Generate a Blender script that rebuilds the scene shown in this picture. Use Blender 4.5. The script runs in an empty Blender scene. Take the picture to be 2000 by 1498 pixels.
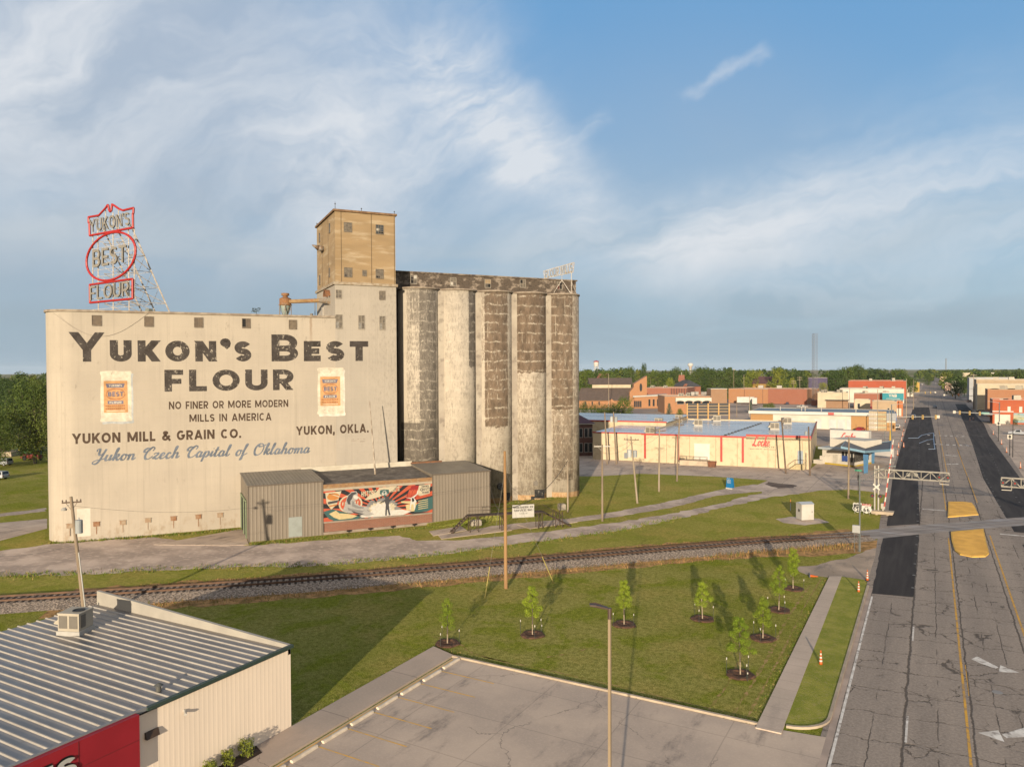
import bpy, math, random
import numpy as np
from mathutils import Vector, Matrix
random.seed(7)
sc = bpy.context.scene
COL = sc.collection
rad = math.radians
PI = math.pi

# ------------------------------------------------------------------ camera
CF, CAM_H = 1452.8, 22.0                      # focal length in px of the 2000 px wide photograph, camera height
YAW, PITCH, ROLL, MAZ = rad(29.41), rad(1.07), rad(.28), rad(35.6)
_F = np.array([-math.sin(YAW)*math.cos(PITCH), math.cos(YAW)*math.cos(PITCH), -math.sin(PITCH)])
_R = np.array([math.cos(YAW), math.sin(YAW), 0.]); _D = np.cross(_F, _R)
_c, _s = math.cos(ROLL), math.sin(ROLL)
R2 = _c*_R + _s*_D; D2 = -_s*_R + _c*_D
CAM = np.array([0., 0., CAM_H])
cam = bpy.data.cameras.new('camera'); camo = bpy.data.objects.new('camera', cam); COL.objects.link(camo)
cam.sensor_fit = 'HORIZONTAL'; cam.sensor_width = 36; cam.lens = CF/2000*36
cam.clip_start = .5; cam.clip_end = 20000
camo.matrix_world = Matrix(((R2[0], -D2[0], -_F[0], 0), (R2[1], -D2[1], -_F[1], 0), (R2[2], -D2[2], -_F[2], CAM_H), (0, 0, 0, 1)))
sc.camera = camo

# ------------------------------------------------------------------ sun and sky
SUN_EL, SUN_AZ = rad(10.2), rad(161.8)          # azimuth of the sun, clockwise from +Y
sun = bpy.data.lights.new('sun', 'SUN'); sun.energy = 5.0; sun.angle = rad(.55); sun.color = (1., .85, .645)
suno = bpy.data.objects.new('sun', sun); COL.objects.link(suno)
_sd = Vector((math.sin(SUN_AZ)*math.cos(SUN_EL), math.cos(SUN_AZ)*math.cos(SUN_EL), math.sin(SUN_EL)))
suno.rotation_euler = _sd.to_track_quat('Z', 'Y').to_euler()
sc.view_settings.view_transform = 'Standard'; sc.view_settings.look = 'None'
EXPO = .92
sc.view_settings.exposure = EXPO; sc.view_settings.gamma = 1
SKY_STRENGTH = .15

# ------------------------------------------------------------------ node helpers
class NT:
    def __init__(s, tree): s.t = tree; s.n = tree.nodes; s.l = tree.links
    def put(s, sock, v):
        if v is None: return
        if isinstance(v, bpy.types.NodeSocket): s.l.new(v, sock)
        elif isinstance(v, (tuple, list)) and len(v) == 3 and sock.type == 'RGBA': sock.default_value = (*v, 1)
        else: sock.default_value = v
    def m(s, op, a, b=None, c=None, clamp=False):
        n = s.n.new('ShaderNodeMath'); n.operation = op; n.use_clamp = clamp
        s.put(n.inputs[0], a); s.put(n.inputs[1], b); s.put(n.inputs[2], c); return n.outputs[0]
    def v(s, op, a, b=None):
        n = s.n.new('ShaderNodeVectorMath'); n.operation = op
        s.put(n.inputs[0], a)
        if b is not None: s.put(n.inputs[3] if op == 'SCALE' else n.inputs[1], b)
        return n.outputs[1] if op in ('DOT_PRODUCT', 'LENGTH', 'DISTANCE') else n.outputs[0]
    def mix(s, f, a, b, mode='MIX'):
        n = s.n.new('ShaderNodeMix'); n.data_type = 'RGBA'; n.blend_type = mode
        s.put(n.inputs[0], f); s.put(n.inputs[6], a); s.put(n.inputs[7], b); return n.outputs[2]
    def noise(s, vec, scale, detail=4, rough=.55, dist=0):
        n = s.n.new('ShaderNodeTexNoise'); s.put(n.inputs['Vector'], vec); n.inputs['Scale'].default_value = scale
        n.inputs['Detail'].default_value = detail; n.inputs['Roughness'].default_value = rough; n.inputs['Distortion'].default_value = dist
        return n.outputs[0]
    def voro(s, vec, scale, feature='DISTANCE_TO_EDGE'):
        n = s.n.new('ShaderNodeTexVoronoi'); n.feature = feature; s.put(n.inputs['Vector'], vec); n.inputs['Scale'].default_value = scale
        return n.outputs[0]
    def step(s, x, a, b, lo=0., hi=1.):
        n = s.n.new('ShaderNodeMapRange'); n.interpolation_type = 'SMOOTHSTEP'
        s.put(n.inputs[0], x); s.put(n.inputs[1], a); s.put(n.inputs[2], b); s.put(n.inputs[3], lo); s.put(n.inputs[4], hi); return n.outputs[0]
    def xyz(s, vec):
        n = s.n.new('ShaderNodeSeparateXYZ'); s.put(n.inputs[0], vec); return n.outputs
    def comb(s, x, y, z):
        n = s.n.new('ShaderNodeCombineXYZ'); s.put(n.inputs[0], x); s.put(n.inputs[1], y); s.put(n.inputs[2], z); return n.outputs[0]
    def obj(s): return s.n.new('ShaderNodeTexCoord').outputs['Object']
    def pos(s): return s.n.new('ShaderNodeNewGeometry').outputs['Position']
    def rnd(s): return s.n.new('ShaderNodeObjectInfo').outputs['Random']
    def map(s, vec, sx, sy, sz):
        return s.v('MULTIPLY', vec, (sx, sy, sz))
    def bump(s, h, strength, dist=.02):
        n = s.n.new('ShaderNodeBump'); n.inputs['Strength'].default_value = strength; n.inputs['Distance'].default_value = dist
        s.put(n.inputs['Height'], h); return n.outputs[0]

# world: Nishita sky with cirrus and a hazy bank in it
wd = bpy.data.worlds.new('World'); sc.world = wd; wd.use_nodes = True
w = NT(wd.node_tree); w.n.clear()
wo = w.n.new('ShaderNodeOutputWorld'); bg = w.n.new('ShaderNodeBackground'); w.l.new(bg.outputs[0], wo.inputs[0])
sky = w.n.new('ShaderNodeTexSky'); sky.sky_type = 'NISHITA'; sky.sun_disc = False
sky.sun_elevation = SUN_EL; sky.sun_rotation = SUN_AZ; sky.air_density = 1.; sky.dust_density = 1.; sky.ozone_density = 2.2; sky.altitude = 300
def direction(px, py):
    r = (px-1000)/CF*R2 + (py-749)/CF*D2 + _F; r = r/np.linalg.norm(r); return tuple(float(q) for q in r)
dvec = w.n.new('ShaderNodeTexCoord').outputs['Generated']
dx, dy, dz = w.xyz(dvec)
zz = w.m('ADD', w.m('MAXIMUM', dz, 0.), .16)
flat = w.comb(w.m('DIVIDE', dx, zz), w.m('DIVIDE', dy, zz), 0.)
n2 = w.noise(flat, 1.0, 5, .55, .6)
def warped(scale, amt, off):
    n = w.n.new('ShaderNodeTexNoise'); w.put(n.inputs['Vector'], w.v('ADD', dvec, (off, 0, 0))); n.inputs['Scale'].default_value = scale; n.inputs['Detail'].default_value = 5; n.inputs['Roughness'].default_value = .6
    return w.v('SCALE', w.v('SUBTRACT', n.outputs[1], (.5, .5, .5)), amt)
dwarp = w.v('ADD', w.v('ADD', dvec, warped(3., .15, 0)), warped(11., .035, 3))
dsoft = w.v('ADD', w.v('ADD', dvec, warped(2.4, .26, 5)), warped(7., .06, 8))
def blob(px, py, r0, r1):
    d = w.v('DOT_PRODUCT', dvec, direction(px, py)); return w.step(d, math.cos(rad(r1)), math.cos(rad(r0)))
def fibres(p1, p2, along, across, scale):
    """noise drawn out along the line between two directions of the sky"""
    a = (Vector(direction(*p2))-Vector(direction(*p1))).normalized(); c_ = (Vector(direction(*p1))+Vector(direction(*p2))).normalized(); b = c_.cross(a).normalized()
    return w.noise(w.comb(w.m('MULTIPLY', w.v('DOT_PRODUCT', dsoft, tuple(a)), along), w.m('MULTIPLY', w.v('DOT_PRODUCT', dsoft, tuple(b)), across), w.v('DOT_PRODUCT', dsoft, tuple(c_))), scale, 9, .58, .1)
def streak(p1, p2, wid, amp):
    """a soft band of cirrus between two directions of the sky, wid degrees to either side"""
    a, b = Vector(direction(*p1)), Vector(direction(*p2)); n = a.cross(b).normalized(); t = (b-a).normalized(); mid_ = float((a+b).dot(t)/2); half = float((b-a).length/2); k = math.sin(rad(wid))
    acr = w.step(w.m('ABSOLUTE', w.v('DOT_PRODUCT', dwarp, tuple(n))), 0., k*1.7, 1, 0)
    alo = w.step(w.m('ABSOLUTE', w.m('SUBTRACT', w.v('DOT_PRODUCT', dwarp, tuple(t)), mid_)), half*.75, half+k*1.6, 1, 0)
    return w.m('MULTIPLY', w.m('MULTIPLY', acr, alo), amp)
def total(L):
    o = L[0]
    for q in L[1:]: o = w.m('ADD', o, q)
    return o
f1 = fibres((560, 330), (920, 150), 1.0, 2.7, 3.8); f2 = fibres((1330, 470), (2050, 240), .55, 4.0, 3.4)
left = total([streak((560, 300), (920, 110), 5., .30), streak((860, 110), (1040, 270), 2.6, .50), streak((1040, 270), (1190, 390), 2.2, .42), streak((640, 340), (1000, 300), 4.5, .34), streak((-60, 130), (130, 20), 7., .42), streak((150, 260), (640, 70), 8., .34), streak((380, 470), (800, 430), 4., .18)])
right = total([streak((1150, 440), (1450, 430), 4., .14), streak((1330, 455), (2060, 255), 2.3, .36), streak((1345, 185), (1530, 112), .4, .30), streak((1420, 530), (2150, 420), 5., .26), streak((1120, 262), (1195, 228), .6, .35), streak((980, 145), (1110, 190), .8, .3), streak((1560, 330), (2000, 150), 2.4, .10), streak((1000, 470), (1300, 470), 3., .18)])
dens = w.m('ADD', w.m('MULTIPLY', left, w.step(f1, .32, .70, .18, 1.45)), w.m('MULTIPLY', right, w.step(f2, .36, .70, .1, 1.55)))
dens = w.m('MINIMUM', dens, .86)
back_veil = w.m('MULTIPLY', w.step(w.v('DOT_PRODUCT', dvec, direction(1000, 500)), .55, .2, 0, .35), n2)
veil = w.m('ADD', w.m('MULTIPLY', blob(150, 340, 8, 34), .80), w.m('MULTIPLY', blob(1300, 560, 4, 22), .35), clamp=True)
veil = w.m('MULTIPLY', veil, w.step(n2, .25, .75, .72, 1.12), clamp=True)
skyc = sky.outputs[0]
SK = 1/SKY_STRENGTH/2**EXPO                     # the colours below are as seen at this exposure
def seen(r, g, b): return (r*SK, g*SK, b*SK)
away = w.step(w.v('DOT_PRODUCT', dvec, tuple(_sd)), -.2, .7, 0, 1)
c = w.mix(.94, skyc, w.mix(w.step(dz, .03, .44), seen(.36, .50, .615), seen(.155, .355, .62)))
c = w.mix(veil, c, w.mix(w.step(dz, .05, .40), seen(.335, .42, .51), seen(.41, .485, .59)))
grey = w.m('MULTIPLY', w.step(w.m('ABSOLUTE', w.m('SUBTRACT', dz, .045)), .0, .085, 1, 0), w.step(n2, .34, .62, .45, .9)); c = w.mix(grey, c, seen(.345, .445, .52))
pale = w.m('MULTIPLY', w.step(w.m('ABSOLUTE', w.m('SUBTRACT', dz, .155)), .0, .07, 1, 0), w.step(n2, .36, .64, .05, .55)); c = w.mix(pale, c, seen(.50, .575, .63))
c = w.mix(back_veil, c, seen(.6, .6, .62))
c = w.mix(dens, c, seen(.76, .79, .83))
c = w.mix(w.m('MULTIPLY', away, .5), c, seen(1.62, 1.32, 1.))      # the brighter half of the sky round the sun, behind the camera
w.put(bg.inputs[0], c); bg.inputs[1].default_value = SKY_STRENGTH

# ------------------------------------------------------------------ measuring helpers
def ray(x, y): return (x-1000)/CF*R2 + (y-749)/CF*D2 + _F
def G(x, y, z=0.):
    r = ray(x, y); t = (z-CAM_H)/r[2]; q = CAM + t*r; return Vector(q)
MV = np.array([math.sin(MAZ), math.cos(MAZ), 0]); NV = np.array([math.cos(MAZ), -math.sin(MAZ), 0])
def onplane(x, y, p0, n):
    r = ray(x, y); n = np.array(n, float); t = ((np.array(p0, float)-CAM) @ n)/(r @ n); return Vector(CAM + t*r)
def zat(x, y, p):
    r = ray(x, y); t = math.hypot(p[0], p[1])/math.hypot(r[0], r[1]); return float(CAM_H + t*r[2])
def at_depth(x, y, d):       # the point d metres away (level distance) in the direction of a pixel
    r = ray(x, y); t = d/math.hypot(r[0], r[1]); return Vector(CAM + t*r)
def depth(p): return float((np.array(p, float)-CAM) @ _F)
P0 = G(270, 1047)
MROT = PI/2 - MAZ

# ------------------------------------------------------------------ materials
MATS = {}
ALB = .495                                        # tones of upright surfaces
def dim(c): return tuple(q*ALB for q in c)
def newmat(name):
    m = bpy.data.materials.new(name); m.use_nodes = True; t = NT(m.node_tree)
    return m, t, m.node_tree.nodes['Principled BSDF']
def pm(name, c1, c2=None, scale=1., rough=.8, bump=0., stretch=(1, 1, 1), c3=None, f3=.4, s3=8., metal=0., world=False, detail=6, spec=None, lo=.35, hi=.65, bscale=None, bdist=.02):
    if name in MATS: return MATS[name]
    if not world: c1 = dim(c1); c2 = c2 and dim(c2); c3 = c3 and dim(c3)
    m, t, b = newmat(name); MATS[name] = m
    co = t.pos() if world else t.obj()
    co = t.map(co, *stretch)
    c2 = c2 or tuple(q*.82 for q in c1)
    n = t.noise(co, scale, detail)
    col = t.mix(t.step(n, lo, hi), c1, c2)
    if c3: col = t.mix(t.m('MULTIPLY', t.step(t.noise(co, s3, 5), .5, .68), f3), col, c3)
    t.put(b.inputs['Base Color'], col); b.inputs['Roughness'].default_value = rough; b.inputs['Metallic'].default_value = metal
    b.inputs['Specular IOR Level'].default_value = (.08 if world else .3) if spec is None else spec
    if bump: t.put(b.inputs['Normal'], t.bump(t.noise(co, bscale or scale*6, 5), bump, bdist))
    return m
def ribbed(name, c1, c2, pitch=.35, axis=0, rough=.55, metal=.0, depth_=.03, scale=.5, c3=None):
    """sheet metal with ribs across the given object axis"""
    if name in MATS: return MATS[name]
    c1 = dim(c1); c2 = dim(c2); c3 = c3 and dim(c3)
    m, t, b = newmat(name); MATS[name] = m
    co = t.obj(); x = t.xyz(co)[axis]
    fr = t.m('FRACT', t.m('DIVIDE', x, pitch)); h = t.step(t.m('ABSOLUTE', t.m('SUBTRACT', fr, .5)), .26, .40)
    n = t.noise(t.map(co, 1, 1, .25), scale, 6)
    col = t.mix(t.step(n, .3, .7), c1, c2)
    if c3: col = t.mix(t.m('MULTIPLY', t.step(t.noise(co, 3., 6), .5, .7), .5), col, c3)
    t.put(b.inputs['Base Color'], col); b.inputs['Roughness'].default_value = rough; b.inputs['Metallic'].default_value = metal
    t.put(b.inputs['Normal'], t.bump(h, .8, depth_)); return m
def brickmat(name, c1, c2, mortar, rough=.9):
    if name in MATS: return MATS[name]
    c1, c2, mortar = dim(c1), dim(c2), dim(mortar)
    m, t, b = newmat(name); MATS[name] = m
    co = t.obj(); x, y, z = t.xyz(co)
    br = t.n.new('ShaderNodeTexBrick'); t.put(br.inputs['Vector'], t.comb(t.m('ADD', x, y), z, 0.))
    br.inputs['Scale'].default_value = 1.; br.inputs['Brick Width'].default_value = .5; br.inputs['Row Height'].default_value = .16; br.inputs['Mortar Size'].default_value = .014
    t.put(br.inputs['Color1'], c1); t.put(br.inputs['Color2'], c2); t.put(br.inputs['Mortar'], mortar)
    col = t.mix(t.step(t.noise(co, .35, 5), .3, .7), br.outputs[0], t.mix(.5, br.outputs[0], c2))
    t.put(b.inputs['Base Color'], col); b.inputs['Roughness'].default_value = rough; return m
def flatm(name, c, rough=.7, metal=0., spec=.4): return pm(name, c, tuple(q*.9 for q in c), 2., rough, metal=metal, spec=spec)

# ------------------------------------------------------------------ mesh helpers
class MB:
    def __init__(s): s.v = []; s.f = []; s.m = []
    def add(s, vs, fs, mi=0):
        o = len(s.v); s.v += [tuple(float(q) for q in p) for p in vs]; s.f += [tuple(i+o for i in f) for f in fs]; s.m += [mi]*len(fs); return s
    def box(s, x0, y0, z0, x1, y1, z1, mi=0):
        return s.add([(x0, y0, z0), (x1, y0, z0), (x1, y1, z0), (x0, y1, z0), (x0, y0, z1), (x1, y0, z1), (x1, y1, z1), (x0, y1, z1)],
                     [(3, 2, 1, 0), (4, 5, 6, 7), (0, 1, 5, 4), (1, 2, 6, 5), (2, 3, 7, 6), (3, 0, 4, 7)], mi)
    def cbox(s, c, sx, sy, sz, rz=0., mi=0):
        M = Matrix.Rotation(rz, 3, 'Z'); c = Vector(c); vs = []
        for z in (-sz/2, sz/2):
            for x, y in ((-1, -1), (1, -1), (1, 1), (-1, 1)): vs.append(c + M @ Vector((x*sx/2, y*sy/2, z)))
        return s.add(vs, [(3, 2, 1, 0), (4, 5, 6, 7), (0, 1, 5, 4), (1, 2, 6, 5), (2, 3, 7, 6), (3, 0, 4, 7)], mi)
    def tube(s, p, q, r0, r1=None, n=8, mi=0, cap=True):
        r1 = r0 if r1 is None else r1; p = Vector(p); q = Vector(q); d = (q-p)
        if d.length < 1e-6: return s
        d.normalize(); a = d.orthogonal().normalized(); b = d.cross(a); vs = []
        for c_, r in ((p, r0), (q, r1)):
            for i in range(n):
                t = 2*PI*i/n; vs.append(c_ + (a*math.cos(t)+b*math.sin(t))*r)
        fs = [(i, (i+1) % n, n+(i+1) % n, n+i) for i in range(n)]
        if cap: fs += [tuple(range(n-1, -1, -1)), tuple(range(n, 2*n))]
        return s.add(vs, fs, mi)
    def path(s, pts, r, n=6, mi=0):
        for a, b in zip(pts, pts[1:]): s.tube(a, b, r, r, n, mi)
        return s
    def lathe(s, prof, c=(0, 0, 0), n=24, mi=0, a0=0., a1=2*PI, cap=True):
        c = Vector(c); full = abs(a1-a0-2*PI) < 1e-6; k = n if full else n+1; vs = []
        for r, z in prof:
            for i in range(k):
                t = a0+(a1-a0)*i/n; vs.append(c+Vector((r*math.cos(t), r*math.sin(t), z)))
        fs = []
        for j in range(len(prof)-1):
            for i in range(n):
                i2 = (i+1) % k; fs.append((j*k+i, j*k+i2, (j+1)*k+i2, (j+1)*k+i))
        if cap and full: fs += [tuple(range(k-1, -1, -1)), tuple((len(prof)-1)*k+i for i in range(k))]
        return s.add(vs, fs, mi)
    def prism(s, poly, z0, z1, mi=0):
        n = len(poly); A = sum(poly[i][0]*poly[(i+1) % n][1]-poly[(i+1) % n][0]*poly[i][1] for i in range(n))
        if A < 0: poly = poly[::-1]
        return s.add([(p[0], p[1], z0) for p in poly]+[(p[0], p[1], z1) for p in poly],
                     [tuple(range(n-1, -1, -1)), tuple(range(n, 2*n))]+[(i, (i+1) % n, n+(i+1) % n, n+i) for i in range(n)], mi)
    def sheet(s, poly, z, mi=0):
        n = len(poly); A = sum(poly[i][0]*poly[(i+1) % n][1]-poly[(i+1) % n][0]*poly[i][1] for i in range(n))
        if A < 0: poly = poly[::-1]
        return s.add([(p[0], p[1], z) for p in poly], [tuple(range(n))], mi)
    def hexa(s, lo, hi, mi=0):      # 4 lower and 4 upper corners, counter-clockwise from above
        return s.add(list(lo)+list(hi), [(3, 2, 1, 0), (4, 5, 6, 7), (0, 1, 5, 4), (1, 2, 6, 5), (2, 3, 7, 6), (3, 0, 4, 7)], mi)
    def plate(s, pts, n, t, mi=0):   # flat outline in 3D given thickness t along n
        n = Vector(n).normalized(); k = len(pts); pts = [Vector(p) for p in pts]
        return s.add(pts+[p+n*t for p in pts], [tuple(range(k-1, -1, -1)), tuple(range(k, 2*k))]+[(i, (i+1) % k, k+(i+1) % k, k+i) for i in range(k)], mi)
    def build(s, name, mats, parent=None, smooth=False, loc=None):
        me = bpy.data.meshes.new(name); me.from_pydata(s.v, [], s.f)
        mats = mats if isinstance(mats, (list, tuple)) else [mats]
        for m in mats: me.materials.append(m)
        if len(mats) > 1: me.polygons.foreach_set('material_index', s.m)
        if smooth: me.polygons.foreach_set('use_smooth', [True]*len(s.f))
        me.update(); o = bpy.data.objects.new(name, me); COL.objects.link(o)
        if parent is not None: o.parent = parent
        if loc is not None: o.location = loc
        return o
def tag(o, label=None, cat=None, group=None, kind=None):
    if label: o['label'] = label
    if cat: o['category'] = cat
    if group: o['group'] = group
    if kind: o['kind'] = kind
    return o
def thing(name, label, cat, loc=(0, 0, 0), rz=0., group=None):
    o = bpy.data.objects.new(name, None); COL.objects.link(o); o.location = loc; o.rotation_euler = (0, 0, rz)
    o.empty_display_size = .5
    return tag(o, label, cat, group)
def struct(name, mb, m, smooth=False, label=None):
    o = mb.build(name, m, None, smooth); o['kind'] = 'structure'
    return tag(o, label or name.replace('_', ' '))
def copy_tree(root, loc, rz, label=None, group=None, scale=1.):
    r = root.copy(); COL.objects.link(r); r.location = loc; r.rotation_euler = (0, 0, rz); r.scale = (scale,)*3
    if label: r['label'] = label
    if group: r['group'] = group
    for ch in list(root.children):
        q = ch.copy(); COL.objects.link(q); q.parent = r
        for g in list(ch.children):
            d = g.copy(); COL.objects.link(d); d.parent = q
    return r

# ------------------------------------------------------------------ lettering: strokes of given weight in a 1-high cap box
def arc(cx, cy, rx, ry, a0, a1, n=14):
    return [(cx+rx*math.cos(rad(a0+(a1-a0)*i/n)), cy+ry*math.sin(rad(a0+(a1-a0)*i/n))) for i in range(n+1)]
def glyph(ch, t):
    h = t/2; T = 1-h; e = .25
    W = {'I': t, "'": t, '.': t, ',': t, 'M': .95+t*.5, 'W': 1.1, 'O': .92, 'Q': .92, 'G': .88, 'C': .85, 'Y': .86, 'K': .80, 'N': .82, 'A': .88, 'U': .78, 'E': .62, 'F': .60, 'L': .58, 'S': .68, 'T': .72, 'B': .72, 'R': .74, 'P': .68, 'D': .78, 'H': .78, 'Z': .68, 'V': .86, 'X': .8, '&': .85, ' ': .42, '-': .4, '/': .5}.get(ch, .62)
    w_ = W; r = w_-h; c_ = w_/2; ry = (1-t)/2
    S = []
    if ch in 'OQ': S = [arc(c_, .5, c_-h, ry, 0, 360, 32)]
    elif ch == 'C': S = [arc(c_, .5, c_-h, ry, 48, 312, 26)]
    elif ch == 'G': S = [arc(c_, .5, c_-h, ry, 48, 345, 26)+[(r, .47), (c_+.05, .47)]]
    elif ch == 'D': S = [[(h, 0), (h, 1)], [(h, T), (w_*.45, T)]+arc(w_*.45, .5, r-w_*.45, ry, 90, -90, 18)+[(h, h)]]
    elif ch == 'U': S = [[(h, 1), (h, .36)]+arc(c_, .36, c_-h, .36-h, 180, 360, 18)+[(r, 1)]]
    elif ch == 'J': S = [[(r, 1), (r, .3)]+arc(c_, .3, c_-h, .3-h, 0, -170, 14)]
    elif ch == 'S': S = [arc(c_, .5+(.5-h)/2, c_-h, (.5-h)/2, 28, 270, 20)+arc(c_, h+(.5-h)/2, c_-h, (.5-h)/2, 90, -152, 20)[1:]]
    elif ch == 'I': S = [[(h, 0), (h, 1)]]
    elif ch == 'L': S = [[(h, 1), (h, 0)], [(h, h), (w_, h)]]
    elif ch == 'T': S = [[(0, T), (w_, T)], [(c_, 0), (c_, T)]]
    elif ch == 'E': S = [[(h, 0), (h, 1)], [(h, T), (w_, T)], [(h, .5), (w_*.92, .5)], [(h, h), (w_, h)]]
    elif ch == 'F': S = [[(h, 0), (h, 1)], [(h, T), (w_, T)], [(h, .47), (w_*.9, .47)]]
    elif ch == 'H': S = [[(h, 0), (h, 1)], [(r, 0), (r, 1)], [(h, .5), (r, .5)]]
    elif ch == 'N': S = [[(h, 0), (h, 1)], [(r, 0), (r, 1)], [(h*.9-e*.6, 1+e), (r+h*.1+e*.6, -e)]]
    elif ch == 'M': S = [[(h, 0), (h, 1)], [(r, 0), (r, 1)], [(h, 1.02), (c_, .12)], [(r, 1.02), (c_, .12)]]
    elif ch == 'W': S = [[(h, 1), (w_*.28, -.02)], [(w_*.28, -.02), (c_, .9)], [(c_, .9), (w_*.72, -.02)], [(w_*.72, -.02), (r, 1)]]
    elif ch == 'V': S = [[(h*.9-e*.35, 1+e), (c_, 0)], [(w_-h*.9+e*.35, 1+e), (c_, 0)]]
    elif ch == 'A': S = [[(h*.9-e*.35, -e), (c_, 1)], [(w_-h*.9+e*.35, -e), (c_, 1)], [(w_*.22, .27), (w_*.78, .27)]]
    elif ch == 'Y': S = [[(h*.9-e*.6, 1+e), (c_, .42)], [(w_-h*.9+e*.6, 1+e), (c_, .42)], [(c_, 0), (c_, .45)]]
    elif ch == 'X': S = [[(h-e*.6, 1+e), (r+e*.6, -e)], [(r+e*.6, 1+e), (h-e*.6, -e)]]
    elif ch == 'Z': S = [[(0, T), (w_, T)], [(r+e*.55, 1+e), (h-e*.55, -e)], [(0, h), (w_, h)]]
    elif ch == 'K': S = [[(h, 0), (h, 1)], [(t*.8, .36), (w_-h+e*.8, 1+e)], [(w_*.42, .58), (w_-h*.9+e*.62, -e)]]
    elif ch in 'BPR':
        b = .48 if ch == 'B' else .43
        uy = (T+b)/2; ur = (T-b)/2; ux = w_*.52
        S = [[(h, 0), (h, 1)], [(h, T), (ux, T)]+arc(ux, uy, (r-ux)*(.92 if ch == 'B' else 1), ur, 90, -90, 14)+[(h, b)]]
        if ch == 'B': S.append([(h, b), (ux, b)]+arc(ux, (b+h)/2, r-ux, (b-h)/2, 90, -90, 14)+[(h, h)])
        if ch == 'R': S.append([(w_*.42, b+.05), (w_-h*.9+e*.45, -e)])
    elif ch == '6': S = [arc(c_, .62, c_-h, .38-h, 60, 180, 10)+[(h, .33)]+arc(c_, .33, c_-h, .33-h, 180, 540, 24)[1:]]
    elif ch == '&': S = [[(w_, 0), (w_*.28, .72)]+arc(w_*.44, .80, w_*.19, .2-h, 200, -60, 14)+[(w_*.2, .4)]+arc(w_*.38, .27, w_*.38-h, .27-h, 130, 340, 14)+[(w_*.95, .5)]]
    elif ch == '.': S = [[(h, 0), (h, t)]]
    elif ch == ',': S = [[(h, t), (h, 0), (h*.3, -.16)]]
    elif ch == "'": S = [arc(h, .93, h*.42, h*.42, 0, 360, 12), [(h*1.55, .94), (h*1.35, .80), (h*.7, .70)]]
    elif ch == '-': S = [[(0, .45), (w_, .45)]]
    elif ch == '/': S = [[(0, 0), (w_, 1)]]
    return w_, S
def clip_y(poly, lo, hi):
    for lim, sgn in ((lo, 1), (hi, -1)):
        out = []
        for i in range(len(poly)):
            a, b = poly[i], poly[(i+1) % len(poly)]; da, db = (a[1]-lim)*sgn, (b[1]-lim)*sgn
            if da >= 0: out.append(a)
            if (da >= 0) != (db >= 0):
                k = da/(da-db); out.append((a[0]+(b[0]-a[0])*k, a[1]+(b[1]-a[1])*k))
        poly = out
        if len(poly) < 3: return []
    return poly
def ribbon(pts, t):
    """quads of a stroke of width t with mitred joins"""
    n = len(pts); closed = n > 3 and math.dist(pts[0], pts[-1]) < 1e-6; P = [Vector((p[0], p[1])) for p in pts]; L, Rr = [], []
    for i in range(n):
        d0 = P[i]-P[i-1] if i > 0 else (P[0]-P[-2] if closed else None)
        d1 = P[i+1]-P[i] if i < n-1 else (P[1]-P[0] if closed else None)
        d0 = d0.normalized() if d0 is not None and d0.length > 1e-9 else None; d1 = d1.normalized() if d1 is not None and d1.length > 1e-9 else None
        d = d0 if d1 is None else d1 if d0 is None else (d0+d1)
        d = d.normalized() if d.length > 1e-6 else (d1 or d0); nn = Vector((-d.y, d.x)); k = 1.
        if d0 is not None and d1 is not None: k = 1/max(.5, nn.dot(Vector((-d1.y, d1.x))))
        L.append(P[i]+nn*t/2*k); Rr.append(P[i]-nn*t/2*k)
    return [[tuple(L[i]), tuple(Rr[i]), tuple(Rr[i+1]), tuple(L[i+1])] for i in range(n-1)]
def letters(mb, text, t, gap, place, widthscale=1., caps=None, mi=0):
    """lays text in a unit-cap-height line; place(x, y, layer) -> 3D. Small capitals are written in lower case. Returns the width."""
    x = 0.; lay = 0; words = mb if isinstance(mb, list) else None
    if words is not None: mb = words[-1]
    for ch in text:
        if ch == ' ' and words is not None: words.append(MB()); mb = words[-1]
        k = 1.
        if ch.islower(): k = caps; ch = ch.upper()
        elif ch in "'" and caps: k = caps
        wd_, S = glyph(ch, t/k if k != 1 else t); wd_ *= 1
        for s_ in S:
            lay += 1
            for q in ribbon(s_, t/k if k != 1 else t):
                big = ch in ",'&."
                q = q if big else clip_y(q, 0, 1)
                if q: mb.add([place(x+p[0]*k*widthscale, p[1]*k, lay % 6) for p in q], [tuple(range(len(q)))], mi)
        x += wd_*k*widthscale+gap
    return x-gap
def text_width(text, t, gap, widthscale=1., caps=None):
    x = 0.
    for ch in text:
        k = 1.
        if ch.islower(): k = caps; ch = ch.upper()
        elif ch in "'" and caps: k = caps
        x += glyph(ch, t/k if k != 1 else t)[0]*k*widthscale+gap
    return x-gap
def catmull(pts, n=6):
    o = []; P = [pts[0]]+list(pts)+[pts[-1]]
    for i in range(1, len(P)-2):
        for j in range(n):
            u = j/n; a, b, c_, d = P[i-1], P[i], P[i+1], P[i+2]
            o.append(tuple(.5*((2*b[k])+(-a[k]+c_[k])*u+(2*a[k]-5*b[k]+4*c_[k]-d[k])*u*u+(-a[k]+3*b[k]-3*c_[k]+d[k])*u**3) for k in (0, 1)))
    o.append(pts[-1]); return o
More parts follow.
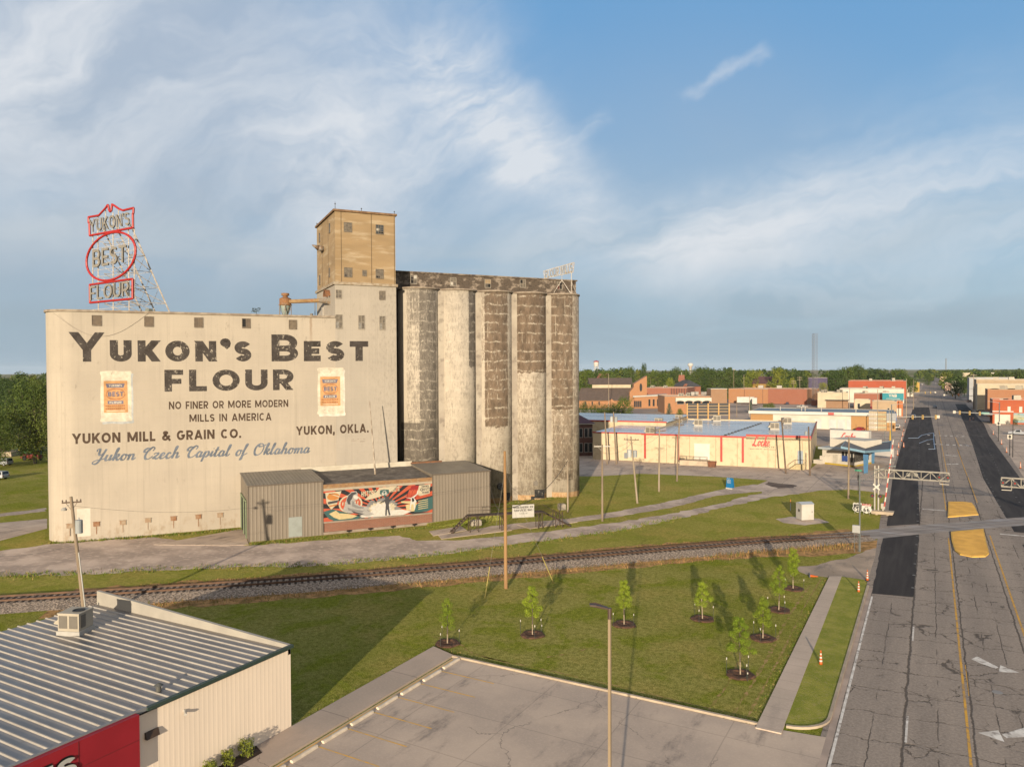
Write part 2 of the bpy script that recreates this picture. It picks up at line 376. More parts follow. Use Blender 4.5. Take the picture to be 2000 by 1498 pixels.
SCRIPT = {   # advance, strokes (x-height .5, caps 1)
 'Y': (.72, [[(.06, .78), (.04, .95), (.18, 1.0), (.22, .8), (.24, .55), (.38, .5), (.52, .7), (.6, .98)], [(.6, .98), (.5, .45), (.42, .05), (.28, -.2), (.08, -.22), (.02, -.08), (.2, .06), (.5, .12), (.7, .2)]]),
 'C': (.74, [[(.36, .92), (.16, .90), (.02, .76), (.06, .62), (.2, .62), (.36, .74), (.46, .92)], [(.60, .70), (.68, .88), (.58, 1.0), (.42, .92), (.26, .66), (.2, .3), (.3, .04), (.48, .02), (.62, .12), (.72, .26)]]),
 'O': (.82, [[(.3, .98), (.12, .75), (.08, .4), (.2, .06), (.42, 0), (.64, .2), (.7, .6), (.58, .92), (.36, 1.0), (.26, .86), (.4, .74), (.66, .82), (.82, .92)]]),
 'L': (.75, [[(.5, .75), (.62, .95), (.48, 1.05), (.34, .85), (.26, .4), (.16, .06), (.02, .02), (.06, .16), (.3, .08), (.55, -.02), (.75, .1)]]),
 'u': (.5, [[(0, .2), (.08, .5), (.06, .2), (.1, .03), (.22, .05), (.32, .25), (.36, .5), (.34, .2), (.38, .03), (.5, .2)]]),
 'k': (.5, [[(0, .2), (.16, .6), (.22, .98), (.12, .98), (.1, .5), (.08, 0)], [(.1, .22), (.24, .5), (.36, .48), (.32, .32), (.16, .26), (.28, .14), (.38, .0), (.5, .2)]]),
 'o': (.48, [[(.3, .48), (.14, .46), (.06, .22), (.16, .02), (.3, .06), (.36, .3), (.28, .48), (.36, .42), (.48, .44)]]),
 'n': (.54, [[(0, .3), (.08, .5), (.1, .3), (.08, 0)], [(.09, .15), (.2, .44), (.32, .48), (.36, .3), (.36, .05), (.46, .04), (.54, .2)]]),
 'm': (.76, [[(0, .3), (.08, .5), (.1, .3), (.08, 0)], [(.09, .15), (.2, .44), (.3, .46), (.32, .25), (.3, 0)], [(.31, .15), (.42, .44), (.54, .48), (.58, .3), (.58, .05), (.68, .04), (.76, .2)]]),
 'z': (.46, [[(.02, .4), (.12, .5), (.34, .46), (.2, .25), (.04, .04), (.2, .06), (.34, .0), (.46, .18)]]),
 'e': (.42, [[(.0, .16), (.16, .24), (.3, .38), (.24, .5), (.1, .42), (.06, .18), (.16, .01), (.3, .06), (.42, .22)]]),
 'c': (.42, [[(.3, .38), (.26, .49), (.12, .44), (.06, .2), (.16, .01), (.3, .06), (.42, .22)]]),
 'h': (.54, [[(0, .2), (.16, .6), (.22, .98), (.12, .98), (.1, .5), (.08, 0)], [(.09, .2), (.22, .46), (.34, .46), (.36, .25), (.37, .05), (.46, .04), (.54, .2)]]),
 'a': (.52, [[(.34, .44), (.18, .5), (.06, .25), (.14, .02), (.28, .1), (.36, .48), (.34, .15), (.4, .02), (.52, .2)]]),
 'p': (.5, [[(0, .2), (.1, .5), (.08, .1), (.04, -.38)], [(.08, .2), (.2, .46), (.34, .44), (.36, .2), (.24, .02), (.1, .08)], [(.26, .02), (.5, .2)]]),
 'i': (.26, [[(0, .2), (.1, .5), (.08, .15), (.12, .02), (.26, .2)], [(.12, .68), (.14, .74)]]),
 't': (.34, [[(0, .2), (.12, .55), (.16, .85), (.1, .3), (.12, .03), (.24, .06), (.34, .2)], [(.0, .56), (.3, .6)]]),
 'l': (.32, [[(0, .2), (.16, .6), (.2, .96), (.12, .98), (.08, .5), (.09, .08), (.18, .02), (.32, .2)]]),
 'f': (.40, [[(0, .2), (.16, .6), (.24, .96), (.14, .98), (.1, .5), (.06, -.1), (.0, -.36), (.12, -.3), (.14, .0), (.4, .2)]]),
 ' ': (.42, [])}
def script(mb, text, t, place, shear=.32, ws=1., mi=0):
    x = 0.; lay = 0; words = mb if isinstance(mb, list) else None
    if words is not None: mb = words[-1]
    for ch in text:
        if ch == ' ' and words is not None: words.append(MB()); mb = words[-1]
        adv, S = SCRIPT[ch]
        for s_ in S:
            lay += 1
            pts = catmull(s_)
            # swelling stroke: heavier on the way down
            for a, b in zip(pts, pts[1:]):
                k = t*(1.25 if b[1] < a[1]-.004 else .72)
                for q in ribbon([a, (b[0]*1.15-a[0]*.15, b[1]*1.15-a[1]*.15)], k): mb.add([place((x+p[0]+p[1]*shear)*ws, p[1], lay % 6) for p in q], [(0, 1, 2, 3)], mi)
                lay += 1
        x += adv
    return x*ws
def script_width(text, ws=1.): return sum(SCRIPT[c_][0] for c_ in text)*ws

# ================================================================== the ground
def PX(*pts): return [G(x, y) for x, y in pts]
def xy(pts): return [(p[0], p[1]) for p in pts]
def rough(poly, step=1.2, amp=.35, seed=1):
    r = random.Random(seed); out = []; n = len(poly)
    for i in range(n):
        a, b = Vector(poly[i][:2]), Vector(poly[(i+1) % n][:2]); d = b-a; k = max(1, int(d.length/step)); nn = Vector((-d.y, d.x)).normalized()
        k = min(k, 90); a_ = amp*min(1, d.length/k/step*1.2) if d.length > step else 0
        for j in range(k): out.append(a+d*(j/k)+nn*r.uniform(-a_, a_)*(0 if j == 0 else 1))
    return out
def resample(pts, step):
    P = catmull([(p[0], p[1]) for p in pts], 12); out = [Vector(P[0])]; acc = 0
    for a, b in zip(P, P[1:]):
        a, b = Vector(a), Vector(b); L = (b-a).length; t = step-acc
        while t <= L: out.append(a+(b-a)*(t/L)); t += step
        acc = (acc+L) % step
    return out

def grass_mat(name, dull, pale, vivid, dry, dark, fd):
    m, t, b = newmat(name); p = t.pos(); x, y, z = t.xyz(p)
    n1_ = t.noise(p, .05, 6, .62); n2_ = t.noise(p, .21, 7, .66, .5); n3_ = t.noise(p, 2.4, 6, .7); n4_ = t.noise(p, 11., 4, .7)
    col = t.mix(t.step(n1_, .36, .60), dull, pale)
    col = t.mix(t.m('MULTIPLY', t.step(n2_, .47, .60), .85), col, vivid)
    col = t.mix(t.m('MULTIPLY', t.step(t.noise(t.v('ADD', p, (40, 9, 0)), .11, 8, .68), .50, .62), fd), col, dry)
    mow = t.noise(t.map(p, 1.1, .16, 1), .9, 4, .6)
    col = t.mix(t.m('MULTIPLY', t.step(mow, .5, .68), .3), col, pale)
    col = t.mix(t.m('MULTIPLY', t.step(t.noise(p, .7, 8, .78), .55, .66), .6), col, dark)
    col = t.mix(t.m('MULTIPLY', t.step(t.noise(t.v('ADD', p, (7, 70, 0)), 1.2, 7, .75), .57, .66), .55), col, dry)
    col = t.mix(t.step(n3_, .38, .60), t.mix(.6, col, dark), t.mix(.14, col, (.34, .28, .06)))
    col = t.mix(t.step(n4_, .36, .6), t.mix(.6, col, dark), t.mix(.28, col, (.38, .32, .08)))
    far = t.step(t.v('LENGTH', p), 420, 900)
    fcol = t.mix(t.step(t.noise(t.map(p, 1, .5, 1), .006, 6), .4, .6), (.085, .10, .04), (.19, .165, .10))
    col = t.mix(far, col, fcol)
    t.put(b.inputs['Base Color'], col); b.inputs['Roughness'].default_value = 1.; b.inputs['Specular IOR Level'].default_value = .0
    t.put(b.inputs['Normal'], t.bump(t.m('ADD', t.m('MULTIPLY', n3_, .6), n4_), 1., .14)); return m
FIELD = grass_mat('field_grass', (.215, .215, .045), (.34, .30, .085), (.150, .200, .018), (.42, .29, .10), (.085, .095, .018), .7)
GRASS = grass_mat('grass', (.165, .185, .038), (.300, .275, .095), (.120, .185, .004), (.40, .30, .11), (.045, .060, .004), .6)
gm = MB()
R_ = 9000
ring = [(0, 0)]
vs = [(0, 0, 0)]; fs = []
for k, r_ in enumerate((150, 500, 1500, R_)):
    for i in range(32): vs.append((r_*math.cos(2*PI*i/32), r_*math.sin(2*PI*i/32), 0))
fs += [(0, 1+i, 1+(i+1) % 32) for i in range(32)]
for k in range(3): fs += [(1+k*32+i, 1+(k+1)*32+i, 1+(k+1)*32+(i+1) % 32, 1+k*32+(i+1) % 32) for i in range(32)]
gm.add(vs, fs); struct('ground', gm, GRASS, label='mown green and yellow grass running out to flat farmland')

GRAVEL = pm('gravel', (.42, .33, .265), (.27, .212, .172), .22, .95, .6, c3=(.50, .40, .32), f3=.6, s3=1.4, world=True, bscale=9., bdist=.05, lo=.36, hi=.6)
DRY = pm('dry_earth', (.26, .155, .065), (.13, .10, .035), .7, .95, .8, c3=(.085, .105, .02), f3=.75, s3=.9, world=True, bscale=10, bdist=.08)
BALLAST = pm('ballast', (.32, .25, .192), (.10, .078, .06), 5.5, .9, 1., c3=(.42, .35, .285), f3=.45, s3=7, world=True, bscale=6, bdist=.15, lo=.4, hi=.58)

CSPEC = .08
def concrete_mat(name, c1, c2, jx=0, jy=0, ox=0., oy=0., stain=(.10, .09, .085), sf=.5, axis=0., jf=.72):
    m, t, b = newmat(name); p = t.pos()
    if axis:
        r_ = t.n.new('ShaderNodeVectorRotate'); r_.rotation_type = 'Z_AXIS'; r_.inputs['Angle'].default_value = axis; t.put(r_.inputs[0], p); p = r_.outputs[0]
    x, y, z = t.xyz(p)
    col = t.mix(t.step(t.noise(p, .16, 6, .6), .32, .66), c1, c2)
    col = t.mix(t.m('MULTIPLY', t.step(t.noise(t.map(p, 1, .35, 1), .5, 7, .65), .52, .74), sf), col, stain)
    col = t.mix(t.m('MULTIPLY', t.step(t.noise(p, 7., 4), .45, .75), .25), col, tuple(q*1.25 for q in c1))
    ln = None
    wob = t.m('MULTIPLY', t.m('SUBTRACT', t.noise(p, .8, 3), .5), .06)
    for j, o_, q in ((jx, ox, x), (jy, oy, y)):
        if j:
            d = t.m('MULTIPLY', t.m('ABSOLUTE', t.m('SUBTRACT', t.m('FRACT', t.m('ADD', t.m('DIVIDE', t.m('ADD', q, wob), j), o_)), .5)), j)
            l_ = t.step(d, .02, .055, 1, 0); ln = l_ if ln is None else t.m('MAXIMUM', ln, l_)
    cr = t.voro(t.v('ADD', p, t.v('SCALE', t.comb(t.noise(p, .7, 4), t.noise(t.v('ADD', p, (9, 3, 0)), .7, 4), 0.), 2.4)), .11)
    crk = t.m('MULTIPLY', t.step(cr, .0025, .006, 1, 0), t.step(t.noise(p, .07, 2), .5, .56))
    ln = crk if ln is None else t.m('MAXIMUM', t.m('MULTIPLY', ln, jf), t.m('MULTIPLY', crk, .5))
    col = t.mix(t.m('MULTIPLY', ln, .85), col, (.06, .05, .042))
    t.put(b.inputs['Base Color'], col); b.inputs['Roughness'].default_value = .9; b.inputs['Specular IOR Level'].default_value = CSPEC
    t.put(b.inputs['Normal'], t.bump(t.noise(p, 14, 4), .25, .03)); return m
LOTC = concrete_mat('lot_concrete', (.395, .31, .24), (.305, .243, .195), 6.1, 4.9, .24, .4, jf=.30, sf=.8, stain=(.12, .10, .088))
WALKC = concrete_mat('walk_concrete', (.40, .315, .25), (.33, .265, .21), 0, 1.55, 0, .3, sf=.25, jf=.22)
KERBC = pm('kerb_concrete', (.33, .265, .195), (.255, .205, .155), .8, .85, .2, world=True)
ALLEYC = concrete_mat('alley_concrete', (.40, .315, .245), (.285, .225, .18), 5.5, 4.5, sf=.8, stain=(.09, .075, .065))

def asphalt_mat():
    m, t, b = newmat('worn_asphalt'); p = t.pos(); x, y, z = t.xyz(p)
    col = t.mix(t.step(t.noise(t.map(p, 1, .10, 1), .35, 6, .6), .32, .68), (.275, .222, .178), (.20, .163, .134))
    col = t.mix(t.step(t.noise(p, 6., 5, .7), .35, .7), t.mix(.3, col, (.06, .052, .048)), t.mix(.22, col, (.34, .29, .25)))
    wx = t.m('ADD', t.m('MULTIPLY', t.m('SUBTRACT', t.noise(t.map(p, 1, 1, 1), .55, 5, .65), .5), .95), t.m('MULTIPLY', t.m('SUBTRACT', t.noise(p, 2.6, 4, .7), .5), .34))
    wy = t.m('ADD', t.m('MULTIPLY', t.m('SUBTRACT', t.noise(t.v('ADD', p, (31, 7, 0)), .45, 5, .65), .5), 1.5), t.m('MULTIPLY', t.m('SUBTRACT', t.noise(t.v('ADD', p, (3, 17, 0)), 2.2, 4, .7), .5), .4))
    yy = t.m('ADD', t.m('ADD', y, wy), t.m('MULTIPLY', x, -.10))
    d1 = t.m('MULTIPLY', t.m('ABSOLUTE', t.m('SUBTRACT', t.m('FRACT', t.m('DIVIDE', yy, 3.9)), .5)), 3.9)
    crk = t.step(d1, .018, .06, 1, 0)
    for xi, w_ in ((-3.1, .05), (-1.35, .12), (.45, .05), (2.32, .09), (3.7, .06), (4.95, .05), (6.35, .10), (8.9, .06), (10.6, .1), (-4.95, .03)):
        d = t.m('ABSOLUTE', t.m('SUBTRACT', t.m('ADD', x, t.m('MULTIPLY', wx, .42)), xi))
        l_ = t.step(d, w_*.35, w_, 1, 0)
        if xi not in (-1.35, 2.32, 6.35): l_ = t.m('MULTIPLY', l_, t.step(t.noise(t.v('ADD', t.map(p, .2, 1, 1), (xi*7, 0, 0)), .18, 2), .45, .55))
        crk = t.m('MAXIMUM', crk, l_)
    vo = t.voro(t.v('ADD', p, t.comb(t.m('MULTIPLY', wx, 1.6), wy, 0.)), .5)
    crk = t.m('MAXIMUM', crk, t.m('MULTIPLY', t.step(vo, .008, .03, 1, 0), t.step(t.noise(p, .22, 3), .51, .57)))
    col = t.mix(t.m('MULTIPLY', crk, .68), col, (.026, .021, .018))
    blot = t.m('MULTIPLY', t.step(t.noise(t.map(p, 1, .5, 1), .5, 6, .7), .60, .70), t.step(t.m('ABSOLUTE', t.m('SUBTRACT', x, 5.)), 1., 3., .85, .25))
    col = t.mix(blot, col, (.05, .042, .037))
    t.put(b.inputs['Base Color'], col); b.inputs['Roughness'].default_value = .92; b.inputs['Specular IOR Level'].default_value = CSPEC
    t.put(b.inputs['Normal'], t.bump(t.m('SUBTRACT', t.noise(p, 12, 4), t.m('MULTIPLY', crk, 2.)), .35, .03)); return m
ASPH = asphalt_mat()
def newasph():
    m, t, b = newmat('fresh_asphalt'); p = t.pos(); x, y, z = t.xyz(p)
    col = t.mix(t.step(t.noise(t.map(p, 1, .06, 1), .9, 5), .35, .65), (.030, .026, .025), (.046, .040, .037))
    col = t.mix(t.m('MULTIPLY', t.step(t.noise(t.map(p, 1, .25, 1), .16, 5), .56, .7), .5), col, (.085, .076, .07))
    col = t.mix(t.m('MULTIPLY', t.step(t.noise(p, 9, 3), .5, .75), .3), col, (.07, .066, .064))
    t.put(b.inputs['Base Color'], col); b.inputs['Roughness'].default_value = .9; b.inputs['Specular IOR Level'].default_value = .08
    t.put(b.inputs['Normal'], t.bump(t.noise(p, 16, 3), .3, .02)); return m
NEWA = newasph()
YELP = pm('road_yellow', (.50, .27, .045), (.36, .21, .06), 1.2, .8, world=True, c3=(.15, .125, .11), f3=.75, s3=2.2)
WHIP = pm('road_white', (.56, .52, .47), (.40, .36, .32), 1.2, .8, world=True, c3=(.15, .125, .11), f3=.85, s3=2.)

# street (runs along +Y, x = 0 below the camera)
road = struct('street', MB().sheet([(-5.7, 20), (-5.6, 96), (-6.6, 128), (-7.2, 166), (-7.8, 300), (-8.6, 600), (-8.6, 2600), (18.5, 2600), (18.5, 600), (19.0, 336), (18.2, 280), (15.8, 160), (15.2, 20)], .020), ASPH, label='worn cracked grey asphalt street running away to the horizon')
def mark(name, mb, m): return mb.build(name, m, road)
def strip(mb, x0, y0, x1, y1, w_, z): mb.sheet([(x0-w_/2, y0), (x0+w_/2, y0), (x1+w_/2, y1), (x1-w_/2, y1)], z)
mb = MB(); strip(mb, -4.78, 20, -4.86, 79, .16, .0265); mark('edge_line', mb, WHIP)
mb = MB(); strip(mb, 2.02, 20, 2.04, 111, .15, .0265); strip(mb, 2.30, 20, 2.30, 46, .08, .0265); strip(mb, 2.30, 58, 2.30, 64, .05, .0265); mark('centre_line', mb, YELP)
mb = MB(); strip(mb, 6.74, 20, 6.78, 115, .15, .0265); mark('centre_line', mb, YELP)
mb = MB(); strip(mb, 2.1, 132, 1.9, 164, .15, .0265); strip(mb, 6.62, 142, 6.5, 174, .15, .0265); strip(mb, 6.45, 176, 6.2, 232, .13, .0265); mark('centre_line', mb, YELP)
mb = MB(); strip(mb, 3.0, 175, 2.4, 300, .14, .0265); strip(mb, 6.9, 240, 6.7, 272, .16, .0265); mark('centre_line', mb, YELP)
mb = MB()
for yy_ in (30.5, 49., 67.6): strip(mb, -1.20, yy_, -1.20, yy_+3.8, .13, .0265)
mark('lane_dashes', mb, WHIP)
for k, (x_, y_) in enumerate(((4.1, 64.4), (4.1, 52.6), (4.4, 215.), (4.3, 196.))):
    mb = MB(); s_ = 1 if k in (0, 2) else -1; z_ = .0265
    mb.sheet([(x_-s_*1.35, y_+1.1), (x_-s_*.95, y_+1.9), (x_+s_*.3, y_+.25), (x_+s_*.1, y_-.15), (x_-s_*.9, y_+.55)], z_)
    mb.sheet([(x_+s_*.25, y_-.75), (x_+s_*1.55, y_-.2), (x_+s_*.45, y_+.75)], z_)
    mark('turn_arrow', mb, WHIP)
# stop bars and far crosswalk marks
mb = MB(); mb.sheet([(-1.1, 131.6), (2.0, 131.6), (2.0, 132.1), (-1.1, 132.1)], .0265); mb.sheet([(8.0, 116.5), (11.6, 116.5), (11.6, 117.0), (8.0, 117.0)], .0265)
for x_ in np.arange(-1., 9., 1.6): mb.sheet([(x_, 244), (x_+.7, 244), (x_+.7, 246.), (x_, 246.)], .0265); mb.sheet([(x_, 276), (x_+.7, 276), (x_+.7, 278.), (x_, 278.)], .0265)
mark('stop_bar', mb, WHIP)
mark('manhole_cover', MB().lathe([(.33, .027), (.0, .0275)], (4.0, 59.6, 0), 16, cap=False), pm('iron_lid', (.40, .37, .34), rough=.7))
# fresh overlays
mb = MB()
mb.sheet(rough([(-4.95, 80.), (-1.38, 80.6), (-1.3, 113.), (-5.35, 109.2), (-5.25, 100)], 1.5, .06), .0245)
mb.sheet([(-5.3, 115.2), (-1.3, 119.), (-2.1, 164.), (-6.6, 165.)], .0245)
mb.sheet([(-6.55, 165.3), (1.85, 165.3), (1.4, 230), (1.0, 290), (-.7, 446), (-1., 470), (-8.6, 470), (-7.7, 300), (-7.1, 215)], .0245)
mb.sheet([(9.75, 119.), (9.3, 155), (9.05, 174), (10.3, 246), (11.4, 340), (12.6, 520), (18.0, 520), (17.9, 340), (16.3, 284), (15.4, 170), (15.0, 119)], .0245)
mb.sheet([(10.4, 90.), (9.9, 111.), (15., 116.), (15., 90)], .0245)
o = mb.build('fresh_overlay', NEWA, road)
mb = MB(); 
for y_ in np.arange(84, 112, 5.2): mb.sheet([(-1.62, y_), (-1.36, y_), (-1.36, y_+.14), (-1.62, y_+.14)], .0285)
for y_ in np.arange(121, 440, 5.4): mb.sheet([(-1.72-(y_-121)*.011, y_), (-1.45-(y_-121)*.011, y_), (-1.45-(y_-121)*.011, y_+.16), (-1.72-(y_-121)*.011, y_+.16)], .0285)
for y_ in np.arange(167, 290, 6.): mb.sheet([(1.5, y_), (1.7, y_), (1.7, y_+.16), (1.5, y_+.16)], .0285)
for y_ in np.arange(124, 330, 5.4):
    e_ = 9.5 if y_ < 174 else 9.3+(y_-174)*.015
    mb.sheet([(e_, y_), (e_+.24, y_), (e_+.24, y_+.16), (e_, y_+.16)], .0285); mb.sheet([(e_+3., y_), (e_+3.24, y_), (e_+3.24, y_+.16), (e_+3., y_+.16)], .0285)
mark('marker_tabs', mb, flatm('tab_white', (.62, .6, .56)))
# wet streak of pale sealer on the far overlay
SEAL = flatm('sealer', (.23, .30, .42), .45)
mb = MB(); mb.path([(-6.2, 262, .03), (-3.5, 264, .03), (-2.6, 275, .03), (-.6, 283, .03), (.8, 286, .03), (.75, 262, .03), (.9, 232, .03)], .16, 4); mb.path([(-2.9, 246, .03), (-.9, 258, .03), (.7, 262, .03), (.95, 230, .03), (-.6, 229, .03)], .14, 4)
mark('sealer_streak', mb, SEAL)
# medians
def median(name, px, label):
    p = xy(PX(*px)); mb = MB(); mb.prism(p, 0.0, .15, 1); c_ = sum((Vector(q) for q in p), Vector((0, 0)))/len(p)
    mb.prism([tuple(c_+(Vector(q)-c_)*.93) for q in p], .15, .165, 0)
    tag(mb.build(name, [pm('median_yellow', (.62, .34, .075), (.50, .27, .06), .6, .8, .15, world=True), pm('median_kerb', (.52, .31, .06), (.40, .25, .08), .8, .8, world=True)]), label, 'median', 'yellow traffic medians', 'structure')
median('traffic_median', [(1851, 1011), (1911, 1006), (1903, 989), (1898, 983), (1880, 981), (1852, 981)], 'smaller yellow painted median on the far side of the rail crossing')
median('traffic_median', [(1865, 1077), (1875, 1084), (1899, 1089), (1925, 1088), (1932, 1082), (1926, 1058), (1921, 1034), (1857, 1040), (1859, 1058)], 'larger yellow painted median on the near side of the rail crossing')

# gravel yard and lanes in front of the mill
struct('gravel_yard', MB().sheet(rough(xy(PX((-120, 1098), (0, 1076), (90, 1063), (300, 1049), (480, 1066), (640, 1055), (780, 1046), (815, 1056), (900, 1055), (1000, 1045), (1100, 1034), (1200, 1021), (1290, 1007), (1400, 985), (1505, 957), (1560, 951), (1590, 960), (1500, 972), (1400, 994), (1330, 1012), (1200, 1038), (1100, 1051), (1000, 1063), (900, 1077), (840, 1086), (640, 1104), (400, 1110), (150, 1122), (0, 1126), (-120, 1140))), 1., .4), .012), GRAVEL, label='rutted grey gravel yard and lane in front of the mill')
struct('dirt_path', MB().sheet(rough(xy(PX((880, 1050), (880, 1043), (960, 1027), (1110, 1013), (1180, 1003), (1290, 983), (1400, 958), (1470, 946), (1530, 950), (1500, 958), (1400, 968), (1310, 992), (1200, 1010), (1110, 1021), (960, 1040)), ), 1.2, .2, 3), .016), GRAVEL, label='narrow grey path along the foot of the silos')
# worn concrete slabs along the sheds
mb = MB()
for q in ([(838, 1038), (900, 1028), (912, 1036), (846, 1047)], [(856, 1046), (862, 1053), (1000, 1036), (990, 1028)], [(1010, 1025), (1100, 1014), (1128, 1020), (1035, 1033)]): mb.prism(xy(PX(*q)), 0, .06)
struct('concrete_slab', mb, ALLEYC, label='broken concrete slabs in the grass beside the sheds')
struct('loading_apron', MB().prism(xy(PX((300, 1064), (474, 1033), (486, 1064), (440, 1066), (395, 1065))), 0, .05), ALLEYC, label='pale concrete apron by the left shed')
struct('field', MB().sheet(rough(xy(PX((-120, 1172), (-120, 1010), (90, 990), (92, 1062), (470, 1040), (960, 1005), (1130, 965), (1132, 880), (1250, 920), (1400, 926), (1500, 935), (1730, 950), (1742, 985), (1736, 1030), (1668, 1046), (1300, 1076), (1000, 1102), (600, 1135), (0, 1174))), 2., .3, 5), .004), FIELD, label='paler rough grass between the rails, the gravel and the alley')
struct('alley', MB().sheet(rough(xy(PX((1120, 880), (1132, 800), (1165, 800), (1160, 896), (1254, 901), (1583, 916), (1602, 900), (1640, 824), (1772, 800), (1766, 835), (1744, 935), (1733, 968), (1700, 960), (1660, 956), (1600, 958), (1560, 964), (1500, 967), (1470, 950), (1500, 938), (1400, 931), (1250, 925), (1170, 930), (1120, 930))), 2.5, .12, 8), .014), ALLEYC, label='cracked concrete alley and yard round the yellow warehouse')
struct('upper_lot', MB().sheet(xy(PX((1360, 826), (1460, 836), (1472, 800), (1762, 800), (1768, 790), (1560, 786), (1440, 785), (1270, 785), (1150, 796)))+[], .010), pm('far_lot', (.34, .265, .21), (.16, .13, .11), .02, .9, world=True), label='broad paved lots between the town buildings')
# darker patch in the alley
struct('asphalt_patch', MB().sheet(rough(xy(PX((1494, 945), (1500, 941), (1556, 948), (1550, 953), (1520, 954))), 1, .3, 4), .019), pm('dark_patch', (.075, .055, .045), (.12, .09, .075), .5, .9, world=True), label='dark repaired patch in the alley')
# sidewalk and verge by the street
struct('sidewalk', MB().prism([(-9.25, 46.5), (-7.75, 46.5), (-8.10, 84.9), (-9.25, 84.3)], 0, .10), WALKC, label='grey concrete sidewalk between two strips of lawn')
def arcpts(cx, cy, r, a0, a1, n=8): return [(cx+r*math.cos(rad(a0+(a1-a0)*i/n)), cy+r*math.sin(rad(a0+(a1-a0)*i/n))) for i in range(n+1)]
ko = [(-5.35, 82.5), (-5.35, 50.)]+arcpts(-7.85, 50., 2.5, 0, -85, 8)
ki = [(-5.55, 82.5), (-5.55, 50.)]+arcpts(-7.85, 50., 2.3, 0, -85, 8)
struct('street_kerb', MB().prism(ko+ki[::-1], 0, .15), KERBC, label='pale kerb curving from the street into the parking lot')
struct('gutter', MB().sheet([(-5.36, 20), (-4.95, 20), (-5.0, 82), (-5.36, 82)], .0235), pm('gutter_concrete', (.33, .255, .205), (.25, .195, .16), .5, .9, world=True), label='concrete gutter between kerb and street')
struct('verge_lawn', MB().sheet([(-8.1, 47.8), (-7.0, 47.9), (-6.0, 48.6), (-5.56, 50), (-5.56, 82.5), (-5.9, 84.6), (-8.1, 84.8)], .09), pm('mown_turf', (.215, .205, .040), (.150, .162, .024), .7, .95, .9, c3=(.27, .22, .09), f3=.5, s3=5., world=True, bscale=12, bdist=.08), label='bright mown strip of lawn between sidewalk and street')
struct('street_apron', MB().sheet(rough(xy(PX((1596, 1104), (1560, 1106), (1556, 1112), (1575, 1122), (1620, 1128), (1680, 1136), (1700, 1135), (1722, 1068), (1690, 1075), (1650, 1092), (1620, 1096))), .8, .18, 6), .018), concrete_mat('apron_soil', (.34, .26, .195), (.21, .165, .125), sf=.7), label='bare concrete apron at the end of the sidewalk')
# parking lot
struct('parking_lot', MB().sheet([(-60, 12), (-5.36, 12), (-5.36, 47.4), (-9.2, 46.9), (-31.5, 46.9), (-31.7, 46.9), (-31.7, 12)][1:], .026), LOTC, label='stained grey concrete parking lot')
struct('lot_kerb', MB().prism([(-31.85, 46.95), (-9.25, 46.95), (-9.25, 47.15), (-31.85, 47.15)], 0, .16), KERBC, label='straight pale kerb along the far edge of the parking lot')
struct('lot_walk', MB().prism([(-34.2, 12), (-31.85, 12), (-31.85, 47.15), (-34.25, 47.9)], 0, .14), concrete_mat('lot_walk_concrete', (.34, .265, .21), (.275, .22, .175), 0, 7.1, 0, .52, sf=.3, jf=.5), label='brown-grey walk along the metal building and the parking lot')
mb = MB()
for k in range(11):
    y_ = 44.4-2.49*k
    mb.sheet([(-31.2, y_-.05), (-26.6, y_-.05), (-26.6, y_+.05), (-31.2, y_+.05)], .031)
mb.sheet([(-31.6, 14), (-31.5, 14), (-31.5, 46.6), (-31.6, 46.6)], .031)
struct('bay_lines', mb, pm('bay_yellow', (.56, .31, .06), (.44, .27, .09), 1.2, .8, world=True, c3=(.3, .25, .2), f3=.5, s3=2.2), label='worn yellow lines of the parking bays')
# the track
TRK = PX((-160, 1186), (0, 1177), (300, 1158), (600, 1137), (1000, 1103), (1300, 1077), (1500, 1061), (1670, 1047), (1740, 1040), (1800, 1034), (1900, 1026), (2000, 1018), (2120, 1009))
tr = resample(TRK, .62)
def along(i):
    a = tr[max(0, i-1)]; b = tr[min(len(tr)-1, i+1)]; d = (b-a).normalized(); return d, Vector((d.y, -d.x))   # right side = near side
xroad = next(i for i, p in enumerate(tr) if p[0] > -7.6)
ball = MB(); prof = [(-2.6, -.05), (-1.55, .30), (-.7, .32), (.7, .32), (1.5, .30), (4.0, -.05)]
rr = random.Random(3); vs = []; ids = list(range(0, xroad, 2))
for i in ids:
    d, n = along(i); taper = min(1, (xroad-i)/25)
    for o_, z_ in prof:
        q = tr[i]+n*(o_+rr.uniform(-.14, .14)+(-.9*(1-taper) if o_ > 2 else 0)); vs.append((q.x, q.y, z_*(.25+.75*taper)+rr.uniform(-.02, .02)))
k = len(prof); ball.add(vs, [(j*k+a, j*k+a+1, (j+1)*k+a+1, (j+1)*k+a) for j in range(len(ids)-1) for a in range(k-1)])
rwy = struct('railway_track', ball, BALLAST, label='single railway track on grey ballast')
dv = MB(); vs = []; js_ = list(range(20, xroad+2, 2)); r9 = random.Random(8)
for i in js_:
    d, n = along(i); wide = 1 if i < xroad-34 else 1+min(1, (i-xroad+34)/14)*(2.2 if i < xroad-6 else 1.2)
    for o_ in (2.9+r9.uniform(-.1, .1), 4.6+wide*.9+r9.uniform(-.45, .45)): q = tr[i]+n*o_; vs.append((q.x, q.y, .010))
dv.add(vs, [(2*j, 2*j+1, 2*j+3, 2*j+2) for j in range(len(js_)-1)])
struct('dry_bank', dv, pm('dry_bank_soil', (.36, .205, .085), (.19, .115, .045), .8, .95, .9, c3=(.12, .075, .03), f3=.7, s3=1.6, world=True, bscale=9, bdist=.12), label='orange-brown dry bank of dead grass on the near side of the rails')
dv = MB(); vs = []
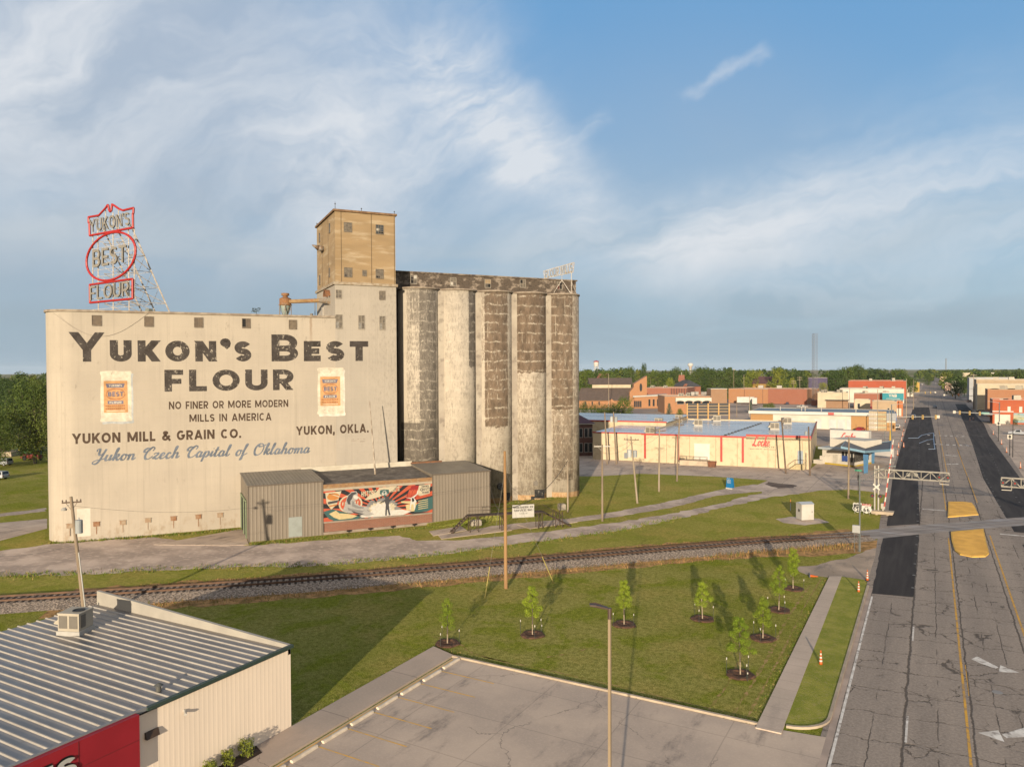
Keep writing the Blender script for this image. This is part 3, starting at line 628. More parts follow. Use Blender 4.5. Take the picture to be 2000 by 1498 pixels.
for i in js_:
    d, n = along(i)
    for o_ in (-2.2+r9.uniform(-.1, .1), -3.7+r9.uniform(-.7, .7)): q = tr[i]+n*o_; vs.append((q.x, q.y, .011))
dv.add(vs, [(2*j, 2*j+2, 2*j+3, 2*j+1) for j in range(len(js_)-1)])
struct('dry_bank', dv, MATS['dry_bank_soil'], label='thin orange-brown strip of dead grass on the far side of the rails')
RAILM = pm('rail_steel', (.085, .048, .03), (.05, .032, .024), 1, .6, metal=.3, world=True); TIEM = pm('tie_wood', (.055, .042, .034), (.03, .024, .02), 3, .9, world=True)
for s_ in (-.75, .75):
    mb = MB(); vs = []; js = list(range(0, xroad+1, 3))
    for i in js:
        d, n = along(i); taper = min(1, (xroad-i)/25+.12); q = tr[i]+n*s_; zb = .34*(.2+.8*taper)
        for o_, z_ in ((-.07, 0), (-.036, .17), (.036, .17), (.07, 0)): vs.append((q.x+n.x*o_, q.y+n.y*o_, zb+z_*(.3+.7*taper)))
    mb.add(vs, [(j*4+a, (j+1)*4+a, (j+1)*4+a+1, j*4+a+1) for j in range(len(js)-1) for a in range(3)]); mb.build('rail', RAILM, rwy)
mb = MB()
for i in range(0, xroad-14):
    d, n = along(i); q = tr[i]; mb.cbox((q.x, q.y, .292+rr.uniform(-.02, .012)), 2.75, .24, .12, math.atan2(n.y, n.x)+rr.uniform(-.03, .03))
tag(mb.build('sleepers', TIEM, rwy), kind='stuff')
mb = MB(); vs = []; js = list(range(xroad-4, len(tr), 4))
for i in js:
    d, n = along(i)
    for o_ in (-2.2, 2.2): q = tr[i]+n*o_; vs.append((q.x, q.y, .034))
mb.add(vs, [(2*j, 2*j+1, 2*j+3, 2*j+2) for j in range(len(js)-1)])
mb.build('crossing_panels', pm('crossing_panel', (.255, .22, .195), (.17, .15, .135), .7, .85, stretch=(.3, 1, 1), world=True, c3=(.30, .30, .32), f3=.5, s3=.6), rwy)
for s_ in (-.75, .75):
    mb = MB(); vs = []
    for i in js:
        d, n = along(i)
        for o_ in (-.06, .06): q = tr[i]+n*(s_+o_); vs.append((q.x, q.y, .040))
    mb.add(vs, [(2*j, 2*j+1, 2*j+3, 2*j+2) for j in range(len(js)-1)]); mb.build('rail', RAILM, rwy)

# ================================================================== the flour mill
def UZ(px, py, v=0.):
    q = onplane(px, py, np.array(P0)+v*NV, NV); d = np.array(q)-np.array(P0); return float(d @ MV), q.z
def WU(u, v, z=0.): return Vector(np.array(P0)+u*MV+v*NV+np.array([0, 0, z]))
def mill_wall(name, c1, c2, dirt, streak=.5, foot=True, ztop=30.):
    c1, c2, dirt = dim(c1), dim(c2), dim(dirt)
    m, t, b = newmat(name); co = t.obj(); x, y, z = t.xyz(co)
    col = t.mix(t.step(t.noise(co, .16, 6, .6), .32, .68), c1, c2)
    st_ = t.noise(t.map(co, 2.2, 2.2, .05), 1., 6, .65)
    col = t.mix(t.m('MULTIPLY', t.step(st_, .52, .72), streak), col, tuple(q*.72 for q in c1))
    col = t.mix(t.m('MULTIPLY', t.step(st_, .30, .44, 1, 0), streak*.8), col, tuple(min(1, q*1.16) for q in c1))
    bd = t.m('ABSOLUTE', t.m('SUBTRACT', t.m('FRACT', t.m('DIVIDE', t.m('ADD', z, t.m('MULTIPLY', t.noise(co, 1.5, 2), .05)), 1.22)), .5))
    col = t.mix(t.m('MULTIPLY', t.step(bd, .475, .5), .18), col, tuple(q*.6 for q in c1))
    vd = t.m('ABSOLUTE', t.m('SUBTRACT', t.m('FRACT', t.m('DIVIDE', t.m('ADD', x, y), 4.1)), .5))
    col = t.mix(t.m('MULTIPLY', t.step(vd, .488, .5), .22), col, tuple(q*.6 for q in c1))
    gr = t.noise(t.map(co, 1, 1, .45), 1.7, 8, .72)
    col = t.mix(t.m('MULTIPLY', t.step(gr, .56, .68), t.m('ADD', t.m('MULTIPLY', t.step(t.noise(co, .09, 3), .45, .65), .42), .10)), col, dirt)
    # more grime to the right (towards the tower's corner) and near the top edge
    col = t.mix(t.m('MULTIPLY', t.step(t.noise(t.map(co, 3, 3, 1.4), 1., 6, .7), .48, .62), t.m('MULTIPLY', t.step(x, 29., 36.), .35)), col, dirt)
    if foot: col = t.mix(t.m('MULTIPLY', t.step(z, 3.2, .2), t.m('MULTIPLY', t.step(t.noise(t.map(co, 1, 1, .6), 1.1, 7, .7), .47, .66), .7)), col, (.20, .15, .10))
    # water run beside the top windows
    run = t.m('MULTIPLY', t.step(t.m('ABSOLUTE', t.m('SUBTRACT', t.m('ADD', x, t.m('MULTIPLY', t.noise(co, 1.5, 3), .3)), 23.05)), .05, .28, 1, 0), t.step(z, 24.4, 29.2))
    col = t.mix(t.m('MULTIPLY', run, .55), col, (.16, .10, .055))
    t.put(b.inputs['Base Color'], col); b.inputs['Roughness'].default_value = .9; b.inputs['Specular IOR Level'].default_value = .15
    t.put(b.inputs['Normal'], t.bump(t.m('ADD', st_, gr), .25, .03)); return m
MILLW = mill_wall('mill_concrete', (.60, .52, .415), (.535, .465, .375), (.27, .225, .18))
TANW = pm('tan_render', (.44, .305, .165), (.36, .25, .135), .25, .9, .2, stretch=(.4, .4, 2.2), c3=(.62, .50, .34), f3=.6, s3=.55)
ROOFC = pm('cap_concrete', (.46, .38, .29), (.30, .23, .17), 1.2, .9, .2)
mill = thing('flour_mill', 'tall cream concrete mill with dark painted lettering and a tan upper tower', 'mill', P0, MROT)
H0 = 29.75
def arc2(cx, cy, r, a0, a1, n=12): return [(cx+r*math.cos(rad(a0+(a1-a0)*i/n)), cy+r*math.sin(rad(a0+(a1-a0)*i/n))) for i in range(n+1)]
body = arc2(-6.9, 3.7, 3.7, 180, 270, 20)+[(26.42, 0), (26.42, 14.5)]+arc2(-6.9, 10.8, 3.7, 90, 180, 12)
MB().prism(body, -.3, H0).build('main_wall', MILLW, mill)
bo = [(x-(.18 if x < -7 else 0), y-.16 if y < 4 else y+.16) for x, y in body]
bo[-1] = (bo[-1][0], bo[-1][1])
par = MB(); n_ = len(body)
par.prism([(-6.9+(p[0]+6.9)*1.05 if p[0] < -6.9 else p[0], (p[1]-.18 if p[1] < 7 else p[1]+.18)) for p in body], H0, H0+.28); par.build('roof_edge', ROOFC, mill)
MB().box(26.42, 0, -.3, 35.72, 14.5, 34.7).build('tower_wall', mill_wall('tower_concrete', (.555, .49, .405), (.495, .44, .365), (.26, .22, .18)), mill)
MB().box(26.2, -.22, 34.7, 35.95, 14.7, 35.1).build('cornice', pm('cornice', (.36, .27, .17), (.50, .42, .32), 1.5, .9, .2), mill)
up = MB().box(26.5, .03, 35.1, 35.66, 14.4, 45.5).build('upper_tower', TANW, mill)
MB().box(26.25, -.2, 45.5, 35.9, 14.65, 45.8).build('roof_edge', pm('rusty_edge', (.20, .11, .055), (.33, .2, .1), 1.5, .9), mill)
mb = MB()
for x_ in (27.4, 31.95, 35.5): mb.box(x_-.03, -.02, 35.1, x_+.03, .03, 45.5)
for y_ in (5., 9.8): mb.box(26.46, y_-.05, 35.1, 26.5, y_+.05, 45.5)
mb.build('conduit', flatm('dark_conduit', (.17, .115, .06)), mill)
for u_, y_ in ((26.6, .2), (35.6, .2), (26.5, 14.2), (30.5, .1)): mb = MB(); mb.tube((u_, y_, 45.8), (u_, y_, 46.9 if u_ < 27 and y_ < 1 else 46.3), .05, .03, 5); mb.lathe([(.03, 0), (.12, .1), (.03, .2)], (u_, y_, 46.5 if u_ < 27 and y_ < 1 else 46.1), 6); mb.build('lightning_rod', flatm('rod', (.08, .07, .06)), mill)
PANE_D = flatm('pane_dark', (.06, .055, .05), .35); PANE_G = pm('pane_grime', (.24, .20, .15), (.13, .11, .09), 2.2, .6); BOARD = pm('boarding', (.21, .155, .105), (.15, .115, .085), 1.4, .8)
WFR = pm('window_frame', (.19, .15, .115), (.28, .23, .17), 3, .8); PALEF = pm('pale_frame', (.46, .40, .32), (.36, .31, .25), 3, .8)
def window(parent, u, z, w_, h_, frame, pane, nx=2, nz=2, v=0., side=False, odd=None, fw=.07):
    """window on a local y = v face (or on a local x = v face facing -x)"""
    def B(mb, a0, z0, a1, z1, d0, d1, mi=0):
        if side: mb.box(v-d1, a0, z0, v-d0, a1, z1, mi)
        else: mb.box(a0, v-d1, z0, a1, v-d0, z1, mi)
    fr = MB(); a, b, c_, d = u-w_/2, u+w_/2, z-h_/2, z+h_/2
    B(fr, a-fw, c_-fw, a, d+fw, 0, .07); B(fr, b, c_-fw, b+fw, d+fw, 0, .07); B(fr, a, d, b, d+fw, 0, .07); B(fr, a, c_-fw-.03, b, c_, 0, .11)
    for i in range(1, nx): B(fr, a+w_*i/nx-.025, c_, a+w_*i/nx+.025, d, .025, .05)
    for i in range(1, nz): B(fr, a, c_+h_*i/nz-.025, b, c_+h_*i/nz+.025, .025, .055)
    f = fr.build('window', frame, parent)
    pn = MB(); B(pn, a, c_, b, d, 0, .02)
    mats = [pane]
    if odd:
        mats += [o_[4] for o_ in odd]
        for k, (x0, z0, x1, z1, mt) in enumerate(odd): B(pn, a+w_*x0, c_+h_*z0, a+w_*x1, c_+h_*z1, .02, .03, k+1)
    pn.build('pane', mats, f); return f
BLACK = flatm('opening_black', (.012, .011, .010), .9); WHITEB = flatm('white_board', (.62, .57, .48), .7); BLUEG = flatm('bluish_glass', (.05, .065, .075), .2)
for k, (px, py) in enumerate(((189, 626), (291, 628), (388, 630), (481, 631.5), (572, 634))):
    u, z = UZ(px, py); window(mill, u, z, 1.02, 1.22, WFR, BOARD if k < 4 else pm('boarding2', (.24, .185, .125), (.17, .13, .09), 2, .8), 1 if k < 2 else 2, 1, odd=[(0, .1, .42, 1, BLACK)] if k == 3 else None)
for px, py, w_, h_ in ((661.5, 574.5, .8, 1.15), (746.5, 577, .82, 1.2), (662, 628, .9, 1.95), (706, 629.5, .85, 1.95), (746.5, 630.5, .80, 1.95)):
    u, z = UZ(px, py); window(mill, u, z, w_, h_, WFR if px > 665 and py < 600 else PALEF, PANE_G, 2, 2, odd=[(0, 0, .48, .46, pm('pane_pale', (.34, .32, .28), (.22, .2, .18), 3, .5))] if h_ > 1.5 else None)
for k, (px, py) in enumerate(((679.5, 444), (741.5, 448.5), (680, 532), (741.5, 535))):
    u, z = UZ(px, py); window(mill, u, z, 1.1, 1.28, WFR, [PANE_G, BLUEG, PANE_G, PANE_G][k], 3, 4, v=.03, odd=[[(.25, .3, .5, .6, PANE_G)], [(.05, .35, .45, .62, WHITEB), (.5, 0, 1, .3, BLACK)], [(0, 0, .4, .3, PANE_D)], [(.05, 0, .5, .28, BLACK)]][k])
u, z = UZ(712, 533.5); window(mill, u, z, .55, .75, WFR, PANE_G, 1, 1, v=.03)
def side_yz(px, py, u0=26.5):
    q = onplane(px, py, WU(u0, 0), MV); d = np.array(q)-np.array(P0); return -float(d @ NV), q.z
for px, py, w_, h_ in ((644, 446, .75, 1.35), (624.6, 464.5, .8, 1.3), (644, 532.5, .6, 1.25), (625, 547, .8, 1.4)):
    y_, z_ = side_yz(px, py); window(mill, y_, z_, w_, h_, WFR, PANE_D, 1, 2, v=26.5, side=True)
y_, z_ = side_yz(632, 487); mb = MB(); mb.tube((26.5, y_, z_), (25.7, y_, z_+.15), .42, .42, 14); mb.tube((25.7, y_, z_+.15), (24.7, y_, z_+.55), .44, .06, 14)
mb.build('vent_cowl', pm('galvanised_rust', (.36, .33, .29), (.27, .17, .10), 1.5, .6, metal=.2), mill, True)
# arched brown hood over the duct on the tower's flank
y_, z_ = side_yz(642, 577, 26.42); mb = MB()
mb.lathe([(1.0, 0), (1.0, .75), (.86, .75), (.86, 0)], (0, 0, 0), 16, 0, 0, PI, cap=False); M_ = Matrix.Rotation(-PI/2, 4, 'Y') @ Matrix.Rotation(-PI/2, 4, 'Z')
mb.v = [tuple(Vector((26.42, y_-.3, z_-.2)) + Vector((-p[2], p[0], p[1]))) for p in mb.v]
mb.build('duct_hood', pm('rust', (.30, .13, .055), (.20, .10, .055), 1.4, .8), mill)
for q in ((26.2, 8.6, 30.1, 26.42, 9.5, 32.), (25.9, 5, 30.02, 26.42, 7.0, 30.5)): MB().box(*q).build('roof_cabinet', flatm('pale_cabinet', (.52, .47, .40)), mill)
for q in (MB().tube((26.0, 13.9, 30.), (26.0, 13.9, 33.9), .06), MB().tube((24.4, 8, 30.02), (24.4, 8, 30.9), .25, .25, 10)): q.build('roof_pipe', flatm('grey_pipe', (.23, .2, .17)), mill)

# painted lettering
def worn_paint(name, c, thr=.60, wear=(.55, .485, .39)):
    c, wear = dim(c), dim(wear)
    m, t, b = newmat(name); co = t.obj()
    n = t.noise(t.map(co, 1, 1, .8), 2.6, 9, .78); big = t.noise(co, .22, 3)
    mask = t.step(t.m('ADD', n, t.m('MULTIPLY', t.m('SUBTRACT', big, .5), .22)), thr, thr+.035)
    col = t.mix(t.step(t.noise(co, .8, 6, .7), .3, .7), c, tuple(q*1.55+.012 for q in c))
    col = t.mix(mask, col, wear)
    t.put(b.inputs['Base Color'], col); b.inputs['Roughness'].default_value = .9; b.inputs['Specular IOR Level'].default_value = .15; return m
def wall_line(name, text, t, gap, xl, yl, xr, yr, hl, hr, mat, parent=mill, caps=None, stretch=None):
    """a painted line on the mill front from its left and right baseline pixels and its capital height in metres"""
    ul, zl = UZ(xl, yl); ur, zr = UZ(xr, yr); W0 = text_width(text, t, gap, 1., caps)
    mb = [MB()]
    def place(x, y, lay):
        f = x/W0; hh = hl+(hr-hl)*f; return (ul+(ur-ul)*f, -.006-.0012*lay, zl+(zr-zl)*f+y*hh)
    letters(mb, text, t, gap, place, 1., caps)
    for q in mb: q.build(name, mat, parent)
def mh(px, y0, y1): return UZ(px, y0)[1]-UZ(px, y1)[1]
DARK1 = worn_paint('dark_paint', (.052, .042, .036), .585); DARK2 = worn_paint('brown_paint', (.07, .044, .028), .63); BLUEP = worn_paint('blue_paint', (.135, .155, .19), .66)
wall_line('lettering', "Yukon's", .215, .16, 137, 706.5, 491, 706, mh(170, 649, 706.5), mh(480, 653, 706), DARK1, caps=.74)
wall_line('lettering', 'Best', .215, .16, 530.5, 706, 719.5, 705, mh(545, 653, 705.5), mh(700, 654, 705), DARK1, caps=.76)
wall_line('lettering', 'FLOUR', .235, .19, 321.5, 765, 573.5, 761.5, mh(330, 722.5, 765), mh(560, 721.5, 761.5), worn_paint('dark_paint_worn', (.052, .042, .036), .555))
wall_line('lettering', 'NO FINER OR MORE MODERN', .20, .14, 330, 799.5, 563, 794.5, mh(335, 784.5, 799.5), mh(558, 780.5, 794.5), DARK2)
wall_line('lettering', 'MILLS IN AMERICA', .20, .15, 370, 824, 530, 821, mh(375, 809.5, 824), mh(525, 806, 821), DARK2)
wall_line('lettering', 'YUKON MILL & GRAIN CO.', .23, .14, 141, 867.3, 471, 855, mh(145, 847, 867.3), mh(465, 837, 855), DARK2)
wall_line('lettering', 'YUKON, OKLA.', .23, .15, 578.5, 850, 720, 844.5, mh(585, 833, 850), mh(715, 827, 844.5), DARK2)
ul, zl = UZ(181, 901); ur, zr = UZ(604, 884.5); tx = 'Yukon Czech Capital of Oklahoma'; W0 = script_width(tx)
mb = [MB()]; hh = mh(300, 876, 899)
script(mb, tx, .125, lambda x, y, l: (ul+(ur-ul)*x/W0, -.006-.0012*l, zl+(zr-zl)*x/W0+y*hh))
for q in mb: q.build('lettering', BLUEP, mill)
mb = MB()
for a, b, c_, d in ((687, 714, 856.5, 858.4), (686, 698, 860, 861.2), (702, 714, 860.5, 861.5), (703, 712, 862, 863)):
    u0, z0 = UZ(a, d); u1, z1 = UZ(b, c_); mb.add([(u0, -.006, z0), (u1, -.006, z0), (u1, -.006, z1), (u0, -.006, z1)], [(0, 1, 2, 3)])
mb.build('lettering', worn_paint('faint_paint', (.20, .15, .11), .5), mill)
# two painted flour sacks
def sack(px0, py0, px1, py1, shadow, seed):
    u0, z1 = UZ(px0, py0); u1, z0 = UZ(px1, py1); w_, h_ = u1-u0, z1-z0; r_ = random.Random(seed)
    def L(pts, lay): return [(u0+w_*x, -.008-.003*lay, z0+h_*y) for x, y in pts]
    mb = MB(); o_ = [(0, .03), (.03, 0), (.3, .01), (.6, -.005), (.97, .005), (1, .03), (.97, .09), (.985, .5), (.965, .9), (1, .965), (.98, .99), (.7, .985), (.4, 1), (.04, .985), (.01, .96), (.05, .9), (.02, .5), (.03, .08)]
    mb.add(L([(x+.06, y-.045) for x, y in o_], 0), [tuple(range(len(o_)))], 0); mb.add(L(o_, 1), [tuple(range(len(o_)))], 1)
    pl = [(.12, .18), (.87, .175), (.86, .80), (.125, .80)]; mb.add(L(pl, 2), [(0, 1, 2, 3)], 2)
    mb.add(L([(.19, .745), (.22, .665), (.74, .665), (.78, .745)], 3), [(0, 1, 2, 3)], 3); mb.add(L([(.24, .345), (.24, .41), (.73, .41), (.73, .345)], 3), [(0, 1, 2, 3)], 3)
    for q in ribbon([(.49+.29*math.cos(a*PI/16), .54+.105*math.sin(a*PI/16)) for a in range(33)], .014): mb.add(L(q, 3), [(0, 1, 2, 3)], 4)
    def tx(s_, x0, x1, y0, hgt, lay, mi, t=.2):
        W_ = text_width(s_, t, .14); letters(mb, s_, t, .14, lambda x, y, l: L([(x0+(x1-x0)*x/W_, y0+y*hgt)], lay+l*.3)[0], 1., None, mi)
    tx("YUKON'S", .28, .69, .685, .042, 4, 1, .22); tx('FLOUR', .30, .67, .357, .040, 4, 1, .22); tx('BEST', .255, .735, .495, .09, 4, 3, .24)
    for y_ in (.30, .245): tx('EEIE OR MIO LIOEE', .17, .80, y_, .022, 4, 4, .2) if False else [mb.add(L([(x, y_), (x+.045, y_), (x+.045, y_+.022), (x, y_+.022)], 4), [(0, 1, 2, 3)], 4) for x in np.arange(.17, .78, .062)]
    mb.add(L([(.2, .205), (.78, .205), (.78, .217), (.2, .217)], 4), [(0, 1, 2, 3)], 1)
    mb.build('painted_flour_sack', [shadow, worn_paint('sack_white', (.60, .535, .42), .62, (.36, .30, .22)), worn_paint('sack_orange', (.54, .295, .13), .68), worn_paint('sack_blue', (.16, .15, .20), .62, (.5, .33, .2)), worn_paint('sack_red', (.33, .12, .06), .62, (.58, .33, .14))], mill)
sack(194, 724, 258.5, 822.5, worn_paint('sack_shadow_blue', (.42, .43, .42), .62), 1); sack(618.5, 717.5, 672, 808, worn_paint('sack_shadow_pale', (.63, .58, .49), .6), 2)
# white painted panel, hatches low on the wall, hanging cable
u0, z0 = UZ(151, 1053); u1, z1 = UZ(176.5, 992); MB().box(u0, -.012, .6, u1, 0, z1).build('white_panel', pm('white_paint', (.78, .72, .60), (.70, .63, .52), .8, .8), mill)
for k, (px, py) in enumerate(((136, 1027), (188.5, 1023.5), (240, 1020.5), (289, 1016), (339, 1012.5), (387.5, 1009), (430, 1006))):
    u, z = UZ(px, py); mb = MB(); mb.box(u-.36, -.10, z-.28, u+.36, 0, z+.28); mb.box(u-.42, -.13, z+.28, u+.42, 0, z+.33); mb.box(u-.05, -.04, z-1.3, u+.03, 0, z-.28)
    mb.build('wall_hatch', pm('hatch_%d' % (k in (4, 1, 5)), (.33, .15, .07) if k in (4, 1, 5) else (.46, .36, .25), (.40, .25, .15), 2, .85), mill)
mb = MB(); pts = []
for i in range(25):
    f = i/24; u, z = UZ(105+185*f, 612+56*(1-(2*f-1)**2)*(.62+.5*f*(1-f)*1.5)); pts.append((u, -.05, z))
mb.path(pts, .014, 4); mb.build('hanging_cable', flatm('cable_dark', (.12, .09, .07)), mill)

# ------------------------------------------------------------------ grain elevator: ten silos under a gallery
elev = thing('grain_elevator', 'row of weathered round concrete grain silos under a long dark gallery', 'grain elevator', WU(37.2, -4.), MROT)
def silo_mat(k, dark, patches, stipple, toplight=0.):
    """grime patches: (angle from, angle to, z from, z to, amount); angle 0 faces the viewer's side of the mill"""
    dark = dim(dark)
    m, t, b = newmat('silo_concrete_%d' % k); co = t.obj(); x, y, z = t.xyz(co)
    ang = t.m('ARCTAN2', x, t.m('MULTIPLY', y, -1.)); an = t.m('MULTIPLY', ang, 180/PI)
    cyl = t.comb(t.m('MULTIPLY', ang, 3.3), z, k*7.)
    base = t.mix(t.step(t.noise(cyl, .35, 6, .6), .3, .7), dim((.66, .575, .46)), dim((.56, .485, .385)))
    fine = t.noise(t.map(cyl, 1.6, .7, 1), 2.4, 9, .78); mid = t.noise(t.map(cyl, 1, .45, 1), .9, 7, .7)
    wob = t.m('MULTIPLY', t.m('SUBTRACT', t.noise(cyl, .9, 5, .7), .5), 1.5)
    msk = None
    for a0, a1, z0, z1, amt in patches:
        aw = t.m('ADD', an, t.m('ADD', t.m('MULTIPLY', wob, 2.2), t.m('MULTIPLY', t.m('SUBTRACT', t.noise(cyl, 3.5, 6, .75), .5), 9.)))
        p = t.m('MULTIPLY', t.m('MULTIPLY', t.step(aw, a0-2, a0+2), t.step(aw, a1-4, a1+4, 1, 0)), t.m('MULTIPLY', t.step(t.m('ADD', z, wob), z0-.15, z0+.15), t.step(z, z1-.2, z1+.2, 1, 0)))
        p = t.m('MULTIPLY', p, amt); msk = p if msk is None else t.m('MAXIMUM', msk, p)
    if stipple: 
        s_ = t.m('MULTIPLY', t.step(an, -42, -30), stipple); msk = s_ if msk is None else t.m('MAXIMUM', msk, s_)
    vst = t.noise(t.map(cyl, 3.2, .5, 1), 2.2, 8, .75)
    speck = t.step(t.m('ADD', t.m('ADD', t.m('ADD', t.m('MULTIPLY', fine, .5), t.m('MULTIPLY', vst, .45)), t.m('MULTIPLY', mid, .35)), t.m('MULTIPLY', msk, .21)), .68, .83)
    col = t.mix(t.m('MULTIPLY', speck, t.m('ADD', t.m('MULTIPLY', msk, .70), .26), clamp=True), base, t.mix(t.step(t.noise(t.map(cyl, 1.6, .6, 1), .8, 7, .7), .3, .7), tuple(q*1.35 for q in dark), tuple(q*.55 for q in dark)))
    # pale patched cracks: rings and a few verticals
    zz_ = t.m('ADD', t.m('ADD', z, t.m('ADD', t.m('MULTIPLY', wob, .16), t.m('MULTIPLY', t.m('SUBTRACT', t.noise(cyl, 3.6, 5, .7), .5), .34))), t.m('MULTIPLY', t.noise(t.map(cyl, 1, .3, 1), .5, 3), 1.2))
    rg = t.m('MULTIPLY', t.m('ABSOLUTE', t.m('SUBTRACT', t.m('FRACT', t.m('DIVIDE', zz_, 1.55)), .5)), 1.55)
    ln = t.m('MULTIPLY', t.m('ADD', t.m('MULTIPLY', t.step(rg, .01, .06, 1, 0), .8), t.m('MULTIPLY', t.step(rg, .03, .26, 1, 0), .4)), t.step(t.noise(t.map(cyl, 1.1, 1, 1), 1.1, 6, .65), .40, .60))
    xx_ = t.m('ADD', t.m('MULTIPLY', ang, 3.3), t.m('MULTIPLY', wob, .34))
    vl = t.m('MULTIPLY', t.m('ABSOLUTE', t.m('SUBTRACT', t.m('FRACT', t.m('DIVIDE', xx_, 1.65)), .5)), 1.65)
    vl = t.m('MULTIPLY', t.step(vl, .01, .05, 1, 0), t.step(t.noise(t.map(cyl, 1, .5, 1), .42, 3), .56, .62))
    ln = t.m('MULTIPLY', t.m('MAXIMUM', ln, vl), t.m('ADD', t.m('MULTIPLY', msk, .40), .25), clamp=True)
    col = t.mix(ln, col, dim((.80, .71, .56)))
    col = t.mix(t.m('MULTIPLY', t.step(z, .95, .8), 1.), col, t.mix(t.step(fine, .4, .6), (.42, .24, .12), (.5, .36, .22)))
    t.put(b.inputs['Base Color'], col); b.inputs['Roughness'].default_value = .92; b.inputs['Specular IOR Level'].default_value = .12
    t.put(b.inputs['Normal'], t.bump(t.m('ADD', fine, t.m('MULTIPLY', ln, .6)), .3, .05)); return m
BR = (.185, .130, .088); GRY = (.165, .140, .115)
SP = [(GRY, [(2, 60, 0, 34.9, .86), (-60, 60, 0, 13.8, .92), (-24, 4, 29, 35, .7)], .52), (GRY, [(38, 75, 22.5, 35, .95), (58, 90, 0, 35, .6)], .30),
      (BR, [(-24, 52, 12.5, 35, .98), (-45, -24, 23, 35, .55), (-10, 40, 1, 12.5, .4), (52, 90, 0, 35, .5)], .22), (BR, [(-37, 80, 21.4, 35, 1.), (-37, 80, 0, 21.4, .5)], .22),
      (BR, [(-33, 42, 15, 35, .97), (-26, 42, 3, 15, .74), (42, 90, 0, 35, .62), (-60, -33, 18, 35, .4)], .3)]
LITC = pm('silo_plain', (.60, .525, .42), (.47, .40, .32), .3, .9, .2, c3=(.2, .16, .13), f3=.5, s3=1.)
for row in (0, 1):
    for k in range(5):
        u_ = 40.5+6.5*k-37.2; c_ = WU(40.5+6.5*k, -4.-6.5*row); va = math.atan2(-c_.x, -c_.y)     # azimuth of the viewer
        mb = MB(); mb.lathe([(3.25, -.3), (3.25, 34.75)], n=56)
        mb.lathe([(3.25, 34.75), (3.42, 34.75), (3.42, 35.02), (0.01, 35.03)], n=56, mi=1, cap=False)
        o = mb.build('silo', [silo_mat(k, *SP[k]) if row == 0 else LITC, ROOFC], elev, True, (u_, 6.5*row, 0))
        for p in o.data.polygons: p.use_smooth = abs(p.normal.z) < .5
        o.rotation_euler = (0, 0, -MROT + (PI-(va)) if False else -MROT - va + PI)
for k in range(4): MB().box(6.5*k+3.3+.9, -1.75, -.3, 6.5*k+3.3+5.6, .5, 34.7).build('filler_wall', LITC, elev)
MB().box(-1.5, 1.2, -.3, 0., 9., 34.6).build('link_wall', pm('gap_shade_concrete', (.20, .17, .14), (.13, .11, .09), .5, .9), elev)  # shade of the gap between tower and first silo, put into the wall colour
GALM = silo_mat(9, (.16, .115, .075), [(-181, 181, -5, 60, .95)], 0)
gal = MB().box(-1.4, 1.6, 35.05, 33.4, 6.4, 37.75).build('gallery', pm('gallery_wall', (.36, .29, .225), (.125, .095, .07), .9, .9, .2, stretch=(1, 1, 1.4), c3=(.05, .04, .03), f3=.75, s3=3., lo=.36, hi=.52), elev)
MB().box(-1.5, 1.4, 37.75, 33.6, 6.6, 37.98).build('roof_edge', pm('gallery_edge', (.12, .085, .06), (.34, .27, .2), 1.2, .9), elev)
for px, py, kk in ((808, 546, 0), (885, 551, 1), (952.5, 554, 2), (1021, 553, 3), (1093, 558, 4)):
    q = onplane(px, py, WU(0, -5.6), NV); u = float((np.array(q)-np.array(WU(37.2, -4.))) @ MV); zc = min(q.z, 36.9)
    window(elev, u, zc, 1.0, 1.3, PALEF, PANE_G, 2, 2, v=1.6, odd=[[(0, 0, .5, .75, BLACK), (.5, .6, 1, 1, WHITEB)], [(.05, .1, .5, .5, WHITEB)], [(.3, 0, 1, .45, BLACK), (0, .5, 1, 1, pm('tan_pane', (.42, .30, .17), rough=.8))], [(0, .5, .5, 1, BLACK)], [(.5, 0, .9, 1, BLACK), (.0, 0, .45, .5, flatm('red_pane', (.2, .06, .04)))]][kk])
# black patches and valves at the foot of silos 3 and 4
BLK = worn_paint('black_patch', (.03, .028, .027), .56, (.4, .36, .3))
def on_silo(k, px, py):
    c_ = WU(40.5+6.5*k, -4.); r = ray(px, py); o_ = np.array([0., 0.]); d = np.array(r[:2]); L = math.hypot(*d); d = d/L; cc = np.array(c_[:2]); tca = cc @ d; dd = cc @ cc-tca*tca; t_ = tca-math.sqrt(max(.01, 3.25**2-dd)); q = CAM+np.array(r)*t_/L
    loc = np.array(q)-np.array(WU(37.2, -4.)); return float(loc @ MV), -float(loc @ NV), q[2]
def silo_patch(k, px0, py0, px1, py1, name, mat):
    mb = MB(); n = 6; vs = []; cx = 40.5+6.5*k-37.2
    for j, py in enumerate((py1, py0)):
        for i in range(n+1):
            x_, y_, z_ = on_silo(k, px0+(px1-px0)*i/n, py); d = Vector((x_-cx, y_)).normalized()*3.262; vs.append((cx+d.x, d.y, z_))
    mb.add(vs, [(i, i+1, n+2+i, n+1+i) for i in range(n)]); mb.build(name, mat, elev)
silo_patch(2, 981, 962, 996.5, 977, 'foot_patch', BLK); silo_patch(3, 1044, 956, 1063.5, 973, 'foot_patch', BLK); silo_patch(3, 1037, 969, 1044, 976, 'foot_patch', BLK)
x_, y_, z_ = on_silo(2, 977, 950); MB().tube((x_, y_+.2, z_), (x_, y_-.25, z_), .55, .55, 16).build('round_hatch', flatm('hatch_dark', (.07, .065, .06)), elev)
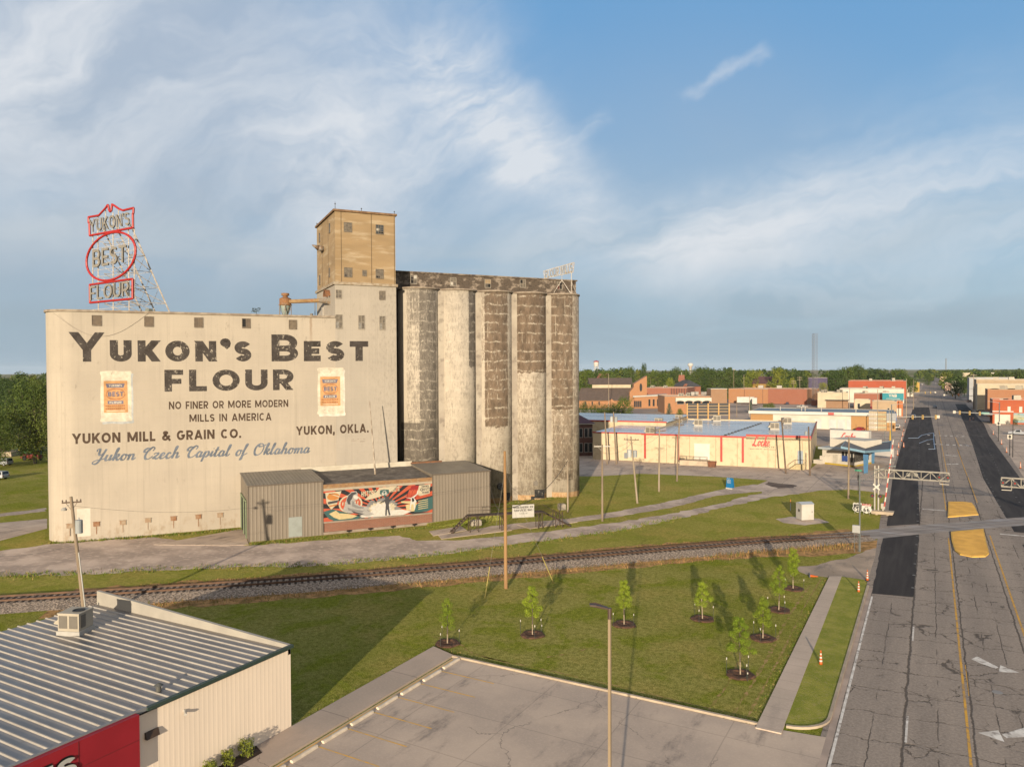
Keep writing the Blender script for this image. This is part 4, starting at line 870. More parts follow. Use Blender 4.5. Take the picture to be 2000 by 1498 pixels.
x_, y_, z_ = on_silo(3, 1046, 944); MB().tube((x_, y_+.2, z_), (x_+.02, y_-.1, z_), .42, .42, 16).build('round_hatch', flatm('hatch_grey', (.30, .26, .21)), elev)
MB().box(31.8, .2, 0, 32.9, 2.2, 5.2).build('white_cover', flatm('cover_white', (.60, .56, .50)), elev) if False else None

# ================================================================== sheds in front of the mill
AV = 10.3                                          # how far the shed fronts stand before the mill's front
SHEDW = ribbed('shed_wall', (.30, .245, .185), (.255, .21, .16), .46, 0, .6, .1, .03)
SHEDR = ribbed('shed_roof', (.34, .305, .25), (.27, .24, .20), .46, 0, .55, .15, .04, c3=(.22, .17, .12))
def AU(px, py=1000): return UZ(px, py, AV)[0]
def shed(name, label, u0, u1, hf, hb, v1=AV, v0=.05, z0=-.2):
    t = thing(name, label, 'shed', WU(u0, v1), MROT); w_ = u1-u0; d = v1-v0
    mb = MB(); mb.hexa([(0, 0, z0), (w_, 0, z0), (w_, d, z0), (0, d, z0)], [(0, 0, hf), (w_, 0, hf), (w_, d, hb), (0, d, hb)]); mb.build('wall', SHEDW, t)
    mb = MB(); e = .14; mb.hexa([(-e, -e, hf+.01), (w_+e, -e, hf+.01), (w_+e, d, hb+.01), (-e, d, hb+.01)], [(-e, -e, hf+.09), (w_+e, -e, hf+.09), (w_+e, d, hb+.09), (-e, d, hb+.09)]); mb.build('roof', SHEDR, t)
    mb = MB(); mb.box(-.05, -.05, 0, .08, .0, hf); mb.box(w_-.08, -.05, 0, w_+.05, 0, hf); mb.box(-.1, -.2, hf-.06, w_+.1, -.14, hf+.09); mb.build('trim', flatm('shed_trim', (.16, .125, .095)), t)
    return t
ua, ub, uc, ud = AU(485), AU(631), AU(845), AU(957)
sl = shed('metal_shed', 'brown ribbed metal shed left of the mural, with a pale door panel', ua, ub, 7.2, 7.6)
wl_ = ub-ua
u, z = UZ(579, 1038, AV); mb = MB(); mb.box(u-ua-1.0, -.06, .15, u-ua+.72, 0, 2.75); mb.build('door', pm('pale_door', (.38, .41, .38), (.33, .35, .32), 1, .6), sl)
# open left end of the shed with green posts
mb = MB(); mb.box(-.03, 2.2, 0, -.005, 9.4, 4.9); mb.build('opening', BLACK, sl)
mb = MB()
for y_ in (2.3, 5.4, 9.3): mb.box(-.16, y_-.1, 0, -.04, y_+.1, 4.9)
mb.box(-.16, 2.2, 4.8, -.04, 9.4, 5.05); mb.build('door_frame', flatm('green_post', (.27, .33, .19)), sl)
sr = shed('metal_shed', 'brown ribbed metal shed between the mural and the silos', uc, ud, 7.1, 7.45)
mb = MB(); mb.box(-.1, AV-.35, 7.5, 5., AV-.1, 7.75); mb.build('flashing', pm('rust', (.3, .13, .055)), sr)
# brick annex with the mural
ax = thing('brick_annex', 'low brick annex with a bright mural along its front', 'annex', WU(ub, AV), MROT); wa = uc-ub
BRKR = brickmat('red_brick_low', (.33, .13, .075), (.26, .105, .062), (.34, .25, .19))
MB().box(.02, .12, -.3, wa-.02, AV-.1, 6.5).build('wall', BRKR, ax)
mb = MB(); mb.hexa([(0, .05, 6.5), (wa, .05, 6.5), (wa, AV-.06, 7.0), (0, AV-.06, 7.0)], [(0, .05, 6.72), (wa, .05, 6.72), (wa, AV-.06, 7.22), (0, AV-.06, 7.22)]); mb.build('roof', pm('tar_roof', (.20, .17, .145), (.13, .11, .095), .5, .9, .4, c3=(.36, .32, .27), f3=.6, s3=1.2), ax)
mb = MB(); mb.box(0, -.02, 6.2, wa, .12, 6.74, 0); mb.box(0, .0, 5.85, wa, .12, 6.2, 1); mb.build('cornice', [pm('rusty_cornice', (.38, .22, .10), (.30, .16, .08), 1.2, .8, c3=(.5, .4, .25), s3=2.), flatm('cream_band', (.50, .42, .31))], ax)
mb = MB(); mb.box(0, -.05, -.3, wa, .12, .35); mb.box(0, -.03, 1.55, wa, .12, 1.75); mb.build('plinth', pm('plinth', (.40, .32, .25), (.32, .25, .19), 1, .9), ax)
ul0 = AU(607)-ub
mb = MB(); mb.box(-1.2, AV-.32, 7.15, wa+.1, AV-.12, 7.95); mb.build('white_upstand', pm('upstand', (.72, .65, .52), (.62, .55, .43), 1, .8), ax)
mb = MB()
for px in (680, 722, 766, 808): u, z = UZ(px, 1030, AV); mb.cbox((u-ub, -.35, .32), .5, .3, .18, .3); mb.box(u-ub-.03, -.35, 0, u-ub+.03, -.29, .3)
mb.build('spotlight', flatm('lamp_black', (.03, .03, .03), .4), ax)
# the mural: layers of flat paint, built in a frame x 0..1 (left to right), y 0..1 (bottom to top)
mz0, mz1 = 1.76, 5.86
def paint(name, c, worn=.66): return pm(name, c, tuple(min(1, q*.85+.01) for q in c), 3., .75)
PCR = paint('mural_cream', (.66, .57, .40)); PRD = paint('mural_orange_red', (.60, .105, .045)); PBK = paint('mural_black', (.018, .018, .02)); PCRIM = paint('mural_crimson', (.36, .02, .02)); PTEAL = paint('mural_teal', (.045, .13, .125)); PGR = paint('mural_grey', (.27, .26, .25)); PWH = paint('mural_white', (.74, .70, .62)); PDG = paint('mural_dark_grey', (.07, .07, .075)); PYL = paint('mural_pale_yellow', (.68, .54, .28)); POR = paint('mural_orange', (.62, .25, .06)); PMID = paint('mural_mid_grey', (.45, .43, .40))
lay_ = [0]
def MP(mb, pts, mi=0, up=1):
    lay_[0] += up; d = -.012-.0007*lay_[0]
    mb.add([(p[0]*wa, .12+d-.12, mz0+(mz1-mz0)*p[1]) for p in pts], [tuple(range(len(pts)))], mi)
bgm = MB(); MP(bgm, [(0, 0), (1, 0), (1, 1), (0, 1)]); bg_o = bgm.build('mural', PBK, ax)
def inbox(poly, lo=(0, 0), hi=(1, 1)):
    p = clip_y(poly, lo[1], hi[1]); p = [(y, x) for x, y in p]; p = clip_y(p, lo[0], hi[0]); return [(y, x) for x, y in p]
ry_ = MB(); cx_, cy_ = .515, .28
for i in range(27):
    a = PI*2*i/27+.06; da = .062; L_ = 1.6
    q = inbox([(cx_+.03*math.cos(a), cy_+.09*math.sin(a)), (cx_+L_*math.cos(a-da), cy_+L_*2.6*math.sin(a-da)), (cx_+L_*math.cos(a+da), cy_+L_*2.6*math.sin(a+da))])
    if len(q) > 2: MP(ry_, q, 0)
ry_.build('mural_rays', PRD, bg_o)
gl = MB()
for k, (rx, ry0) in enumerate(((.15, .30), (.125, .25), (.09, .19))):
    n_ = 40; rr_ = random.Random(k)
    MP(gl, inbox([(cx_+rx*(1+rr_.uniform(-.32, .32)*(1 if i % 2 else .2))*math.cos(2*PI*i/n_), cy_+ry0*(1+rr_.uniform(-.3, .3))*math.sin(2*PI*i/n_)) for i in range(n_)]), k)
MP(gl, [(.30, .03), (.72, .0), (.80, .10), (.70, .19), (.42, .2), (.34, .12)], 2)
gl.build('mural_glow', [PGR, PCR, PWH], bg_o)
lf = MB()          # left side: labels, ring, torn papers, seated figure
MP(lf, [(.02, .95), (.16, .97), (.12, .55), (.07, .38), (.03, .6)], 0); MP(lf, [(.05, .92)]+[(.09+.055*math.cos(rad(a)), .80+.12*math.sin(rad(a))) for a in range(0, 360, 20)], 1); MP(lf, [(.04, .64), (.13, .68), (.125, .60), (.045, .56)], 2); MP(lf, [(.05, .52), (.12, .55), (.115, .50), (.055, .47)], 1)
MP(lf, [(.24+.105*math.cos(rad(a)), .52+.30*math.sin(rad(a))) for a in range(0, 360, 12)], 0); MP(lf, [(.24+.09*math.cos(rad(a)), .52+.26*math.sin(rad(a))) for a in range(0, 360, 12)], 3)
for k in range(7): MP(lf, [(.165+k*.022, .52-.03), (.175+k*.022, .52-.03), (.178+k*.022, .60), (.168+k*.022, .60)], 0)
MP(lf, [(0, .33), (.08, .40), (.16, .30), (.22, .2), (.28, .12), (.34, .06), (.30, .0), (.1, .0), (.05, .08)], 4); MP(lf, [(.05, .25), (.11, .34), (.14, .24), (.22, .2), (.30, .1), (.25, .04), (.14, .03), (.09, .12)], 5)
lf.build('mural_labels', [PCR, POR, PDG, PRD, PTEAL, PYL], bg_o)
fg = MB()          # seated woman in grey
MP(fg, [(.17, .32), (.19, .50), (.20, .66), (.215, .80), (.25, .92), (.29, .93), (.305, .84), (.30, .76), (.312, .70), (.30, .645), (.275, .62), (.285, .52), (.33, .42), (.39, .38), (.41, .30), (.38, .26), (.42, .18), (.45, .12), (.40, .06), (.34, .10), (.28, .2), (.22, .22)], 0)
MP(fg, [(.205, .66), (.222, .80), (.25, .89), (.285, .905), (.295, .85), (.262, .80), (.255, .70), (.235, .60), (.24, .5), (.215, .52)], 1)
MP(fg, [(.255, .62), (.27, .58), (.272, .50), (.31, .42), (.36, .38), (.35, .33), (.29, .36), (.25, .45)], 2); MP(fg, [(.21, .42), (.24, .36), (.30, .30), (.36, .25), (.34, .20), (.27, .26), (.22, .30)], 2); MP(fg, [(.24, .30), (.30, .22), (.36, .15), (.335, .13), (.27, .2)], 1)
MP(fg, [(.27, .80), (.298, .79), (.307, .70), (.296, .66), (.278, .67), (.265, .72)], 3)
fg.build('mural_seated_figure', [PMID, PDG, PGR, PWH], bg_o)
rt = MB()          # right side
MP(rt, [(.55, .03), (.552, .18), (.556, .40), (.545, .52), (.52, .47), (.50, .46), (.50, .48), (.535, .545), (.55, .58), (.556, .66), (.57, .67), (.58, .60), (.60, .57), (.622, .68), (.63, .66), (.612, .53), (.59, .48), (.585, .38), (.59, .18), (.60, .03), (.583, .03), (.573, .22), (.567, .22), (.565, .03)], 0)
MP(rt, [(.57+.022*math.cos(rad(a)), .63+.055*math.sin(rad(a))) for a in range(0, 360, 24)], 0)
MP(rt, [(.73, .38), (.76, .72), (.80, .97), (.90, .97), (.87, .62), (.83, .5), (.78, .40)], 1)
for k in range(9): MP(rt, [(.755+.014*k, .5+.03*(k % 3)), (.765+.014*k, .53+.03*(k % 3)), (.785+.012*k, .84-.05*(k % 2)), (.775+.012*k, .84)], 6)
MP(rt, [(.85, .66), (.88, .60), (.97, .66), (.98, .99), (.87, .97)], 2)
MP(rt, [(.70, .47), (.84, .44), (.86, .10), (.79, .09), (.78, .36), (.70, .42)], 3); MP(rt, [(.74, .33), (.78, .35), (.79, .14), (.75, .14)], 3)
MP(rt, [(.75, .58), (.79, .565), (.81, .60), (.845, .68), (.855, .80), (.862, .80), (.855, .66), (.82, .56), (.845, .42), (.83, .36), (.832, .14), (.822, .14), (.815, .34), (.795, .34), (.788, .14), (.778, .14), (.786, .40), (.792, .52), (.76, .56), (.735, .62), (.732, .64)], 4)
MP(rt, [(.80, .55), (.815, .55), (.825, .46), (.81, .40), (.80, .46)], 5)
MP(rt, [(.82, .06), (.84, .30), (.90, .47), (1.0, .55), (1.0, .12), (.94, .04)], 7)
for k in range(5): MP(rt, [(.86, .14+.07*k), (.955, .17+.07*k), (.955, .19+.07*k), (.86, .165+.07*k)], 3)
MP(rt, [(.36, .60), (.40, .74), (.47, .85), (.50, .99), (.66, 1.), (.62, .86), (.50, .68), (.42, .62)], 2)
MP(rt, [(.505, .90), (.545, .92), (.585, .90), (.588, .78), (.545, .655), (.502, .78)], 7)
rt.build('mural_motifs', [PDG, PCRIM, PCR, PYL, PWH, PBK, PRD, PTEAL], bg_o)
tx_ = MB()
def mtext(s_, x0, x1, y0, y1, mi, t=.2, dy=0.):
    lay_[0] += 1; W_ = text_width(s_, t, .12); b0 = lay_[0]
    letters(tx_, s_, t, .12, lambda x, y, l: ((x0+(x1-x0)*x/W_)*wa, -.012-.0007*b0-.0004*l, mz0+(mz1-mz0)*(y0+y*(y1-y0)+dy*x/W_)), 1., None, mi); lay_[0] += 4
mtext('HISTORIC', .335, .475, .73, .90, 0, .22, .03); mtext('ROUTE', .595, .685, .80, .95, 0, .22, .03); mtext('66', .52, .572, .72, .83, 1); mtext('US', .53, .56, .845, .885, 1); mtext('BEST', .895, .962, .78, .86, 2); mtext("YUKON'S", .892, .962, .90, .955, 2, .24); mtext('FLOUR', .90, .962, .68, .735, 2, .24)
for q in ribbon([(.928+.046*math.cos(a*PI/14), .82+.085*math.sin(a*PI/14)) for a in range(29)], .006): MP(tx_, q, 2, 0)
tx_.build('mural_lettering', [PCR, PWH, PDG], bg_o)
# leaning steel pole on the annex roof
a = onplane(733, 915, WU(0, AV-5.), NV); b_ = onplane(722, 784, WU(0, AV-6.2), NV); a.z = 6.9
tag(MB().tube(a, b_, .14, .05, 8).build('roof_mast', pm('flaking_white', (.60, .52, .42), (.24, .17, .11), 3, .8, stretch=(1, 1, .4))), 'tall flaking white mast leaning up from the mural annex roof', 'mast')
# grass bank before the right shed
struct('grass_bank', (lambda m_: m_.hexa([tuple(WU(uc-1, AV+2.3, .0)), tuple(WU(ud+1.5, AV+1.6, .0)), tuple(WU(ud+2, AV-.8, .0)), tuple(WU(uc-1, AV-.2, .0))], [tuple(WU(uc-.8, AV+.6, .12)), tuple(WU(ud+1., AV+.6, .8)), tuple(WU(ud+1.2, AV-.5, .85)), tuple(WU(uc-.8, AV-.1, .3))]))(MB()), GRASS, label='low grass bank at the foot of the right shed')

# ================================================================== rooftop signs
WST = pm('white_steel', (.80, .74, .66), (.55, .48, .40), 3, .6, c3=(.33, .22, .15), f3=.55, s3=6); REDN = flatm('sign_red', (.55, .025, .02), .5); GRYL = pm('sign_letter_grey', (.36, .33, .28), (.27, .24, .2), 4, .6)
rs = thing('rooftop_sign', 'red and white rooftop sign of three frames on a white lattice tower', 'rooftop sign', WU(-2, -5, H0))
SAZ = rad(93.2); sdir = Vector((math.sin(SAZ), math.cos(SAZ), 0)); snor = Vector((math.sin(SAZ+PI/2), math.cos(SAZ+PI/2), 0)); 
sp0 = None
c0 = WU(.5, -5.0, H0); rs.location = c0
def SP_(px, py, off=0.):
    q = onplane(px, py, c0, snor); return (q-c0)+snor*off
def sline(mb, px, r, closed=True, n=6, off=0., mi=0):
    pts = [SP_(x, y, off) for x, y in px]; pts = pts+[pts[0]] if closed else pts; mb.path(pts, r, n, mi)
K1 = [(173, 424.5), (188, 422), (193, 421), (206, 407), (210, 401), (211.5, 401), (213, 410), (215, 414), (217.5, 412), (218.5, 403), (219, 399.5), (222, 401), (232, 408), (240, 411.5), (261, 406.5), (260.5, 417), (259.5, 418), (260, 445), (175.5, 460.5), (174.5, 436), (173, 435)]
mb = MB(); sline(mb, K1, .16); mb.build('red_frame', REDN, rs)
K2 = [(217+48*math.cos(rad(a))*1., 501-1.2*math.cos(rad(a))-46*math.sin(rad(a))-(10*math.cos(rad(a)))) for a in range(0, 360, 10)]
mb = MB(); sline(mb, K2, .17); mb.build('red_frame', REDN, rs)
mb = MB(); sline(mb, [(175.5, 556.5), (259, 545), (259, 583.5), (176, 591.5)], .16); mb.build('red_frame', REDN, rs)
def stext(s_, bl, br, tl, trr, t=.13):
    W_ = text_width(s_, t, .16); mb = MB()
    for off in (.10, .30):
        letters(mb, s_, t*1.1, .16, lambda x, y, l: SP_(bl[0]+(br[0]-bl[0])*x/W_+((tl[0]-bl[0])*(1-x/W_)+(trr[0]-br[0])*x/W_)*y, (bl[1]+(br[1]-bl[1])*x/W_)*(1-y)+(tl[1]+(trr[1]-tl[1])*x/W_)*y, off+.002*l))
    # returns of the channel letters
    mb.build('sign_letters', GRYL, rs)
stext("YUKON'S", (179, 455), (256.5, 440), (177, 430), (255, 415)); stext('BEST', (184.5, 523.5), (250, 512.5), (184, 489), (250, 478.5)); stext('FLOUR', (179, 587), (255, 578.5), (179, 560), (255, 549))
mb = MB()
legs = [(178, 455, 178, 556), (188, 452, 189, 607), (217.5, 447, 218, 607), (247.5, 442, 249, 607), (188, 420, 188, 455), (203, 410, 203, 455), (217.5, 415, 217.5, 450), (228, 407, 228, 448), (259, 445, 259, 583)]
for x0, y0, x1, y1 in legs: mb.tube(SP_(x0, y0, -.25), SP_(x1, y1, -.25), .085, .085, 5)
for y in (425, 432, 448, 468, 480, 494, 510, 522, 535, 548, 562, 577, 598): sl_ = -(722-y)*.00075*1.0; mb.tube(SP_(178, y+7, -.2), SP_(258, y+7-80*(.0009*(722-y)*.75), -.2), .035, .035, 4)
for k in range(7):
    y0, y1 = 445+23*k, 468+23*k
    mb.tube(SP_(189, y0, -.25), SP_(218, y1-4, -.25), .03, .03, 4); mb.tube(SP_(248, y0-6, -.25), SP_(218, y1-4, -.25), .03, .03, 4)
back = [(-2.4, 6.0), (.2, 6.4), (2.5, 6.8)]
for k, (x_top, x_bot) in enumerate(((195, 0), (220, 0), (247, 0))):
    top = SP_(x_top, 445-k*5, -.5)
    foot = Vector((top.x, top.y, 0))-snor*(6.0)+sdir*.6
    mb.tube(top, foot, .11, .11, 5); fr_ = Vector((top.x, top.y, 0))
    for j in range(1, 6):
        f = j/6; q = top.lerp(foot, f); p_ = Vector((top.x, top.y, q.z)); mb.tube(q, p_, .055, .055, 4)
        f2 = (j+1)/6; q2 = top.lerp(foot, f2); mb.tube(p_, q2, .055, .055, 4)
        if k: mb.tube(q, prevs[j-1], .03, .03, 4); mb.tube(q, prevs[min(4, j)], .025, .025, 4)
    prevs = [top.lerp(foot, j/6) for j in range(1, 6)]
mb.build('lattice_tower', WST, rs)
tag(MB().box(-.4, -.3, 0, .4, .3, .9).box(-.34, -.31, .2, .34, -.3, .8).build('control_box', flatm('box_green_grey', (.24, .26, .22)), None), 'small grey-green control box on the mill roof under the red sign', 'control box').location = WU(1.6, -4., H0)
# second sign on the elevator roof, seen edge-on from behind
c1 = WU(67.4, -3.6, 35.05); r2 = thing('rooftop_sign', 'white lattice sign of thin upright letters at the far end of the silo roof', 'rooftop sign', c1)
def SQ(px, py, off=0.): return onplane(px, py, c1, snor)-c1+snor*off
mb = MB()
for a, b_ in (((1062, 530), (1121.5, 513)), ((1064, 544), (1119.5, 532)), ((1062, 530), (1064, 545)), ((1121.5, 513), (1119, 533))): mb.tube(SQ(*a), SQ(*b_), .07, .07, 5)
for k in range(17):
    f = (k+.5)/17; a = (1063+57.5*f, 529.5-16.5*f); b_ = (1064.5+54*f, 544-12*f); mb.tube(SQ(*a), SQ(*b_), .045, .045, 4)
mb.build('frame', WST, r2)
W_ = text_width('FLOUR MILLS', .16, .14); lm = MB()
letters(lm, 'FLOUR MILLS', .17, .14, lambda x, y, l: SQ(1119+(1064.5-1119)*x/W_+2*y, (533.5+(544-533.5)*x/W_)-(15+3*(1-x/W_))*y, -.1-.002*l) if False else SQ(1065.5+53*x/W_, 543.5-11.5*x/W_-(12.5+5*x/W_)*y, .1+.002*l)); lm.build('sign_letters', GRYL, r2)
mb = MB()
b0, b1 = SQ(1078, 569), SQ(1116, 569); b0.z = b1.z = 0
apex = SQ(1097.5, 547); 
for q in (b0, b1): mb.tube(apex, q, .06, .06, 5)
mb.tube(SQ(1116, 532), b1, .06, .06, 5); mb.tube(SQ(1064, 545), b0-snor*.6, .05, .05, 5)
for q in (b0, b1): mb.tube(q-snor*2.2, q+Vector((0, 0, 2.2)), .05, .05, 5)
mb.tube(apex, SQ(1097.5, 537), .05, .05, 5)
mb.build('struts', WST, r2)

# ================================================================== dust collector on the mill roof
dcol = WU(0, 0, 0); q = onplane(557.5, 613, WU(0, -9), NV); dl = Vector((q.x, q.y, H0)); dc = thing('dust_collector', 'rusty orange dust collector with a pale blue cone on the mill roof', 'dust collector', dl)
sc_ = depth(dl)/CF
RUST = pm('rust_orange', (.36, .17, .065), (.27, .13, .06), 1.6, .8, c3=(.36, .31, .22), f3=.6, s3=2.5); TANS = pm('duct_tan', (.44, .30, .14), (.33, .19, .08), 1.2, .7, c3=(.36, .13, .05), f3=.75, s3=2.); BLUC = pm('cone_blue', (.34, .42, .38), (.28, .33, .29), 1, .6, c3=(.42, .28, .12), f3=.7, s3=1.4)
def zz_(py): return (614-py)*sc_
r_ = 11*sc_
MB().lathe([(.25, .3), (r_*.5, zz_(600)), (r_*.9, zz_(588)), (r_*.9, zz_(583))], n=18).build('cone', BLUC, dc, True)
MB().lathe([(r_*1.15, zz_(584)), (r_*1.15, zz_(582.5)), (r_*1.02, zz_(582)), (r_*1.02, zz_(571)), (r_*.45, zz_(568)), (r_*.42, zz_(565.5)), (r_*.68, zz_(565)), (r_*.68, zz_(560.5)), (.1, zz_(560))], n=20).build('drum', [RUST], dc)
mb = MB()
for a in range(0, 360, 60):
    x_, y_ = r_*1.12*math.cos(rad(a+15)), r_*1.12*math.sin(rad(a+15)); mb.tube((x_, y_, 0), (x_, y_, zz_(583)), .055, .055, 5)
    x2, y2 = r_*1.12*math.cos(rad(a+75)), r_*1.12*math.sin(rad(a+75)); mb.tube((x_, y_, 0), (x2, y2, zz_(590)), .03, .03, 4)
mb.build('frame', pm('rusty_legs', (.30, .22, .16), (.36, .32, .27), 2, .8), dc)
e0 = Vector((r_*.9, 0, zz_(577))); y_, z_ = side_yz(620, 577, 26.42); e1 = WU(25.6, -7.0, 0)-dl; e1.z = zz_(574.5); e1b = WU(26.42, -3.4, 0)-dl; e1b.z = zz_(579)
mb = MB(); d_ = (e1-e0).normalized(); mb.tube(e0, e1, .32, .32, 8); mb.build('duct', TANS, dc)
mb = MB(); mb.tube(e1, e1b, .36, .55, 10); mb.build('elbow', pm('elbow_grey', (.42, .40, .35), (.36, .25, .15), 2, .6), dc)
# a shrub seedling growing on the roof edge
sd = MB(); rr = random.Random(4)
for _ in range(60): p_ = Vector((rr.uniform(-.7, .7), rr.uniform(-.3, .3), rr.uniform(.3, .9))); sd.tube(p_, p_+Vector((rr.uniform(-.2, .2), rr.uniform(-.2, .2), .08)), .05, .01, 3)
sd.tube((0, 0, 0), (0.1, 0, .6), .03, .02, 4)
o = sd.build('seedling', flatm('seedling_green', (.035, .055, .02))); o.location = WU(15.4, -.6, H0+.25); tag(o, 'tiny dark seedling growing on the roof edge of the mill', 'plant')

# ================================================================== foliage
def leaf_mat(name, c1, c2, c3):
    m, t, b = newmat(name); p = t.obj()
    col = t.mix(t.step(t.noise(p, .9, 4), .35, .65), c1, c2); col = t.mix(t.step(t.noise(p, 5., 2), .52, .72), col, c3)
    col = t.mix(t.m('MULTIPLY', t.rnd(), .4), col, tuple(q*.55 for q in c1)); col = t.mix(t.step(t.noise(t.pos(), .045, 3), .45, .65, 0, .35), col, (c3[0]*1.15, c3[1]*1.05, c3[2]*.9))
    t.put(b.inputs['Base Color'], col); b.inputs['Roughness'].default_value = .75; b.inputs['Specular IOR Level'].default_value = .2
    tr_ = t.n.new('ShaderNodeBsdfTranslucent'); t.put(tr_.inputs[0], col); ms = t.n.new('ShaderNodeMixShader'); ms.inputs[0].default_value = .25
    out = t.n['Material Output']; t.l.new(b.outputs[0], ms.inputs[1]); t.l.new(tr_.outputs[0], ms.inputs[2]); t.l.new(ms.outputs[0], out.inputs[0]); return m
LEAF_D = leaf_mat('leaf_dark', (.042, .070, .016), (.024, .045, .012), (.080, .110, .022)); LEAF_M = leaf_mat('leaf_mid', (.072, .105, .018), (.040, .068, .012), (.125, .145, .026)); LEAF_Y = leaf_mat('leaf_bright', (.155, .175, .022), (.105, .135, .016), (.22, .215, .04))
LEAF_B = leaf_mat('leaf_bluish', (.10, .125, .085), (.07, .095, .065), (.15, .16, .11)); LEAF_S = leaf_mat('leaf_sapling', (.15, .205, .016), (.10, .155, .011), (.23, .28, .03))
BARK = pm('bark', (.16, .12, .09), (.10, .075, .055), 4, .9, .4, stretch=(1, 1, .3)); WHB = pm('sapling_bark', (.50, .40, .29), (.32, .24, .16), 6, .8)
def leaves(mb, rng, clumps, n, size, mi=0, flat=.9):
    for cx, cy, cz, r in clumps:
        for _ in range(n):
            th = rng.uniform(0, 2*PI); ph = math.acos(rng.uniform(-1, 1)); rr_ = r*(rng.uniform(.25, 1)**.45)
            d = Vector((math.sin(ph)*math.cos(th), math.sin(ph)*math.sin(th), math.cos(ph)*flat)); p = Vector((cx, cy, cz))+d*rr_
            nn = (d+Vector((rng.uniform(-.8, .8), rng.uniform(-.8, .8), rng.uniform(-.3, 1.)))).normalized(); a = nn.orthogonal().normalized(); a.rotate(Matrix.Rotation(rng.uniform(0, 6.3), 3, nn)); b = nn.cross(a); s_ = size*rng.uniform(.6, 1.25)
            mb.add([p-a*s_*.5, p-b*s_*.32+a*s_*.06, p+a*s_*.5, p+b*s_*.32-a*s_*.04], [(0, 1, 2, 3)], mi)
def tree_meshes(seed, H, R, base, ncl, nl, size, shape='round'):
    rng = random.Random(seed); tk = MB(); cl = []; ch = H-base
    top = Vector((rng.uniform(-.3, .3), rng.uniform(-.3, .3), base+ch*.55)); r0 = H*.022+.06
    tk.tube((0, 0, -.1), top*.45, r0, r0*.75, 8); tk.tube(top*.45, top, r0*.75, r0*.3, 7)
    for i in range(ncl):
        t = (i+.5)/ncl; th = i*2.4+rng.uniform(-.4, .4)
        if shape == 'round': z = base+ch*(.10+.82*t); prof = math.sqrt(max(.05, 1-((z-base-ch*.42)/(ch*.62))**2))
        elif shape == 'cone': z = base+ch*(.05+.9*t); prof = max(.08, 1-t*.95)
        else: z = base+ch*(.08+.86*t); prof = .55+.45*math.sin(PI*min(1, t*1.1))
        rr_ = R*prof*rng.uniform(.42, .92) if rng.random() < .8 else R*prof*rng.uniform(0, .4)
        c_ = Vector((rr_*math.cos(th), rr_*math.sin(th), z)); s_ = R*rng.uniform(.24, .40)*(.75+.25*prof); cl.append((*c_, s_))
        if i % 3 == 0: tk.tube(top*rng.uniform(.4, .95), c_, r0*.32, r0*.08, 5)
    cr = MB(); leaves(cr, rng, cl, nl, size); return tk, cr
def make_tree(name, label, group, mbs, leaf, bark=BARK, cat='tree'):
    t = thing(name, label, cat, (0, 0, 0), 0, group); mbs[0].build('trunk', bark, t); mbs[1].build('crown', leaf, t); return t

